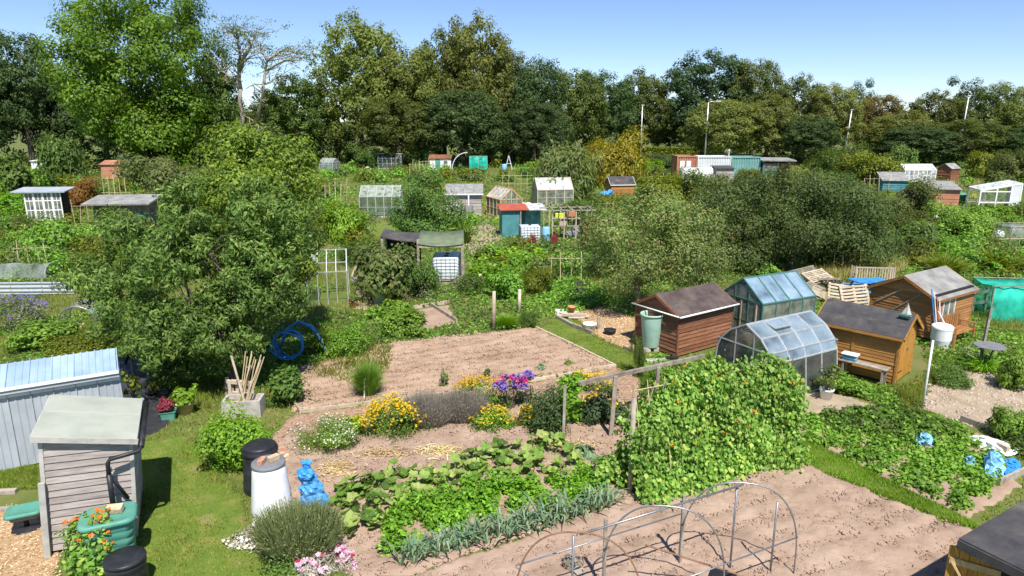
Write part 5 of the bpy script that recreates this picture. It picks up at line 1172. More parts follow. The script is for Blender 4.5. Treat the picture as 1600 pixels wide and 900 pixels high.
# ------------------------------------------------------------------ pallet heap, picnic table, crib, net, hose
rr = random.Random(12)
for k, (px, py, z, rx, ry, rz_) in enumerate(((1262,458,.1,8,-14,20),(1285,464,.0,4,20,-30),(1275,446,.35,16,-10,10),(1300,455,.3,-12,28,40),(1312,476,.36,58,6,-14),(1333,478,.36,62,-8,-8),(1255,440,.3,20,-18,-15))):
    pallet('timber_pallet', ['lowest pallet at the left end of the pallet heap','lowest pallet in the middle of the heap','pallet on top at the middle of the heap','tilted pallet right of the heap top','steeply leaning pallet at the right end of the heap','outermost leaning pallet of the heap','broken pallet at the rear left of the heap'][k], G(px, py)+Vector((0,0,z)), (R(rx),R(ry),R(rz_)), 'pale_wood' if k % 3 else 'old_wood', 7)
o = thing('picnic_table', 'bright blue picnic table behind the pallet heap', 'picnic table', G(1362, 470)+Vector((0,.4,0)), .15)
for k in range(5): MB().box(-.7, -.38+.155*k, .72, .7, -.38+.155*k+.145, .755).build('slat', M['blue_paint'], o)
for y in (-.72, .62): 
    for k in range(2): MB().box(-.7, y+.13*k-.08, .42, .7, y+.13*k+.04, .45).build('seat_slat', M['blue_paint'], o)
for x in (-.5, .5):
    for s_ in (-1, 1): MB().beam((x, s_*.25, .72), (x, s_*.62, 0), .05, .08).build('leg', M['blue_paint'], o)
    MB().beam((x, -.75, .40), (x, .75, .40), .05, .07).build('bearer', M['blue_paint'], o)
o = thing('slatted_crib', 'pale slatted crib panel behind the blue picnic table', 'fence panel', G(1376, 450)+Vector((0,.6,0)), -.12)
for k in range(15): MB().box(-.75+.105*k, 0, .12, -.71+.105*k, .02, .72).build('slat', M['pale_wood'], o)
for z in (.1, .72): MB().box(-.78, -.01, z, .82, .03, z+.05).build('rail', M['pale_wood'], o)
for x in (-.78, .80): MB().box(x-.03, -.02, 0, x+.03, .04, .80).build('post', M['pale_wood'], o)
for s_ in (0,1):
    for k in range(6): MB().box(-.76+1.55*s_, .12+.1*k, .12, -.74+1.55*s_, .16+.1*k, .72).build('slat', M['pale_wood'], o)
def netcage(name, label, c, rz_, w_, d_, h, m_, fm, cat='net cage', arch=False):
    o = thing(name, label, cat, c, rz_)
    for x in (0, w_/2, w_):
        for y in (() if arch else (0, d_)): MB().tube([(x,y,0),(x,y,h)], .025, 6).build('post', M[fm], o)
        if arch: MB().tube([(x, d_/2-d_/2*math.cos(math.pi*t/12), (h-.02)*abs(math.sin(math.pi*t/12))**.7) for t in range(13)], .012, 6).build('hoop', M[fm], o)
    for y in (() if arch else (0, d_)): MB().tube([(0,y,h),(w_,y,h)], .015, 6).build('rail', M[fm], o)
    n = 16; pr = [(-.08,0),(0,h*.6),(.06,h+.02),(d_/2,h-.08),(d_-.06,h+.02),(d_,h*.6),(d_+.08,0)]; mb = MB()
    if arch: pr = [(d_/2-d_/2*math.cos(math.pi*t/8), h*abs(math.sin(math.pi*t/8))**.7) for t in range(9)]
    for i in range(n+1):
        x = -.05+(w_+.1)*i/n
        for (y, z) in pr: mb.v.append((x, y+.04*math.sin(i*2.1+z*3), max(.01, z-.06*abs(math.sin(math.pi*i/n*2))*(z > h*.5))))
    k = len(pr)
    for i in range(n):
        for j in range(k-1): mb.f.append((i*k+j, (i+1)*k+j, (i+1)*k+j+1, i*k+j+1)); mb.m.append(0)
    mb.build('net', M[m_], o, True); return o
netcage('net_cage', 'teal green netted cage at the right edge above the lawn', G(1545, 500), -.12, 3.2, 1.4, 1.25, 'net_green', 'old_wood')
netcage('net_tunnel', 'grey netted low tunnel at the left edge behind the corrugated sheets', G(0, 438)+Vector((-1.5,0,0)), .05, 3.4, 1.2, .65, 'net_white', 'alu', arch=True)
cs = thing('corrugated_fence', 'low fence of pale corrugated sheets at the left edge', 'fence', G(-30, 462), R(2))
for k in range(3):
    mb = MB(); n = 13
    for i in range(n): z = .05+.5*i/(n-1); y = .03*math.sin(i*math.pi/2); mb.v += [(1.25*k, y, z), (1.25*k+1.23, y, z)]
    for i in range(n-1): mb.f.append((i*2, i*2+1, i*2+3, i*2+2)); mb.m.append(0)
    mb.build('sheet', M['alu'], cs, True); MB().box(1.25*k-.03, .045, 0, 1.25*k+.03, .10, .65).build('stake', M['old_wood'], cs)
hp = thing('net_hoop', 'grey pipe hoop with net half hidden by the left of the cherry tree', 'net hoop', G(92, 515), R(10))
for k in range(2): MB().tube([(0,.9*k,0)]+[(.6-.6*math.cos(t*.2618), .9*k, .78*abs(math.sin(t*.2618))**.7) for t in range(1, 12)]+[(1.2,.9*k,0)], .025, 8).build('hoop', M['steel'], hp, True)
mb = MB()
for k in range(2): mb.v += [(.6-.6*math.cos(t*.2618), .9*k, .8*abs(math.sin(t*.2618))**.7) for t in range(13)]
for t in range(12): mb.f.append((t, t+1, 14+t, 13+t)); mb.m.append(0)
mb.build('net', M['net_white'], hp, True)
brick('stone_block', 'pale stone at the foot of the net hoop', G(120, 514), .2, 'sand_stone', (.45,.3,.16), 0, 'stone')
o = thing('rail_fence', 'weathered rail fence between the tan shed and the teal net', 'fence', G(1518, 490), .3)
for x in (0, .6, 1.2, 1.8): MB().box(x, 0, 0, x+.09, .09, .95+.1*(x > 1)).build('post', M['old_wood'], o)
for z in (.35, .75): MB().box(-.1, -.03, z, 2.0, -.002, z+.12).build('rail', M['old_wood'], o)
hz = [G(455, 510)]
o = MB(); pts = []
for i in range(60):
    a_ = i*.42; r_ = .42+.03*math.sin(i*.9); pts.append((r_*math.cos(a_), .12*math.sin(a_*.5)+.1*math.sin(i), .55+r_*math.sin(a_)))
h = o.tube(pts, .022, 6).build('hose_coil', M['blue_plastic'], None, True); h.location = G(452, 566); tag(h, 'coil of blue water hose hanging behind the cherry tree trunk', 'hose')
o = MB(); o.tube([(-.75,0,.1),(-.45,.1,.75),(-.1,.1,.98),(.3,.05,.85),(.6,-.1,.45),(.8,-.2,.02)], .05, 8); h = o.build('water_pipe', M['blue_plastic'], None, True); h.location = G(474, 552); tag(h, 'blue pipe arching right of the hose coil', 'pipe')
pallet('timber_pallet', 'slatted pallet seat behind the blue hose', G(452, 500)+Vector((.1,.3,.35)), (R(12),0,.2), 'new_wood', 6, .8, .6)
# ------------------------------------------------------------------ runner beans
def beans():
    A, B = Vector((2.3, 11.95, 0)), Vector((5.78, 13.45, 0)); L = (B-A).length; u = (B-A)/L; v = Vector((-u.y, u.x, 0)); rng = np.random.default_rng(77)
    o = thing('runner_bean_row', 'tall row of runner beans on canes with red flowers', 'bean plants', A, math.atan2(u.y, u.x))
    n = 33000; x = np.clip(np.round(rng.uniform(-.1, L+.05, n)/.27)*.27 + rng.normal(size=n)*.105, -.25, L+.25); z = rng.random(n)**.85; top = 2.16 - .62*np.exp(-((x+.1)/.6)**2) - .40*np.exp(-((x-L-.1)/.32)**2) + .75*(fbm(x*1.5, x*0, 3)-.45) + .10*np.sin(x*23.3)
    z = z*top; side = np.where(rng.random(n) < .72, -1, 1); half = .50*(1-z/2.5) + .06
    lump = fbm(x*1.5, z*1.5, 5); y = side*(half*.8 + .75*(lump-.42) + .10*rng.normal(size=n) + .25*np.maximum(0, .35-z)*rng.random(n)); cap = z > top*.9; y = np.where(cap, y*rng.uniform(-1, 1, n), y)
    keep = (fbm(x*2.2+7, z*2.2, 9) + .30*rng.random(n) > .47) | (rng.random(n) < .22)
    z = np.where(rng.random(n) < .03, z + .25*rng.random(n), z)
    lowl = (x < .7) & (rng.random(n) < .35); keep &= ~lowl; x, y, z, side, cap = x[keep], y[keep], z[keep], side[keep], cap[keep]; k = len(x)
    N = np.stack([rng.normal(size=k)*.45, side*.75 + rng.normal(size=k)*.4, .55+.5*cap+rng.normal(size=k)*.35], 1); T = np.stack([rng.normal(size=k)*.6, side*.3, -1+0*x], 1)
    S_ = .068*(.5+1.0*rng.random(k)); P = np.stack([x, y, z+.02], 1)
    link('foliage', polymesh('foliage', leafquads(rng, P, N, S_*1.15, S_, T, .2, .38), 4), LM['bean'], o)
    m = 110; q = rng.choice(np.nonzero(z > .9)[0], m); fl = []
    for i in q:
        c = P[i] + np.array([0, side[i]*.05, .02]); fl.append(c + rng.normal(size=(5, 3))*.018)
    fl = np.concatenate(fl)
    link('flowers', polymesh('flowers', leafquads(rng, fl, rdir(rng, len(fl)), .04, .032), 4), LM['orange'], o)['kind'] = 'stuff'
    m = 60; pq = P[rng.choice(k, m)]; pods = leafquads(rng, pq + np.array([0,-.06,-.08]), np.tile([0.3,-1,0.2], (m, 1)), .17, .016, np.tile([0.1,0,-1.], (m, 1)))
    link('pods', polymesh('pods', pods, 4), LM['fresh'], o)['kind'] = 'stuff'
    for i in range(13):
        xx = L*i/12
        for s_ in (-1, 1): MB().tube([(xx+rng.normal()*.04, s_*.5, 0), (xx+rng.normal()*.05, -s_*.06, 2.2)], .009, 5).build('cane', M['cane'], o)
    MB().tube([(-.1, 0, 2.05), (L+.1, 0, 2.1)], .012, 5).build('ridge_cane', M['cane'], o)
    EXC.append([(A+v*.9)[:2], (A-v*.9)[:2], (B-v*.9)[:2], (B+v*.9)[:2]])
beans()
def scat(rng, poly, n):
    xs = [p[0] for p in poly]; ys = [p[1] for p in poly]; x = rng.uniform(min(xs), max(xs), n*4); y = rng.uniform(min(ys), max(ys), n*4)
    ok = inpoly(x, y, poly); return x[ok][:n], y[ok][:n]
# ------------------------------------------------------------------ squash: big lobed leaves, each a part of its plant
def squash_leaf():
    mb = MB(); n = 15; mb.v.append((0, 0, -.14)); 
    for i in range(n):
        a = 2*math.pi*i/n; r = (1 + .16*math.cos(5*a) ) * (.62 if i == 0 else 1)
        mb.v.append((r*math.cos(a)*.55, r*math.sin(a)*.55, .05+.07*math.sin(5*a+.6)))
    for i in range(n): mb.f.append((0, 1+i, 1+(i+1) % n)); mb.m.append(0)
    return mb.mesh('leaf', False)
SL = [squash_leaf()]; SL[0].materials.append(LM['squash'])
sq_poly = W([(530,770),(600,742),(690,745),(720,722),(800,705),(860,690),(905,705),(905,740),(850,748),(760,752),(690,790),(600,830),(545,850),(520,810)])
rng = np.random.default_rng(91); xs_, ys_ = scat(rng, sq_poly, 300)
cl_ = [G(560,800), G(610,790), G(660,772), G(720,760), G(780,735), G(845,722)]
names = ['squash plant at the left end of the patch, beside the rosemary', 'second squash plant from the rosemary end', 'third squash plant from the rosemary end, behind the celery', 'squash plant in the middle behind the celery', 'squash plant nearest the dead straw stems', 'squash plant at the right end of the patch']
plants = []
for i, c in enumerate(cl_):
    o = thing('squash_plant', names[i], 'squash plant', c, 0, 'squash plants in the patch'); plants.append(o)
stems = [MB() for _ in cl_]
for i in range(len(xs_)):
    p = Vector((xs_[i], ys_[i], 0)); k = min(range(len(cl_)), key=lambda j: (cl_[j]-p).length); h = .08+.24*rng.random(); s_ = .075+.085*rng.random()
    d = p - cl_[k]
    c = bpy.data.objects.new('leaf', SL[0]); COL.objects.link(c); c.parent = plants[k]; c.location = (d.x, d.y, h); c.scale = (s_*1.6, s_*1.6, s_*1.4)
    c.rotation_euler = (rng.normal()*.35+.2, rng.normal()*.35, rng.random()*6.28); stems[k].tube([(d.x*.75, d.y*.75, 0), (d.x, d.y, h-.02)], .008, 4, False)
for k, o in enumerate(plants): stems[k].build('stems', LM['squash'], o)['kind'] = 'stuff'
mb = MB()
for i in range(16):
    j = rng.integers(len(xs_)); mb.lathe([(.0,.06),(.05,.09),(.06,.16),(.0,.13)], 6, (xs_[j]+.05, ys_[j]-.05, .12))
# pale dried stems laid on the soil
def straw(label, px, py, rx, ry, n, seed):
    c = G(px, py); rng = np.random.default_rng(seed); P = np.stack([rng.normal(size=n)*rx*.5, rng.normal(size=n)*ry*.5, .03+.07*rng.random(n)*np.exp(-rng.random(n))], 1)
    P[:,2] += .05*np.exp(-(P[:,0]/rx)**2*3-(P[:,1]/ry)**2*3)
    me = polymesh('straw_heap', leafquads(rng, P, rng.normal(size=(n,3))*.25+[0,0,1], .22*(.5+rng.random(n)), .022, rng.normal(size=(n,3))*[1,.6,.15], shape=.5), 4); o = link('straw_heap', me, M['straw']); o.location = c; stuff(o, label, 'straw')
straw('pale dried stems on the soil nearest the blue bag', 528, 735, .38, .3, 420, 1); straw('pale dried stems below the orange marigolds', 600, 712, .5, .22, 480, 2); straw('pale dried stems below the lavender', 685, 708, .45, .22, 420, 3); straw('scattered dry stems right of the squash', 905, 700, .6, .3, 160, 4)

# ------------------------------------------------------------------ celery row, leeks
def leafbed(name, label, poly, n, L, wr, lm, hgt, seed, cat='plants', nclump=60, cr=.22, stems=True):
    rng = np.random.default_rng(seed); cx, cy = scat(rng, poly, nclump); nclump = len(cx); k = rng.integers(0, nclump, n); hh = hgt*(.6+.5*rng.random(nclump))
    e = rdir(rng, n); e[:,2] = np.abs(e[:,2]); P = np.stack([cx[k], cy[k], 0*cx[k]], 1) + e*np.stack([cr+0*hh[k], cr+0*hh[k], hh[k]], 1)*(rng.random(n)**.45)[:,None]
    N = e*.5+rng.normal(size=(n,3))*.45+[0,0,.6]; P[:,2] += .03
    c = P.mean(0); c[2] = 0; o = thing(name, label, cat, tuple(c)); link('foliage', polymesh('foliage', leafquads(rng, P-c, N, L*(.6+.8*rng.random(n)), L*wr*(.6+.8*rng.random(n)), droop=.25), 4), LM[lm], o)['kind'] = 'stuff'
    st = MB()
    for i in range(min(nclump, 60)): st.tube([(cx[i]-c[0], cy[i]-c[1], -.02), (cx[i]-c[0]+.03, cy[i]-c[1], hh[i]*.7)], .01, 4, False)
    st.build('stems', LM[lm], o)['kind'] = 'stuff'; return o
celery = W([(575,845),(640,800),(720,772),(800,762),(900,742),(945,762),(930,785),(850,800),(740,825),(650,860),(600,870)])
leafbed('celery_row', 'bright green celery row in front of the squash', celery, 11000, .085, .6, 'bright', .46, 101, 'vegetables', 70, .2)
def leek(label, loc, seed, h):
    rng = np.random.default_rng(seed); o = thing('leek_plant', label, 'leek', loc, rng.random()*6.28, 'leeks in the front row'); V = []
    for i in range(9):
        a = i*.7+rng.random()*.4 if i % 2 else i*.7+3.1; d = np.array([math.cos(a), math.sin(a), 0]); s = np.array([-d[1], d[0], 0])*(.016+.008*rng.random()); hh = h*(.65+.5*rng.random()); out = .10+.22*rng.random()
        pts = [d*.01, d*out*.35+[0,0,hh*.5], d*out*.75+[0,0,hh*.85], d*out*1.5+[0,0,hh*(.65 if rng.random() < .5 else 1.0)]]; ws = [.8, 1.0, .8, .1]
        for q in range(3): V.append([pts[q]-s*ws[q], pts[q]+s*ws[q], pts[q+1]+s*ws[q+1], pts[q+1]-s*ws[q+1]])
    o.rotation_euler = (rng.normal()*.12, rng.normal()*.12, o.rotation_euler[2]); link('leaves', polymesh('leaves', np.array(V), 4), LM['leek'], o); MB().tube([(0,0,-.03),(0,0,h*.4)], [.02,.015], 7).build('stem', LM['leek'], o, True)
l0, l1 = G(628, 888), G(958, 795)
for i in range(44):
    t = i/43; row = i % 2; p = l0.lerp(l1, t) + Vector((.02*math.sin(i*7), .14*row + .04*math.sin(i*5), 0)); leek('leek in the blue-green row along the tilled soil', p, 300+i, .44+.09*math.sin(i*3.3)+.05*math.sin(i*7.7))
# ------------------------------------------------------------------ flower border and near shrubs
def mound(name, label, px, py, rw, dp, h, n, L, wr, lm, seed, fl=None, cat='shrub', ncl=40, cr=.3, droop=.15, spiky=False):
    """rw half width, dp half depth, h height in metres; fl = (material, count, size, upper share)"""
    rng = np.random.default_rng(seed); b = G(px, py) + Vector((0, dp*.8, 0)); o = thing(name, label, cat, b)
    if spiky:
        m = n; a = rng.random(m)*6.283; q = np.sqrt(rng.random(m)); base = np.stack([rw*.75*q*np.cos(a), dp*.75*q*np.sin(a), .12*h*rng.random(m)], 1)
        out = np.stack([np.cos(a)*rw*.5*q, np.sin(a)*dp*.5*q, h*(.55+.45*rng.random(m))*(1-.3*q**2)], 1) + rng.normal(size=(m,3))*.05
        s = nrm(np.cross(out, rdir(rng, m)))*(wr*(.6+.8*rng.random(m)))[:,None]; V = np.stack([base-s, base+s, base+out+s*.3, base+out-s*.3], 1)
        P2 = base + out*rng.random((m,1))**.6; V2 = leafquads(rng, P2, rdir(rng, m)+[0,0,.3], L, L*.28, out); link('foliage', polymesh('foliage', np.concatenate([V, V2]), 4), LM[lm], o)
        tips = base+out
    else:
        lb = [(0,0,h*.42,rw*.72,dp*.72,h*.42)] + [(rw*.5*math.cos(i*1.9), dp*.5*math.sin(i*1.9), h*(.35+.2*rng.random()), rw*.42, dp*.42, h*.38) for i in range(5)]
        P, N = cloudpts(rng, lb, ncl, cr, n, .8, .55, .3, .0); P[:,2] *= h/np.percentile(P[:,2], 99); k = len(P)
        link('foliage', polymesh('foliage', leafquads(rng, P, N, L*(.6+.8*rng.random(k)), L*wr*(.6+.8*rng.random(k)), droop=droop), 4), LM[lm], o)
        r_ = np.sqrt((P[:,0]/rw)**2+(P[:,1]/dp)**2+((P[:,2]-h*.3)/(h*.7))**2); tips = P[r_ > np.percentile(r_, 62)]
    st = MB()
    for i in range(6): st.tube([(.05*math.cos(i), .05*math.sin(i), -.02), (rw*.5*math.cos(i*1.05), dp*.5*math.sin(i*1.05), h*.6)], .012, 5, False)
    st.build('stem', M['bark'], o)
    for (fm, cnt, sz, zmin) in (fl or []):
        t = tips[tips[:,2] > zmin*h]
        if len(t) < 3: t = tips
        c = t[rng.choice(len(t), cnt)] + [0,0,.02]; ce = np.repeat(c, 5, 0); a = np.tile(np.arange(5)*1.2566, cnt) + np.repeat(rng.random(cnt)*6, 5)
        nn = np.repeat(nrm(rng.normal(size=(cnt,3))*.5+[0,-.35,.8]), 5, 0); tt = np.stack([np.cos(a), np.sin(a), 0*a], 1); tt = nrm(tt-nn*np.sum(tt*nn, 1, keepdims=True))
        link('flowers', polymesh('flowers', leafquads(rng, ce+tt*sz*.42, nn, sz*.9, sz*.62, tt, .1, .6), 4), LM[fm], o)['kind'] = 'stuff'
    return o
mound('privet_bush', 'bright green bush left of the black compost bin', 352, 748, .78, .72, 1.12, 8500, .075, .6, 'bright', 1, ncl=80, cr=.24)
mound('rosemary_bush', 'grey-green rosemary bush in front of the white compost bin', 458, 888, .62, .5, .86, 5200, .06, .006, 'rosemary', 2, spiky=True)
mound('parsley_clump', 'low green herb under the rosemary bush', 440, 893, .3, .22, .24, 900, .06, .6, 'mid', 3, cat='plant')
mound('dried_flower_clump', 'dry silvery flower stems left of the rosemary', 376, 862, .36, .4, .18, 900, .05, .5, 'silver', 4, [('white_petal', 120, .035, .2)], 'plant', 20, .14)
mound('dianthus_clump', 'silver-leaved clump with pink flowers at the lower picture edge', 497, 910, .52, .42, .26, 2600, .08, .12, 'silver', 5, [('pink', 70, .06, .3), ('crimson', 26, .045, .5)], 'plant', 30, .16)
mound('daisy_bush', 'rounded bush covered in small white flowers', 497, 716, .76, .55, .66, 8000, .05, .3, 'fresh', 6, [('white_petal', 380, .022, .25)], ncl=50, cr=.22)
mound('marigold_clump', 'small yellow-flowered clump right of the white-flowered bush', 549, 684, .28, .24, .46, 900, .08, .55, 'bright', 7, [('yellow', 34, .045, .5)], 'plant', 14, .14)
mound('marigold_bush', 'dense bush of orange-yellow marigolds left of the lavender', 606, 692, .70, .5, .80, 5200, .05, .4, 'fresh', 8, [('yellow', 900, .033, .3)], ncl=70, cr=.2)
mound('lavender_bush', 'faded grey-purple lavender bush, left half', 664, 674, .58, .46, .76, 4200, .045, .005, 'lavender', 9, spiky=True)
mound('lavender_bush', 'faded grey-purple lavender bush, right half', 722, 666, .54, .44, .72, 3800, .045, .005, 'lavender', 10, spiky=True)
mound('rudbeckia_clump', 'yellow flowers behind the lavender', 745, 642, .70, .34, .72, 2400, .055, .4, 'fresh', 11, [('yellow', 420, .036, .55)], 'plant', 26, .2)
mound('rudbeckia_clump', 'low yellow flowered clump in front of the purple asters', 768, 676, .62, .34, .48, 3400, .05, .4, 'bright', 12, [('yellow', 300, .03, .4)], 'plant', 28, .18)
mound('rudbeckia_clump', 'yellow-green clump between the low yellow flowers and the dark bush', 825, 672, .34, .25, .42, 1200, .07, .5, 'yellowgreen', 13, [('yellow', 50, .05, .5)], 'plant', 16, .16)
mound('aster_clump', 'purple asters with crimson flowers in the border', 797, 645, .40, .28, .86, 1300, .06, .3, 'mid', 14, [('purple', 480, .045, .68), ('crimson', 40, .08, .85)], 'plant', 20, .18)
mound('aster_clump', 'smaller ball of violet asters right of the crimson flowers', 826, 636, .2, .18, .82, 400, .06, .3, 'mid', 15, [('purple', 200, .05, .74)], 'plant', 10, .12)
mound('bay_bush', 'dark glossy bush left of the hop vine', 856, 690, .46, .40, 1.12, 3800, .06, .55, 'dark', 16, ncl=36, cr=.22)
mound('hop_vine', 'pale lime hop vine climbing the trellis end post', 888, 668, .34, .26, 1.25, 1200, .10, .8, 'bright', 17, cat='vine', ncl=26, cr=.2, droop=.3)
mound('currant_bush', 'dark blue-green currant bush under the trellis rail', 946, 668, .66, .45, .72, 3600, .075, .7, 'blue', 18, [('yellow', 40, .06, .7)], ncl=40, cr=.24)
mound('currant_bush', 'green currant bush between the trellis and the beans', 1018, 660, .42, .4, .62, 2000, .08, .7, 'mid', 19, ncl=26, cr=.24)
mound('rudbeckia_clump', 'row of yellow flowers behind the trellis rail', 930, 616, .9, .2, .5, 1700, .06, .4, 'fresh', 20, [('yellow', 170, .045, .6)], 'plant', 30, .18)
mound('bean_plant', 'low tangle of bean plants left of the near bean post', 955, 768, .36, .36, .62, 1500, .085, .8, 'bean', 21, cat='plant', ncl=22, cr=.2)
mound('cabbage_plant', 'blue-green cabbage near the bean tangle', 915, 720, .30, .22, .2, 200, .16, .7, 'leek', 22, cat='plant', ncl=8, cr=.12)
mound('nasturtium_plant', 'runner bean plant with orange flowers in front of the water butt', 132, 905, .40, .30, .98, 1700, .09, .75, 'bean', 23, [('orange', 60, .055, .45)], 'plant', 26, .2)
mound('cabbage_plant', 'small grey cabbage on the raked bed', 846, 580, .16, .14, .16, 160, .09, .6, 'leek', 24, cat='plant', ncl=6, cr=.08)
mound('weed_tuft', 'pale weed tuft on the raked bed right of the cabbage', 887, 574, .2, .15, .16, 150, .09, .3, 'fresh', 25, cat='plant', ncl=6, cr=.08)
mound('rose_bush', 'thin dark rose stem standing at the raked bed edge', 694, 606, .17, .14, .46, 150, .07, .55, 'mid', 26, cat='plant', ncl=8, cr=.1)
mound('rose_bush', 'small dark shrub behind the yellow flowers on the bed edge', 760, 592, .13, .12, .28, 160, .06, .55, 'mid', 27, cat='plant', ncl=8, cr=.08)
mound('kale_plant', 'small purple-leaved plant inside the hoop tunnel', 890, 900, .2, .16, .26, 60, .15, .6, 'lavender', 28, cat='plant', ncl=8, cr=.1)
mound('elder_bush', 'leafy sapling right of the concrete trough', 440, 640, .45, .4, .95, 1500, .11, .7, 'mid', 29, cat='shrub', ncl=26, cr=.26)
straws = W([(1245,682),(1265,655),(1390,645),(1470,660),(1550,695),(1560,740),(1520,805),(1420,766),(1300,705)])
leafbed('strawberry_bed', 'low green strawberry plants filling the bed right of the grass strip', straws, 15000, .085, .75, 'fresh', .26, 131, 'strawberry plants', 260, .2)
leafbed('strawberry_bed', 'taller potato-like plants along the rear of the strawberry bed', W([(1262,672),(1300,650),(1400,642),(1480,662),(1500,680),(1400,690)]), 4500, .10, .7, 'mid', .34, 132, 'plants', 60, .24)
leafbed('weed_bed', 'low green weeds along the right edge below the bistro table', W([(1535,672),(1600,668),(1650,700),(1600,720)]), 2600, .085, .7, 'mid', .4, 133, 'plants', 40, .2)
leafbed('rhubarb_bed', 'large-leaved rhubarb bed left of the pergola', W([(742,432),(745,405),(850,392),(880,412),(840,432)]), 4200, .22, .8, 'bright', .55, 134, 'plants', 60, .5)
leafbed('cabbage_bed', 'low leafy bed right behind the fence posts', W([(840,470),(830,445),(900,430),(960,470),(900,490)]), 3200, .14, .7, 'fresh', .3, 135, 'plants', 60, .4)
leafbed('squash_bed', 'trailing squash leaves left of the small empty bed', W([(575,500),(585,480),(650,478),(655,505),(620,522)]), 1500, .16, .85, 'fresh', .35, 136, 'plants', 26, .35)
leafbed('verbena_bed', 'purple flecked wild flowers before the green roofed lean-to', W([(610,472),(625,440),(700,425),(735,455),(720,470)]), 2600, .12, .4, 'grey', .6, 137, 'plants', 40, .4)

# plants inside the glasshouses
for i, (x, y, r_, h_) in enumerate(((6.9,16.9,.32,1.1),(7.5,17.3,.35,1.2),(7.9,17.3,.3,1.0),(8.3,17.6,.3,1.1))):
    o = thing('tomato_plant', ['tomato plant at the left end inside the aluminium greenhouse','second tomato plant inside the aluminium greenhouse','third tomato plant inside the aluminium greenhouse','tomato plant at the right end inside the aluminium greenhouse'][i], 'plant', (x, y, 0))
    for nm, me, m_ in (('stem', BT['coarse'][1], M['bark']), ('foliage', BT['coarse'][0], LM['fresh'])):
        c = bpy.data.objects.new(nm, me); COL.objects.link(c); c.parent = o; c.scale = (r_, r_, h_); c.material_slots[0].link = 'OBJECT'; c.material_slots[0].material = m_

mound('buddleia_bush', 'grey-green bush with pale purple flower spikes at the left picture edge', 22, 522, .95, .6, 1.15, 3200, .10, .3, 'grey', 40, [('purple', 150, .05, .45)], ncl=40, cr=.3)
leafbed('meadow_bed', 'bright lime low crop in the left meadow behind the netted tunnel', W([(-40,420),(-40,386),(80,384),(112,412)]), 3600, .16, .6, 'bright', .35, 140, 'plants', 70, .6)

leafbed('border_foliage', 'mixed green foliage filling the flower border between the clumps', W([(540,694),(640,650),(730,632),(880,612),(900,640),(850,682),(720,674),(650,690)]), 5200, .06, .5, 'mid', .34, 141, 'plants', 90, .2)
# ------------------------------------------------------------------ middle distance buildings
def hut(name, label, px, py, w_, d_, ev, rg, rz_, wall, roof, roofkind='gable', n=8, door=None, win=None, cat='shed', axis='x', fascia=None, boarded=True):
    s = thing(name, label, cat, G(px, py), rz_)
    inner_box(s, w_, d_, ev-.05)
    gt = (ev, rg) if roofkind == 'gable' else ev
    for A, B, g_ in (((0,0),(w_,0),axis == 'y'), ((w_,0),(w_,d_),axis == 'x'), ((w_,d_),(0,d_),axis == 'y'), ((0,d_),(0,0),axis == 'x')):
        tp = gt if (g_ and roofkind == 'gable') else ev
        if boarded == 'v': planks(s, A, B, .03, ev, max(3, int((Vector(B)-Vector(A)).length/.3)), M[wall], .03)
        else: boards(s, A, B, .03, tp, n, M[wall], .02)
    if roofkind == 'gable': gable_roof(s, w_, d_, ev, rg, .12, M[roof], 1, axis=axis, fascia=M[fascia] if fascia else None)
    else:
        k = 4
        for i in range(k):
            x0, x1 = -.15+(w_+.3)*i/k, -.15+(w_+.3)*(i+1)/k-.01; f = lambda y: ev+.03+(rg-ev)*(y+.2)/(d_+.4)
            MB().slab([(x0,-.2,f(-.2)),(x1,-.2,f(-.2)),(x1,d_+.2,f(d_+.2)),(x0,d_+.2,f(d_+.2))], .04).build('roof_sheet', M[roof], s)
        for A_, B_ in (((w_,0),(w_,d_)), ((0,d_),(0,0))): MB().add([(A_[0],A_[1],ev),(B_[0],B_[1],ev),(w_ if A_[0] else 0, d_, rg)], [(0,1,2)]).build('gable_fill', M[wall], s)
        MB().box(0, d_-.02, ev, w_, d_, rg-.03).build('clerestory', M[wall], s)
        if fascia: MB().box(-.16,-.235,ev-.07,w_+.16,-.205,ev+.03).build('fascia', M[fascia], s)
    if door: x, dw_, dh, m_ = door; dd_ = MB().box(x,-.06,.03,x+dw_,-.032,dh).build('door', M[m_], s); MB().box(x+dw_-.12,-.085,dh*.5,x+dw_-.08,-.061,dh*.5+.1).build('handle', M['steel'], dd_)
    for (x, z, ww, hh) in (win or []):
        fb = MB(); fb.box(x-.05,-.06,z-.05,x+ww+.05,-.035,z); fb.box(x-.05,-.06,z+hh,x+ww+.05,-.035,z+hh+.05); fb.box(x-.05,-.06,z,x,-.035,z+hh); fb.box(x+ww,-.06,z,x+ww+.05,-.035,z+hh)
        wn = fb.build('window', M['white_paint'], s); MB().box(x,-.05,z,x+ww,-.04,z+hh).build('pane', M['glass_dirty'], wn)
    return s
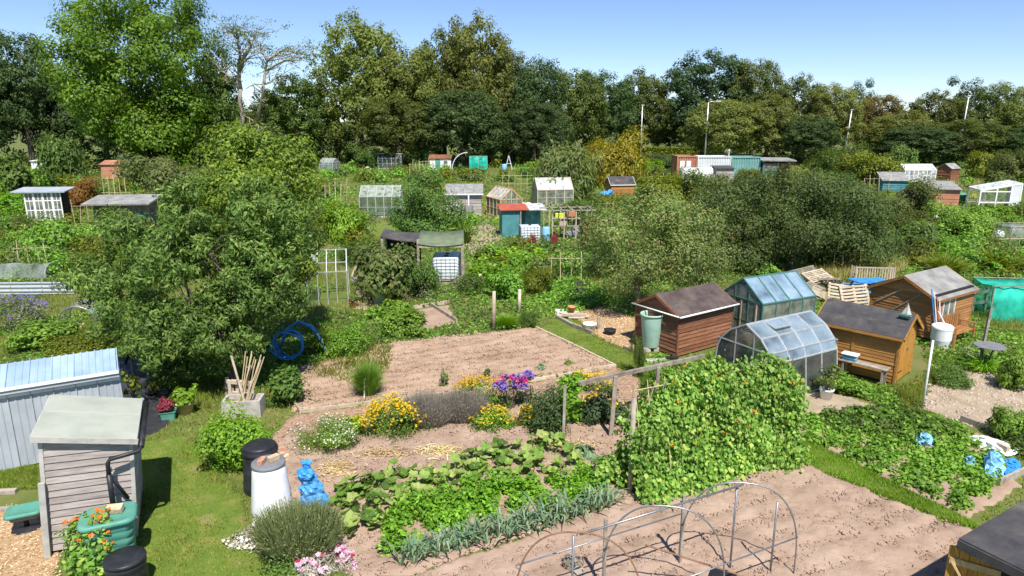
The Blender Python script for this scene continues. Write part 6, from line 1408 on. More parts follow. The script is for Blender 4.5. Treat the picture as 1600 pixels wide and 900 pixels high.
# white windowed shed, flat grey roof (left)
c = G(44, 346); s = thing('window_shed', 'white shed made of old windows under a flat grey roof, far left', 'shed', c, R(12))
w_, d_, h = 2.3, 1.5, 2.0
MB().box(.05,.4,.02,w_-.05,d_-.05,1.9).build('shade_fill', M['dark_inside'], s)  # dark box painted as the shade behind the windows
MB().slab([(-.7,-.25,h+.1),(w_+.35,-.25,h+.06),(w_+.35,d_+.3,h+.2),(-.7,d_+.3,h+.24)], .08).build('roof', M['metal_blue'], s)
for k in range(4):
    x0 = k*w_/4; fb = MB()
    for x in (x0, x0+w_/4-.07): fb.box(x,-.03,.03,x+.07,.03,h)
    for z in (.03, .72, 1.38, h-.07): fb.box(x0+.07,-.029,z,x0+w_/4-.07,.029,z+.07)
    fb.box(x0+w_/8-.02,-.025,.1,x0+w_/8+.02,.025,h-.07)
    f_ = fb.build('window', M['white_paint'], s)
    for q in range(6):
        zz = (.1,.79,1.45)[q//2]; xx = x0+.07+(q % 2)*(w_/8-.05); MB().box(xx,-.006,zz,xx+w_/8-.1,0,zz+.58).build('pane', M['glass_dirty'], f_)
for k in range(2):
    y0 = k*d_/2; fb = MB()
    for y in (y0, y0+d_/2-.07): fb.box(-.03,y,.03,.03,y+.07,h)
    for z in (.03, .98, h-.07): fb.box(-.029,y0+.07,z,.029,y0+d_/2-.07,z+.07)
    f_ = fb.build('window', M['white_paint'], s); MB().box(-.005,y0+.07,.1,.0,y0+d_/2-.07,h-.07).build('pane', M['glass_dirty'], f_)
# long flat roofed open shed
c = G(150, 360); s = thing('open_shed', 'open fronted shed with long flat grey roof right of the white windowed one', 'shed', c, R(3))
MB().slab([(-.4,-.6,1.75),(3.8,-.6,1.78),(3.8,1.6,2.15),(-.4,1.6,2.1)], .1).build('roof', M['felt_grey'], s); MB().box(0,1.4,0,3.4,1.45,1.95).build('back_wall', M['old_wood'], s); MB().box(0,.0,0,.05,1.39,1.8).build('side_wall', M['old_wood'], s)
for x in (.05, 1.9, 2.6, 3.4): MB().box(x,-.05,0,x+.09,.04,1.72).build('post', M['old_wood'], s)
sack('tarpaulin', 'green tarpaulin bundle inside the open fronted shed', c+Vector((2.75,.4,.35)), [(0,0,.5,.55,.4,.35)], 'green_plastic', 8, 'tarpaulin')
hut('timber_shed', 'small bright orange shed in front of the pale blue tent', 160, 280, 2.0, 1.6, 1.7, 2.1, R(8), 'container_orange', 'container_orange', 'pent', 7)
# pale blue tent
c = G(182, 262); o = thing('tent', 'pale blue tent-like cover behind the orange shed', 'tent', c, R(-10)); mb = MB()
mb.add([(0,0,0),(2.6,0,0),(2.6,2,0),(0,2,0),(0.1,0.1,1.4),(2.5,.1,1.2),(2.5,1.9,1.2),(.1,1.9,1.4),(1.1,.3,2.2),(1.3,1.7,2.1)], [(0,1,5,4),(1,2,6,5),(2,3,7,6),(3,0,4,7),(4,5,8),(5,6,9,8),(6,7,9),(7,4,8,9)]); mb.build('cover', M['pale_blue_tent'] if 'pale_blue_tent' in M else M['pale_green_plastic'], o)
MB().tube([(1.1,.25,0),(1.1,.25,2.25)], .03, 6).build('pole', M['alu'], o)
hut('compost_bay', 'pinkish white slatted bay at the far left edge of the plots', 50, 264, 2.0, 1.0, 1.1, 1.2, 0, 'white_paint', 'white_paint', 'pent', 4, cat='compost bay')
glasshouse('greenhouse', 'metal framed greenhouse with gable roof left of the dark cone-shaped tree', G(563, 340), R(3), 2.9, 2.3, 1.5, 2.2, 5, 4, M['alu'], M['glass'], .05, False, .08, roof_m=M['glass_dirty'])
glasshouse('greenhouse', 'far clear greenhouse at the foot of the tree belt', G(591, 264), R(4), 3.2, 2.2, 1.5, 2.1, 5, 3, M['alu'], M['glass'], .06, False, .08)
glasshouse('greenhouse', 'small far glasshouse half hidden left of the far clear greenhouse', G(500, 272), R(-20), 2.0, 1.6, 1.5, 2.0, 3, 2, M['alu'], M['glass_dirty'], .06, True, .05)
hut('white_hut', 'white hut with brown roof and teal door at the belt foot', 672, 266, 2.9, 2.0, 1.6, 2.0, R(4), 'white_paint', 'brown_wood', 'pent', 6, (.75,.7,1.5,'teal_bright' if 'teal_bright' in M else 'green_plastic'), [(1.9,.8,.55,.55)])
hut('timber_shed', 'weathered grey shed with dark pent roof left of the timber greenhouse', 698, 338, 2.55, 2.0, 1.65, 2.15, R(2), 'grey_wood', 'felt_grey', 'pent', 7, fascia='white_paint')
o = thing('water_barrel', 'black barrel at the front of the weathered grey shed', 'barrel', G(733, 340)+Vector((0,-.4,0))); MB().lathe([(.3,0),(.33,.1),(.33,.5),(.345,.52),(.33,.55),(.33,.88),(.3,.95),(0,.95)], 18).build('drum', M['grey_plastic'], o, True)
MB().tube([(0,0,.95),(0,.1,1.7)], .05, 8).build('downpipe', M['white_paint'], o)
o = MB().box(-.35,-.3,0,.35,.3,1.0).build('white_tank', M['white_plastic'], None, bev=.05); o.location = G(712, 340)+Vector((0,-.3,0)); tag(o, 'white box tank left of the black barrel', 'tank')
glasshouse('timber_greenhouse', 'timber framed greenhouse with narrow gable facing front', G(782, 342)+Vector((1.55,.72,0)), R(115), 2.6, 1.7, 1.35, 2.1, 4, 4, M['new_wood'], M['glass_dirty'], .07, False, .05, roof_m=M['poly_white'])
glasshouse('timber_greenhouse', 'greenhouse with white polycarbonate roof and timber gable facing right', G(840, 322), R(10), 3.0, 2.3, 1.3, 2.2, 4, 4, M['pale_wood'], M['glass_dirty'], .07, False, .05, roof_m=M['poly_white'])
# teal shed
s = thing('teal_shed', 'small teal board shed with red roof behind the water tank', 'shed', G(785, 371), R(8)); w_, d_, h = 2.5, 1.3, 1.62
inner_box(s, 1.0, d_, 1.4); planks(s, (0,0), (1.05,0), .02, h, 5, M['teal_paint']); planks(s, (0,d_), (0,0), .02, h, 6, M['teal_paint']); planks(s, (w_,d_), (0,d_), .02, h, 10, M['teal_paint'])
planks(s, (1.1,.9), (w_,.9), .02, h-.1, 6, M['teal_paint'])
MB().slab([(-.15,-.2,h+.06),(1.6,-.2,h+.06),(1.6,d_+.1,h+.26),(-.15,d_+.1,h+.26)], .04).build('roof_sheet', M['rust_red'], s); MB().slab([(1.605,-.2,h+.05),(w_+.2,-.2,h+.05),(w_+.2,d_+.1,h+.25),(1.605,d_+.1,h+.25)], .04).build('roof_sheet', M['poly_white'], s)
for x in (1.1, w_): MB().box(x-.04,-.15,0,x+.04,-.07,h+.02).build('post', M['old_wood'], s)
def ibc(label, loc, rz_, pal=True):
    o = thing('water_tank', label, 'water tank', loc, rz_); w_, d_, h = 1.15, .98, .98
    ringtank([(w_-.1,d_-.1,.1,.16),(w_-.06,d_-.06,.1,.22),(w_-.06,d_-.06,.1,h+.08),(w_-.12,d_-.12,.1,h+.12),(.3,.3,.1,h+.13)]).build('tank', M['ibc'], o, True)
    cg = MB()
    for k in range(7):
        z = .2+k*.145; p = [(-w_/2,-d_/2,z),(w_/2,-d_/2,z),(w_/2,d_/2,z),(-w_/2,d_/2,z)]
        for a, b in zip(p, p[1:]+p[:1]): cg.tube([a, b], .011, 4)
    for k in range(7):
        x = -w_/2+w_*k/6
        for y in (-d_/2, d_/2): cg.tube([(x,y,.14),(x,y,1.09)], .011, 4)
    for k in range(1, 6):
        y = -d_/2+d_*k/6
        for x in (-w_/2, w_/2): cg.tube([(x,y,.14),(x,y,1.09)], .011, 4)
    cg.build('cage', M['steel'], o); MB().lathe([(.09,h+.1),(.09,h+.17),(0,h+.18)], 14).build('cap', M['black_plastic'], o)
    for y in (-.4,0,.4): MB().box(-w_/2,y-.05,0,w_/2,y+.05,.1).build('pallet_bearer', M['old_wood'], o)
    MB().box(-w_/2,-d_/2,.101,w_/2,d_/2,.14).build('pallet_deck', M['old_wood'], o); return o
ibc('caged white water tank in front of the teal shed', G(828, 384)+Vector((0,.4,0)), R(6)); 
o = thing('water_barrel', 'slim blue barrel right of the caged tank', 'barrel', G(853, 379)); MB().lathe([(.2,0),(.22,.1),(.22,.45),(.235,.47),(.22,.5),(.22,.85),(.18,.92),(0,.92)], 16).build('drum', M['pale_blue'], o, True)
s = thing('pergola', 'thin timber pergola with hanging baskets right of the water tank', 'pergola', G(862, 376), R(4))
for x in (0, .7, 1.4, 2.3):
    for y in (0, 1.5): MB().box(x,y,0,x+.06,y+.06,1.75).build('post', M['pale_wood'], s)
for y in (0, 1.5): MB().box(-.6,y-.03,1.751,2.6,y+.03,1.81).build('rail', M['old_wood'], s)
for x in (0,.55,1.1,1.7,2.3): MB().box(x,-.2,1.811,x+.05,1.8,1.86).build('rafter', M['old_wood'], s)
for k, (dx, z, m_) in enumerate(((.25,1.2,'yellow_crate'),(.95,1.3,'terracotta'),(.5,.75,'pale_wood'))):
    M.setdefault('yellow_crate', mat('yellow_crate', (.55,.62,.06), 4, .6)); o = MB().box(0,0,0,.5,.3,.28).build('crate', M[m_], None, bev=.01); o.location = G(862,376)+Vector((dx,.9,z)); tag(o, ['yellow-green crate hanging in the pergola','orange crate hanging right of the yellow-green one','plain wooden crate low in the pergola'][k], 'crate')
o = thing('tool_rack', 'wooden shelf rack carrying the crates inside the pergola', 'rack', G(862,376)+Vector((.1,.85,0)))
for z in (.70, 1.16): MB().box(0,0,z,1.7,.42,z+.035).build('shelf', M['old_wood'], o)
for x in (0, 1.64): MB().box(x,.1,0,x+.06,.16,.7).build('leg', M['old_wood'], o); MB().box(x,.1,.735,x+.06,.16,1.16).build('leg', M['old_wood'], o)
# amaranth flowers
for i, (px, py) in enumerate(((832,392),(866,392),(920,382))): bush('amaranth_plant', ['crimson amaranth in front of the caged tank','crimson amaranth right of the blue barrel','crimson amaranth right of the pergola'][i], px, py, 9, 26, 'long', 'red_leaf', 'crimson amaranths', 'plant', seed=i)
# green roofed lean-to with tank
s = thing('lean_to', 'open lean-to with sagging green felt roof over a caged tank', 'lean-to', G(652, 442), R(3))
zf = [(-1.35,2.25),( -.6,2.05),(.15,1.95)]
mb = MB(); n = 10
for i in range(n+1):
    x = .1+1.95*i/n; sag = .10*math.sin(math.pi*i/n)
    mb.v += [(x,-.25,1.78-.02*i/n-sag),(x,.5,1.98-sag),(x,1.3,2.12-sag*.6)]
for i in range(n):
    for j in range(2): mb.f.append((i*3+j,(i+1)*3+j,(i+1)*3+j+1,i*3+j+1)); mb.m.append(0)
r_ = mb.build('roof_felt', M['felt_green'], s, True); r_.modifiers.new('t', 'SOLIDIFY').thickness = .03
mb = MB()
for i in range(n+1):
    x = -1.5+1.6*i/n; sag = .06*math.sin(math.pi*i/n)
    mb.v += [(x,-.1,2.1-.25*i/n-sag),(x,1.3,2.22-.2*i/n-sag)]
for i in range(n): mb.f.append((i*2,(i+1)*2,(i+1)*2+1,i*2+1)); mb.m.append(0)
r_ = mb.build('roof_felt', M['felt_dark'], s); r_.modifiers.new('t', 'SOLIDIFY').thickness = .03
for x, y, h in ((.1,-.15,1.95),(2.0,-.15,1.72),(-1.45,0,2.05),(2.0,1.2,2.05),(-1.45,1.2,2.15)): MB().box(x-.05,y-.05,0,x+.05,y+.05,h).build('post', M['old_wood'], s)
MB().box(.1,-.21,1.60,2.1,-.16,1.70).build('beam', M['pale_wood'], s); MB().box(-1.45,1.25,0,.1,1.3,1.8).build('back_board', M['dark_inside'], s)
ibc('caged white water tank under the green felt lean-to', G(652, 442)+Vector((1.25,.45,0)), R(2)); ibc('second caged tank stacked on the one under the lean-to', G(652, 442)+Vector((1.25,.98,.0)), R(2))
# derelict greenhouse frame behind the cherry tree
fr_ = thing('glasshouse_frame', 'bare white greenhouse frame half hidden by the cherry tree', 'greenhouse', G(482, 478), R(12)); fb = MB()
for x in (0, 1.5):
    pr = [(x,0,0),(x,0,1.3),(x,.9,2.0),(x,1.8,1.3),(x,1.8,0)]
    for a, b in zip(pr, pr[1:]): fb.beam(a, b, .035, .035)
for y, z in ((0,1.3),(.9,2.0),(1.8,1.3)): fb.beam((0,y,z),(1.5,y,z), .035, .035)
for x in (.4,.75,1.1): fb.beam((x,0,0),(x,0,1.3),.03,.03); fb.beam((x,0,1.3),(x,.9,2.0),.03,.03)
fb.build('frame', M['alu'], fr_)
for x in (.02,): pane(fr_, [(x,.0,1.32),(x+.32,.0,1.32),(x+.32,.88,2.0),(x,.88,2.0)], M['glass_dirty'])
# items by the frame
o = thing('bucket', 'yellow bucket on the plot right of the bare greenhouse frame', 'bucket', G(604, 470)); M['yellow_plastic'] = mat('yellow_plastic', (.75,.52,.02), 3, .5)
MB().lathe([(.17,0),(.24,.3),(.26,.3),(.26,.33),(.22,.33),(.18,.05),(0,.04)], 20).build('pail', M['yellow_plastic'], o, True)
o = thing('dustbin', 'pale blue-green bin left of the yellow bucket', 'bin', G(592, 474)); MB().lathe([(.22,0),(.27,.6),(.29,.6),(.29,.66),(.2,.72),(0,.73)], 18).build('drum', M['pale_green_plastic'], o, True)
o = thing('raised_bed', 'low timber raised bed of dark soil right of the bare frame', 'raised bed', G(557, 464), .05)
for a in ((0,0,1.4,.05),(0,.75,1.4,.8),(0,.051,.05,.749),(1.35,.051,1.4,.749)): MB().box(a[0],a[1],0,a[2],a[3],.25).build('board', M['old_wood'], o)
MB().box(.051,.051,0,1.349,.749,.2).build('soil', M['soil'], o)
sack('rubble_sack', 'dark sack of rubbish behind the low raised bed', G(570, 446), [(0,0,.2,.5,.3,.25)], 'grey_plastic', 4, 'sack'); brick('timber_offcut', 'tan timber block behind the low raised bed', G(584, 446), .2, 'new_wood', (.6,.3,.3), 0, 'timber')
post('timber plank leaning beside the bare greenhouse frame', 562, 402, 549, 432, .1, 'pale_wood', 'leaning_plank', 'plank')
# dark small house, blue tarp
hut('timber_shed', 'small dark roofed shed with white gable trim right of the golden shrub', 955, 306, 2.2, 1.8, 1.1, 1.7, R(10), 'tan_wood', 'felt_dark', 'gable', 6, fascia='white_paint')
sack('tarpaulin', 'blue tarpaulin heap left of the small dark roofed shed', G(946, 308), [(0,0,.25,.5,.4,.3),(.4,0,.45,.25,.25,.25)], 'bag_blue', 9, 'tarpaulin')
# containers
def container(label, px0, px1, py, h, m_, depth=2.4, name='shipping_container', rz_=R(2)):
    a, b = G(px0, py), G(px1, py); b = VD(px1, py, a.y); w_ = b.x-a.x; o = thing(name, label, 'container', a, rz_); n = max(6, int(w_/.28))
    for side in (0, 1):
        mb = MB(); pr = []
        for i in range(n*4+1):
            x = w_*i/(n*4); yy = (0, .0, .06, .06)[i % 4]; pr.append((x, yy if side == 0 else depth-yy))
        for (x, y) in pr: mb.v += [(x,y,.15),(x,y,h-.1)]
        for i in range(len(pr)-1): mb.f.append((i*2,i*2+2,i*2+3,i*2+1)); mb.m.append(0)
        mb.build('side_panel', M[m_], o)
    for x in (0.02, w_-.02): MB().box(x-.02,.08,.15,x+.02,depth-.08,h-.1).build('end_panel', M[m_], o)
    MB().box(.03,.08,h-.16,w_-.03,depth-.08,h-.09).build('top', M[m_], o); fb = MB()
    for z in (.08,h-.06):
        for y in (0,depth): fb.box(-.04,y-.05,z-.07,w_+.04,y+.05,z+.07)
    for x in (0,w_):
        for y in (0,depth): fb.box(x-.06,y-.06,.0,x+.06,y+.06,h+.012)
    for x in (0,w_):
        for z in (.08,h-.06): fb.box(x-.055,-.02,z-.065,x+.055,depth+.02,z+.065)
    fb.build('frame', M[m_], o); return o
co = container('weathered orange container at the left end of the container row', 1057, 1087, 281, 2.75, 'container_orange')
for k in range(2): MB().box(.3+.75*k,-.05,1.3,.85+.75*k,-.02,2.2).build('panel', M['white_paint'], co)
container('white container between the orange and the teal ones', 1089, 1140, 281, 2.7, 'container_white'); container('teal ribbed container right of the white one', 1142, 1186, 281, 2.65, 'container_teal')
s = thing('open_shed', 'open timber shed with pale flat roof at the right end of the containers', 'shed', G(1190, 281), R(2)); 
MB().slab([(-.3,-.4,2.3),(3.8,-.4,2.25),(3.8,2.2,2.45),(-.3,2.2,2.5)], .12).build('roof', M['felt_grey'], s); MB().box(0,2,0,3.5,2.05,2.35).build('back_wall', M['brown_wood'], s)
for x in (0,1.7,3.4): MB().box(x,-.1,0,x+.12,.02,2.27).build('post', M['teal_paint'] if x < 2 else M['brown_wood'], s)
MB().box(.12,-.06,0,1.7,-.02,.9).build('panel', M['green_plastic'], s); MB().box(1.83,.4,0,3.4,.46,1.8).build('panel', M['brown_wood'], s); MB().box(.12,-.05,.95,1.7,-.03,1.9).build('pane', M['glass_dirty'], s)
o = thing('poly_tunnel', 'white polythene covered tunnel in front of the white container', 'tunnel', G(1068, 288), R(2)); mb = MB()
for i in range(9):
    x = 4.2*i/8
    for j in range(9): th = math.pi*j/8; mb.v.append((x, 1.0-1.0*math.cos(th), 1.75*math.sin(th)**.7))
for i in range(8):
    for j in range(8): mb.f.append((i*9+j,(i+1)*9+j,(i+1)*9+j+1,i*9+j+1)); mb.m.append(0)
mb.f.append(tuple(range(9))); mb.m.append(0); mb.f.append(tuple(8*9+j for j in range(9))); mb.m.append(0)
mb.build('cover', M['container_white'], o, True); MB().box(4.21,.7,0,4.25,1.4,1.4).build('door', M['poly_white'], o)
hut('timber_shed', 'low grey-lilac shed right of the white polythene tunnel', 1118, 288, 1.9, 1.6, 1.7, 1.9, R(2), 'grey_wood', 'felt_dark', 'pent', 6)
o = MB(); o.tube([(0,0,2.3),(0,0,3.3)], .09, 8); o.lathe([(.14,3.3),(.14,3.36),(.03,3.5)], 8); p_ = o.build('flue_pipe', M['alu'], None); p_.location = G(1140, 281)+Vector((0,1,0)); tag(p_, 'metal flue pipe above the teal container end', 'flue')
o = thing('wicker_fence', 'rusty brown wicker fence right of the open timber shed', 'fence', G(1262, 278), R(3))
for k in range(22): MB().tube([(.13*k,0,0),(.13*k+.1*math.sin(k*3),.05*math.cos(k),1.9+.3*math.sin(k*2.1))], .03, 4).build('stake', M['brown_wood'], o)
# right hand buildings
s = thing('lean_to_greenhouse', 'white framed lean-to greenhouse near the right edge', 'greenhouse', G(1528, 326), R(-3)); w_, d_ = 3.1, 1.6; fb = MB()
for x in (0, 1.25, 2.35, w_):
    zt = 1.45+.55*x/w_; fb.beam((x,0,0),(x,0,zt),.10,.10); fb.beam((x,d_,0),(x,d_,zt+.1),.10,.10); fb.beam((x,0,zt),(x,d_,zt+.1),.08,.08)
for y in (0, d_): fb.beam((0,y,1.45+.06*y),(w_,y,2.0+.06*y),.11,.12); fb.beam((0,y,.5),(2.35,y,.5),.09,.09); fb.beam((0,y,1.36),(2.35,y,1.36),.09,.09)
fb.build('frame', M['white_paint'], s)
for x0, x1 in ((.05,1.2),(1.3,2.3)): pane(s, [(x0,0,.52),(x1,0,.52),(x1,0,1.34),(x0,0,1.34)], M['glass']); 
pane(s, [(0,0,1.5),(w_,0,2.05),(w_,d_,2.15),(0,d_,1.6)], M['poly_white'], name='roof_sheet'); MB().box(2.37,-.03,.05,w_-.04,-.005,1.9).build('side_panel', M['container_white'], s); MB().box(w_+.02,0,.05,w_+.06,d_,1.95).build('side_panel', M['white_paint'], s)
glasshouse('greenhouse', 'far white framed greenhouse under the right part of the belt', G(1412, 284), R(2), 3.6, 2.0, 1.3, 1.9, 7, 3, M['white_paint'], M['poly_white'], .09, False, .05)
hut('timber_shed', 'small far pink-brown shed under the right part of the belt', 1484, 284, 1.7, 1.5, 1.5, 2.0, R(30), 'brown_wood', 'felt_grey', 'gable', 6)
hut('timber_shed', 'glass roofed low shed with teal boards left of the round dark bush', 1378, 300, 2.2, 1.8, 1.1, 1.8, R(-12), 'teal_paint', 'felt_grey', 'pent', 5)
hut('timber_shed', 'brick-red shed with stepped dark roof right of the round dark bush', 1450, 330, 2.0, 2.2, 1.7, 2.15, R(-14), 'container_orange', 'felt_grey', 'pent', 7)
s = netcage('net_cage', 'timber framed cage with white net at the right edge', G(1577, 384), .1, 2.2, 1.3, 1.1, 'net_white', 'pale_wood')
o = thing('dustbin', 'dark green bin in the dry grass left of the white lean-to', 'bin', G(1500, 320)); MB().lathe([(.3,0),(.36,.8),(.39,.8),(.39,.9),(.2,1.0),(0,1.0)], 16).build('drum', M['green_plastic'], o, True)
# arch, green net, frames at the belt foot
o = thing('arch_frame', 'curved black fabric arch right of the white hut', 'arch', G(706, 270), R(10)); pts = [(0,0,0)]+[(2.0-2.0*math.cos(t*.16), 0, 2.6*math.sin(t*.16)**.8) for t in range(1, 11)]
mb = MB()
for p in pts: mb.v += [(p[0],-.3,p[2]),(p[0],.5,p[2])]
for i in range(len(pts)-1): mb.f.append((i*2,i*2+2,i*2+3,i*2+1)); mb.m.append(0)
mb.build('cover', M['membrane'], o).modifiers.new('t','SOLIDIFY').thickness = .05; MB().tube([(0,-.35,0)]+[(p[0],-.35,p[2]+.03) for p in pts], .05, 6).build('rib', M['white_paint'], o)
netcage('net_cage', 'far green netted cage right of the black arch', G(734, 266), 0, 2.4, 1.2, 1.9, 'net_green', 'pale_wood')
o = thing('swing_frame', 'small white a-frame at the belt foot above the timber greenhouse', 'frame', G(795, 266))
for s_ in (-1, 1): MB().tube([(.5*s_,0,0),(0,0,2.0)], .05, 6).build('leg', M['white_paint'], o)
MB().tube([(-.25,0,.9),(.25,0,.9)], .04, 6).build('crossbar', M['white_paint'], o)
o = thing('water_barrel', 'far pale blue barrel left of the white a-frame', 'barrel', G(788, 268)); MB().lathe([(.3,0),(.34,.4),(.34,.9),(.25,1.0),(0,1.0)], 14).build('drum', M['pale_blue'], o, True)
o = thing('bean_canes', 'row of thin canes with cross bars above the timber greenhouses', 'canes', G(785, 300))
for k in range(8): MB().tube([(.6*k,0,0),(.6*k+.05,0,1.9)], .025, 5).build('cane', M['cane'], o)
for z in (.8, 1.6): MB().tube([(-.1,0,z),(4.4,0,z)], .02, 5).build('cross_bar', M['cane'], o)
o = thing('bean_canes', 'bean canes right of the orange shed', 'canes', G(163, 308))
for k in range(5): MB().tube([(.5*k,0,0),(.5*k+.06,0,2.1)], .03, 5).build('cane', M['cane'], o)
MB().tube([(-.2,0,.4),(2.4,0,.4)], .025, 5).build('cross_bar', M['cane'], o)
# street lamps beyond the plots
def lamp(label, px, top, Y, hgt_off=0, arm=None, lean=0):
    t_ = VD(px, top, Y); o = thing('street_lamp', label, 'street lamp', (t_.x, Y, 0), 0, 'street lamps behind the belt'); h = t_.z
    MB().tube([(0,0,0),(lean*.5,0,h*.5),(lean,0,h)], [.14,.11,.08], 8).build('column', M['alu'], o, True)
    if arm: MB().tube([(lean,0,h-.02),(lean+.4,0,h+.12),(lean+arm,0,h+.18)], .06, 6).build('arm', M['alu'], o, True); MB().box(lean+arm-.1,-.16,h+.1,lean+arm+.7,.16,h+.24).build('lamp_head', M['container_white'], o, bev=.03)
    else: MB().box(lean-.2,-.15,h,lean+.3,.15,h+.12).build('lamp_head', M['container_white'], o, bev=.03)
lamp('tall plain lamp post standing left of the big blue-green tree', 1004, 165, 118); lamp('lamp with curved arm in front of the big blue-green tree', 1107, 160, 108, arm=1.2); lamp('lamp post beside the slim dark pine', 1327, 172, 112, lean=.4); lamp('lamp post in front of the twin-headed pine', 1511, 150, 112, lean=.3)
o = thing('picket_panel', 'white far shed front glimpsed under the dark trees behind the far greenhouse', 'shed', G(612, 258)); MB().box(0,0,0,2.2,.1,1.9).build('wall', M['white_paint'], o); MB().slab([(-.2,-.2,1.95),(2.4,-.2,1.95),(2.4,1.2,2.4),(-.2,1.2,2.4)], .08).build('roof', M['rust_red'], o); MB().box(.1,.15,0,2.1,1.1,1.9).build('shade_fill', M['dark_inside'], o)  # the inner dark box stands for shade under the roof
# black plastic sheets on a far bed
sheet('black_sheet', 'black plastic sheet over a bed behind the fence posts, rear', [(868,442),(930,450),(905,432),(872,430)], 'membrane', .1, 6, cat='plastic sheet'); sheet('black_sheet', 'black plastic sheet in the shade of the apple tree, front', [(890,462),(940,468),(930,452),(890,450)], 'membrane', .1, 7, cat='plastic sheet')
patch('path', W([(700,360),(760,340),(790,370),(760,392),(735,400)]), .15, .03, M['drysoil'], 4, seed=61, label='bare earth path left of the teal shed', exc=False)
patch('path', W([(566,352),(620,346),(650,380),(570,385)]), .15, .03, M['turf'], 4, seed=62, label='mown strip in front of the metal framed greenhouse')
patch('path', W([(540,480),(560,450),(640,452),(600,478),(575,486)]), .12, .03, M['drysoil'], 4, seed=63, label='bare ground beside the low raised bed', exc=False)
# ------------------------------------------------------------------ undergrowth over the plots
def under():
    rng = np.random.default_rng(500); n = 290000
    px = rng.uniform(-160, 1760, n); py = 236 + (640-236)*rng.random(n)**1.15
    x = (px-800)/FPX; y = -(py-450)/FPX; dy = CT+y*ST; dz = -ST+y*CT; t = -CAM_H/dz; X = x*t; Y = dy*t
    ok = (Y < 140)
    for e in EXC: ok &= ~inpoly(X, Y, e)
    for o in SC.objects:          # keep clear of building footprints
        if o.parent is None and o.type == 'EMPTY' and o.get('category') in ('shed', 'greenhouse', 'container', 'barrel', 'water tank', 'lean-to', 'tunnel', 'table', 'picnic table'):
            xs = []; 
            for c in o.children:
                if c.type == 'MESH': xs += [c.matrix_basis @ Vector(b) for b in c.bound_box]
            if not xs: continue
            a = o.rotation_euler[2]; lx = (X-o.location.x)*math.cos(a)+(Y-o.location.y)*math.sin(a); ly = -(X-o.location.x)*math.sin(a)+(Y-o.location.y)*math.cos(a)
            ok &= ~((lx > min(v.x for v in xs)-.05) & (lx < max(v.x for v in xs)+.05) & (ly > min(v.y for v in xs)-.1) & (ly < max(v.y for v in xs)+.1))
    X, Y = X[ok], Y[ok]; n = len(X)
    hf = np.clip(fbm(X*.6, Y*.6, 21, 4)*2.6-.95, .05, 1.3); kind = fbm(X*.5+50, Y*.4, 31, 3)*.62 + .20 + .30*(rng.random(n)-.5) + .10*(fbm(X*.1, Y*.08, 37, 2)-.4)*3; clear = fbm(X*.35, Y*.30, 41, 3)
    far = np.clip((Y-14)/30, .25, 1.0); hf = hf*far
    path = clear < .36; hf = np.where(path, hf*.12, hf)
    Z = hf*rng.random(n)**.7*.9 + .02
    L = (.045+.0026*Y)*(.6+.8*rng.random(n)); up = rng.random(n)
    N = rng.normal(size=(n,3))*.6+np.array([0,-.1,.7]); P = np.stack([X, Y, Z], 1)
    T = rdir(rng, n); blade = (kind > .66) | path; T[blade] = np.array([0,0,1.])+rng.normal(size=(blade.sum(),3))*.35; N[blade] = rng.normal(size=(blade.sum(),3))*[1,1,.2]
    Wd = np.where(blade, L*.16, L*.62); Ln = np.where(blade, L*2.0, L); P[:,2] = np.where(blade, np.maximum(P[:,2]*.6, L*.8), P[:,2])
    for nm, lm, sel, lab in (('weeds','mid', (kind < .46) & ~path, 'dark green weeds and crops over the plots'), ('weeds','fresh', (kind >= .46) & (kind <= .66) & ~path, 'bright green weeds and crops over the plots'),
                        ('wild_grass','grass', ((kind > .66) & (kind <= .76) & ~path) | (path & (up < .78)), 'green wild grass over the plots'), ('wild_grass','grass_dry', ((kind > .76) & ~path) | (path & (up >= .78)), 'dry straw coloured grass over the plots')):
        if sel.sum(): stuff(link(nm, polymesh(nm, leafquads(rng, P[sel], N[sel], Ln[sel], Wd[sel], T[sel], .1), 4), LM[lm]), lab, 'weeds')
under()

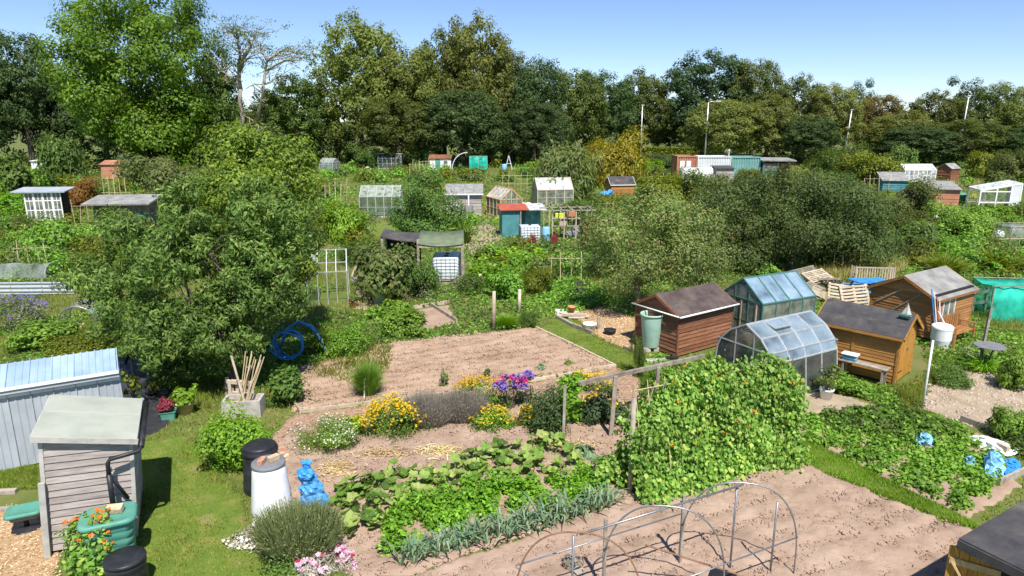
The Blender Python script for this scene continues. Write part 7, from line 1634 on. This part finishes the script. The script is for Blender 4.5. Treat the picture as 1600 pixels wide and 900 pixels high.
# ------------------------------------------------------------------ thickets of bramble, fruit canes and saplings between the plots
KEEP = [(28,292,102,350),(138,305,240,352),(158,232,210,282),(45,244,72,264),(545,282,620,345),(585,236,632,266),(500,246,522,272),(668,236,760,268),(693,284,765,340),(756,286,910,340),(780,316,930,392),(595,360,730,445),(952,280,1000,308),(938,285,960,310),(1055,238,1235,290),
        (1525,286,1600,332),(1408,260,1460,284),(1440,280,1488,335),(1480,260,1508,284),(1374,276,1415,302),(1572,340,1600,388),(1250,420,1410,475),(740,440,960,600),(1000,440,1530,620),(540,440,740,560),(700,350,790,400),(480,380,548,478),(1530,430,1600,500)]
def thickets():
    rng = np.random.default_rng(900); acc = {'mid': [], 'fresh': [], 'apple': [], 'yellowgreen': [], 'oak': []}; names = list(acc); made = 0
    def proj(x, y, z):
        dz = z-CAM_H; zc = y*CT-dz*ST; return 800+FPX*x/zc, 450-FPX*(y*ST+dz*CT)/zc, zc
    for _ in range(11000):
        px = rng.uniform(-150, 1750); py = 246 + 190*rng.random()**1.5; b = G(px, py); r_ = (.5+.9*rng.random())*(1 if b.y > 40 else .75); h = r_*(.8+.7*rng.random())
        if any(inpoly(np.array([b.x]), np.array([b.y]), e)[0] for e in EXC): continue
        x0, y0, zc = proj(b.x-r_, b.y, h); x1, y1, _z = proj(b.x+r_, b.y, 0)
        if any(x1 > k[0]+2 and x0 < k[2]-2 and y1 > k[1]+4 and y0 < k[3]-(k[3]-k[1])*.38 for k in KEEP): continue
        if vnoise(np.array([b.x*.12]), np.array([b.y*.09]), 71)[0] < .16: continue
        n = int(min(520, 26000/zc)); L = .05+.0030*zc; e = rdir(rng, n); q = rng.random(n)**.35
        jit = 1 + .35*np.sin(e[:,0]*5+e[:,2]*4+made) ; P = np.array([b.x, b.y, h*.42]) + e*np.array([r_, r_, h*.6])*(q*jit)[:,None]; N = e*.8+rng.normal(size=(n,3))*.35+[0,-.05,.45]
        ok = P[:,2] > .02; acc[names[int(rng.choice(5, p=[.25,.32,.13,.2,.1]))]].append((P[ok], N[ok], np.full(ok.sum(), L))); made += 1
        if made > 1050: break
    for nm, lst in acc.items():
        P = np.concatenate([a[0] for a in lst]); N = np.concatenate([a[1] for a in lst]); L = np.concatenate([a[2] for a in lst]); n = len(P)
        stuff(link('shrubbery', polymesh('shrubbery', leafquads(rng, P, N, L*(.6+.8*rng.random(n)), L*.6*(.6+.8*rng.random(n)), droop=.15), 4), LM[nm]), {'mid':'green','fresh':'bright green','apple':'grey-green','yellowgreen':'yellow-green','oak':'dark olive'}[nm]+' thickets of brambles and fruit bushes between the plots', 'shrubbery')
thickets()

# ------------------------------------------------------------------ clutter between the plots
rows = [('tall bean canes left of the metal framed greenhouse',508,318,5,1.9),('bean canes right of the far clear greenhouse',640,278,6,2.0),('cane row above the cone-shaped tree',655,270,5,1.8),('bean canes between the golden shrub and the small dark roofed shed',1005,300,5,1.8),
        ('cane row left of the far white greenhouse',1350,300,6,1.6),('canes in the meadow left of the cherry tree',30,425,4,1.4),('canes left of the white lean-to greenhouse',1510,345,5,1.7),('cane row at the right edge below the net cage',1560,405,5,1.3),('canes behind the green roofed lean-to',690,352,5,1.6),
        ('canes left of the open fronted grey roof shed',118,352,4,1.6),('canes behind the polycarbonate greenhouse',870,282,6,1.8),('canes right of the pergola',925,350,4,1.7),('canes between the thick fence post and the apple tree',860,440,4,1.3),('canes left of the blue picnic table behind the pallet heap',1300,424,4,1.2)]
for i, (lab, px, py, n, h_) in enumerate(rows):
    o = thing('bean_canes', lab, 'canes', G(px, py), .1*math.sin(i*3), 'cane rows over the plots'); rr = random.Random(i)
    for k in range(n): MB().tube([(.45*k, rr.uniform(-.2,.2), 0), (.45*k+rr.uniform(-.15,.15), rr.uniform(-.1,.1), h_*rr.uniform(.8,1.1))], .018 if py > 330 else .03, 5).build('cane', M['cane'], o)
    MB().tube([(-.1,0,h_*.8),(.45*(n-1)+.1,0,h_*.82)], .015, 5).build('cross_bar', M['cane'], o)
items = [('white sack standing in the weeds right of the small far glasshouse',524,270,'white_plastic',.5,.9),('pale sack left of the far clear greenhouse',575,268,'stone',.6,.7),('white sack right of the polycarbonate greenhouse door',826,330,'white_plastic',.5,.7),('white bundle left of the polycarbonate greenhouse',818,326,'white_paint',.4,.5),
         ('grey sack beside the open fronted grey roof shed',110,372,'stone',.5,.6),('pale blue sack in the orchard right of the containers',1246,300,'pale_blue',.5,.6),('white sack in the bushes right of the dark apple row',1405,352,'white_plastic',.4,.5),('white bundle in front of the brick-red shed',1465,345,'white_paint',.4,.45),
         ('dark sack beside the caged tank and pergola',905,366,'grey_plastic',.6,.6),('dark sack right of the first dark one by the pergola',893,372,'grey_plastic',.5,.5),('white bundle below the net cage at the right edge',1560,372,'white_plastic',.4,.5),('pale sack in front of the white windowed shed',112,388,'white_paint',.35,.4),
         ('teal bag at the foot of the rose bramble thicket',592,432,'green_plastic',.5,.5),('teal bag right of the first one by the thicket',608,440,'green_plastic',.4,.4)]
for i, (lab, px, py, m_, r_, h_) in enumerate(items): sack('garden_sack', lab, G(px, py), [(0,0,h_*.45,r_*.7,r_*.5,h_*.5),(r_*.3,.05,h_*.35,r_*.4,r_*.4,h_*.35)], m_, 20+i, 'sack')['group'] = 'sacks and bundles over the plots'
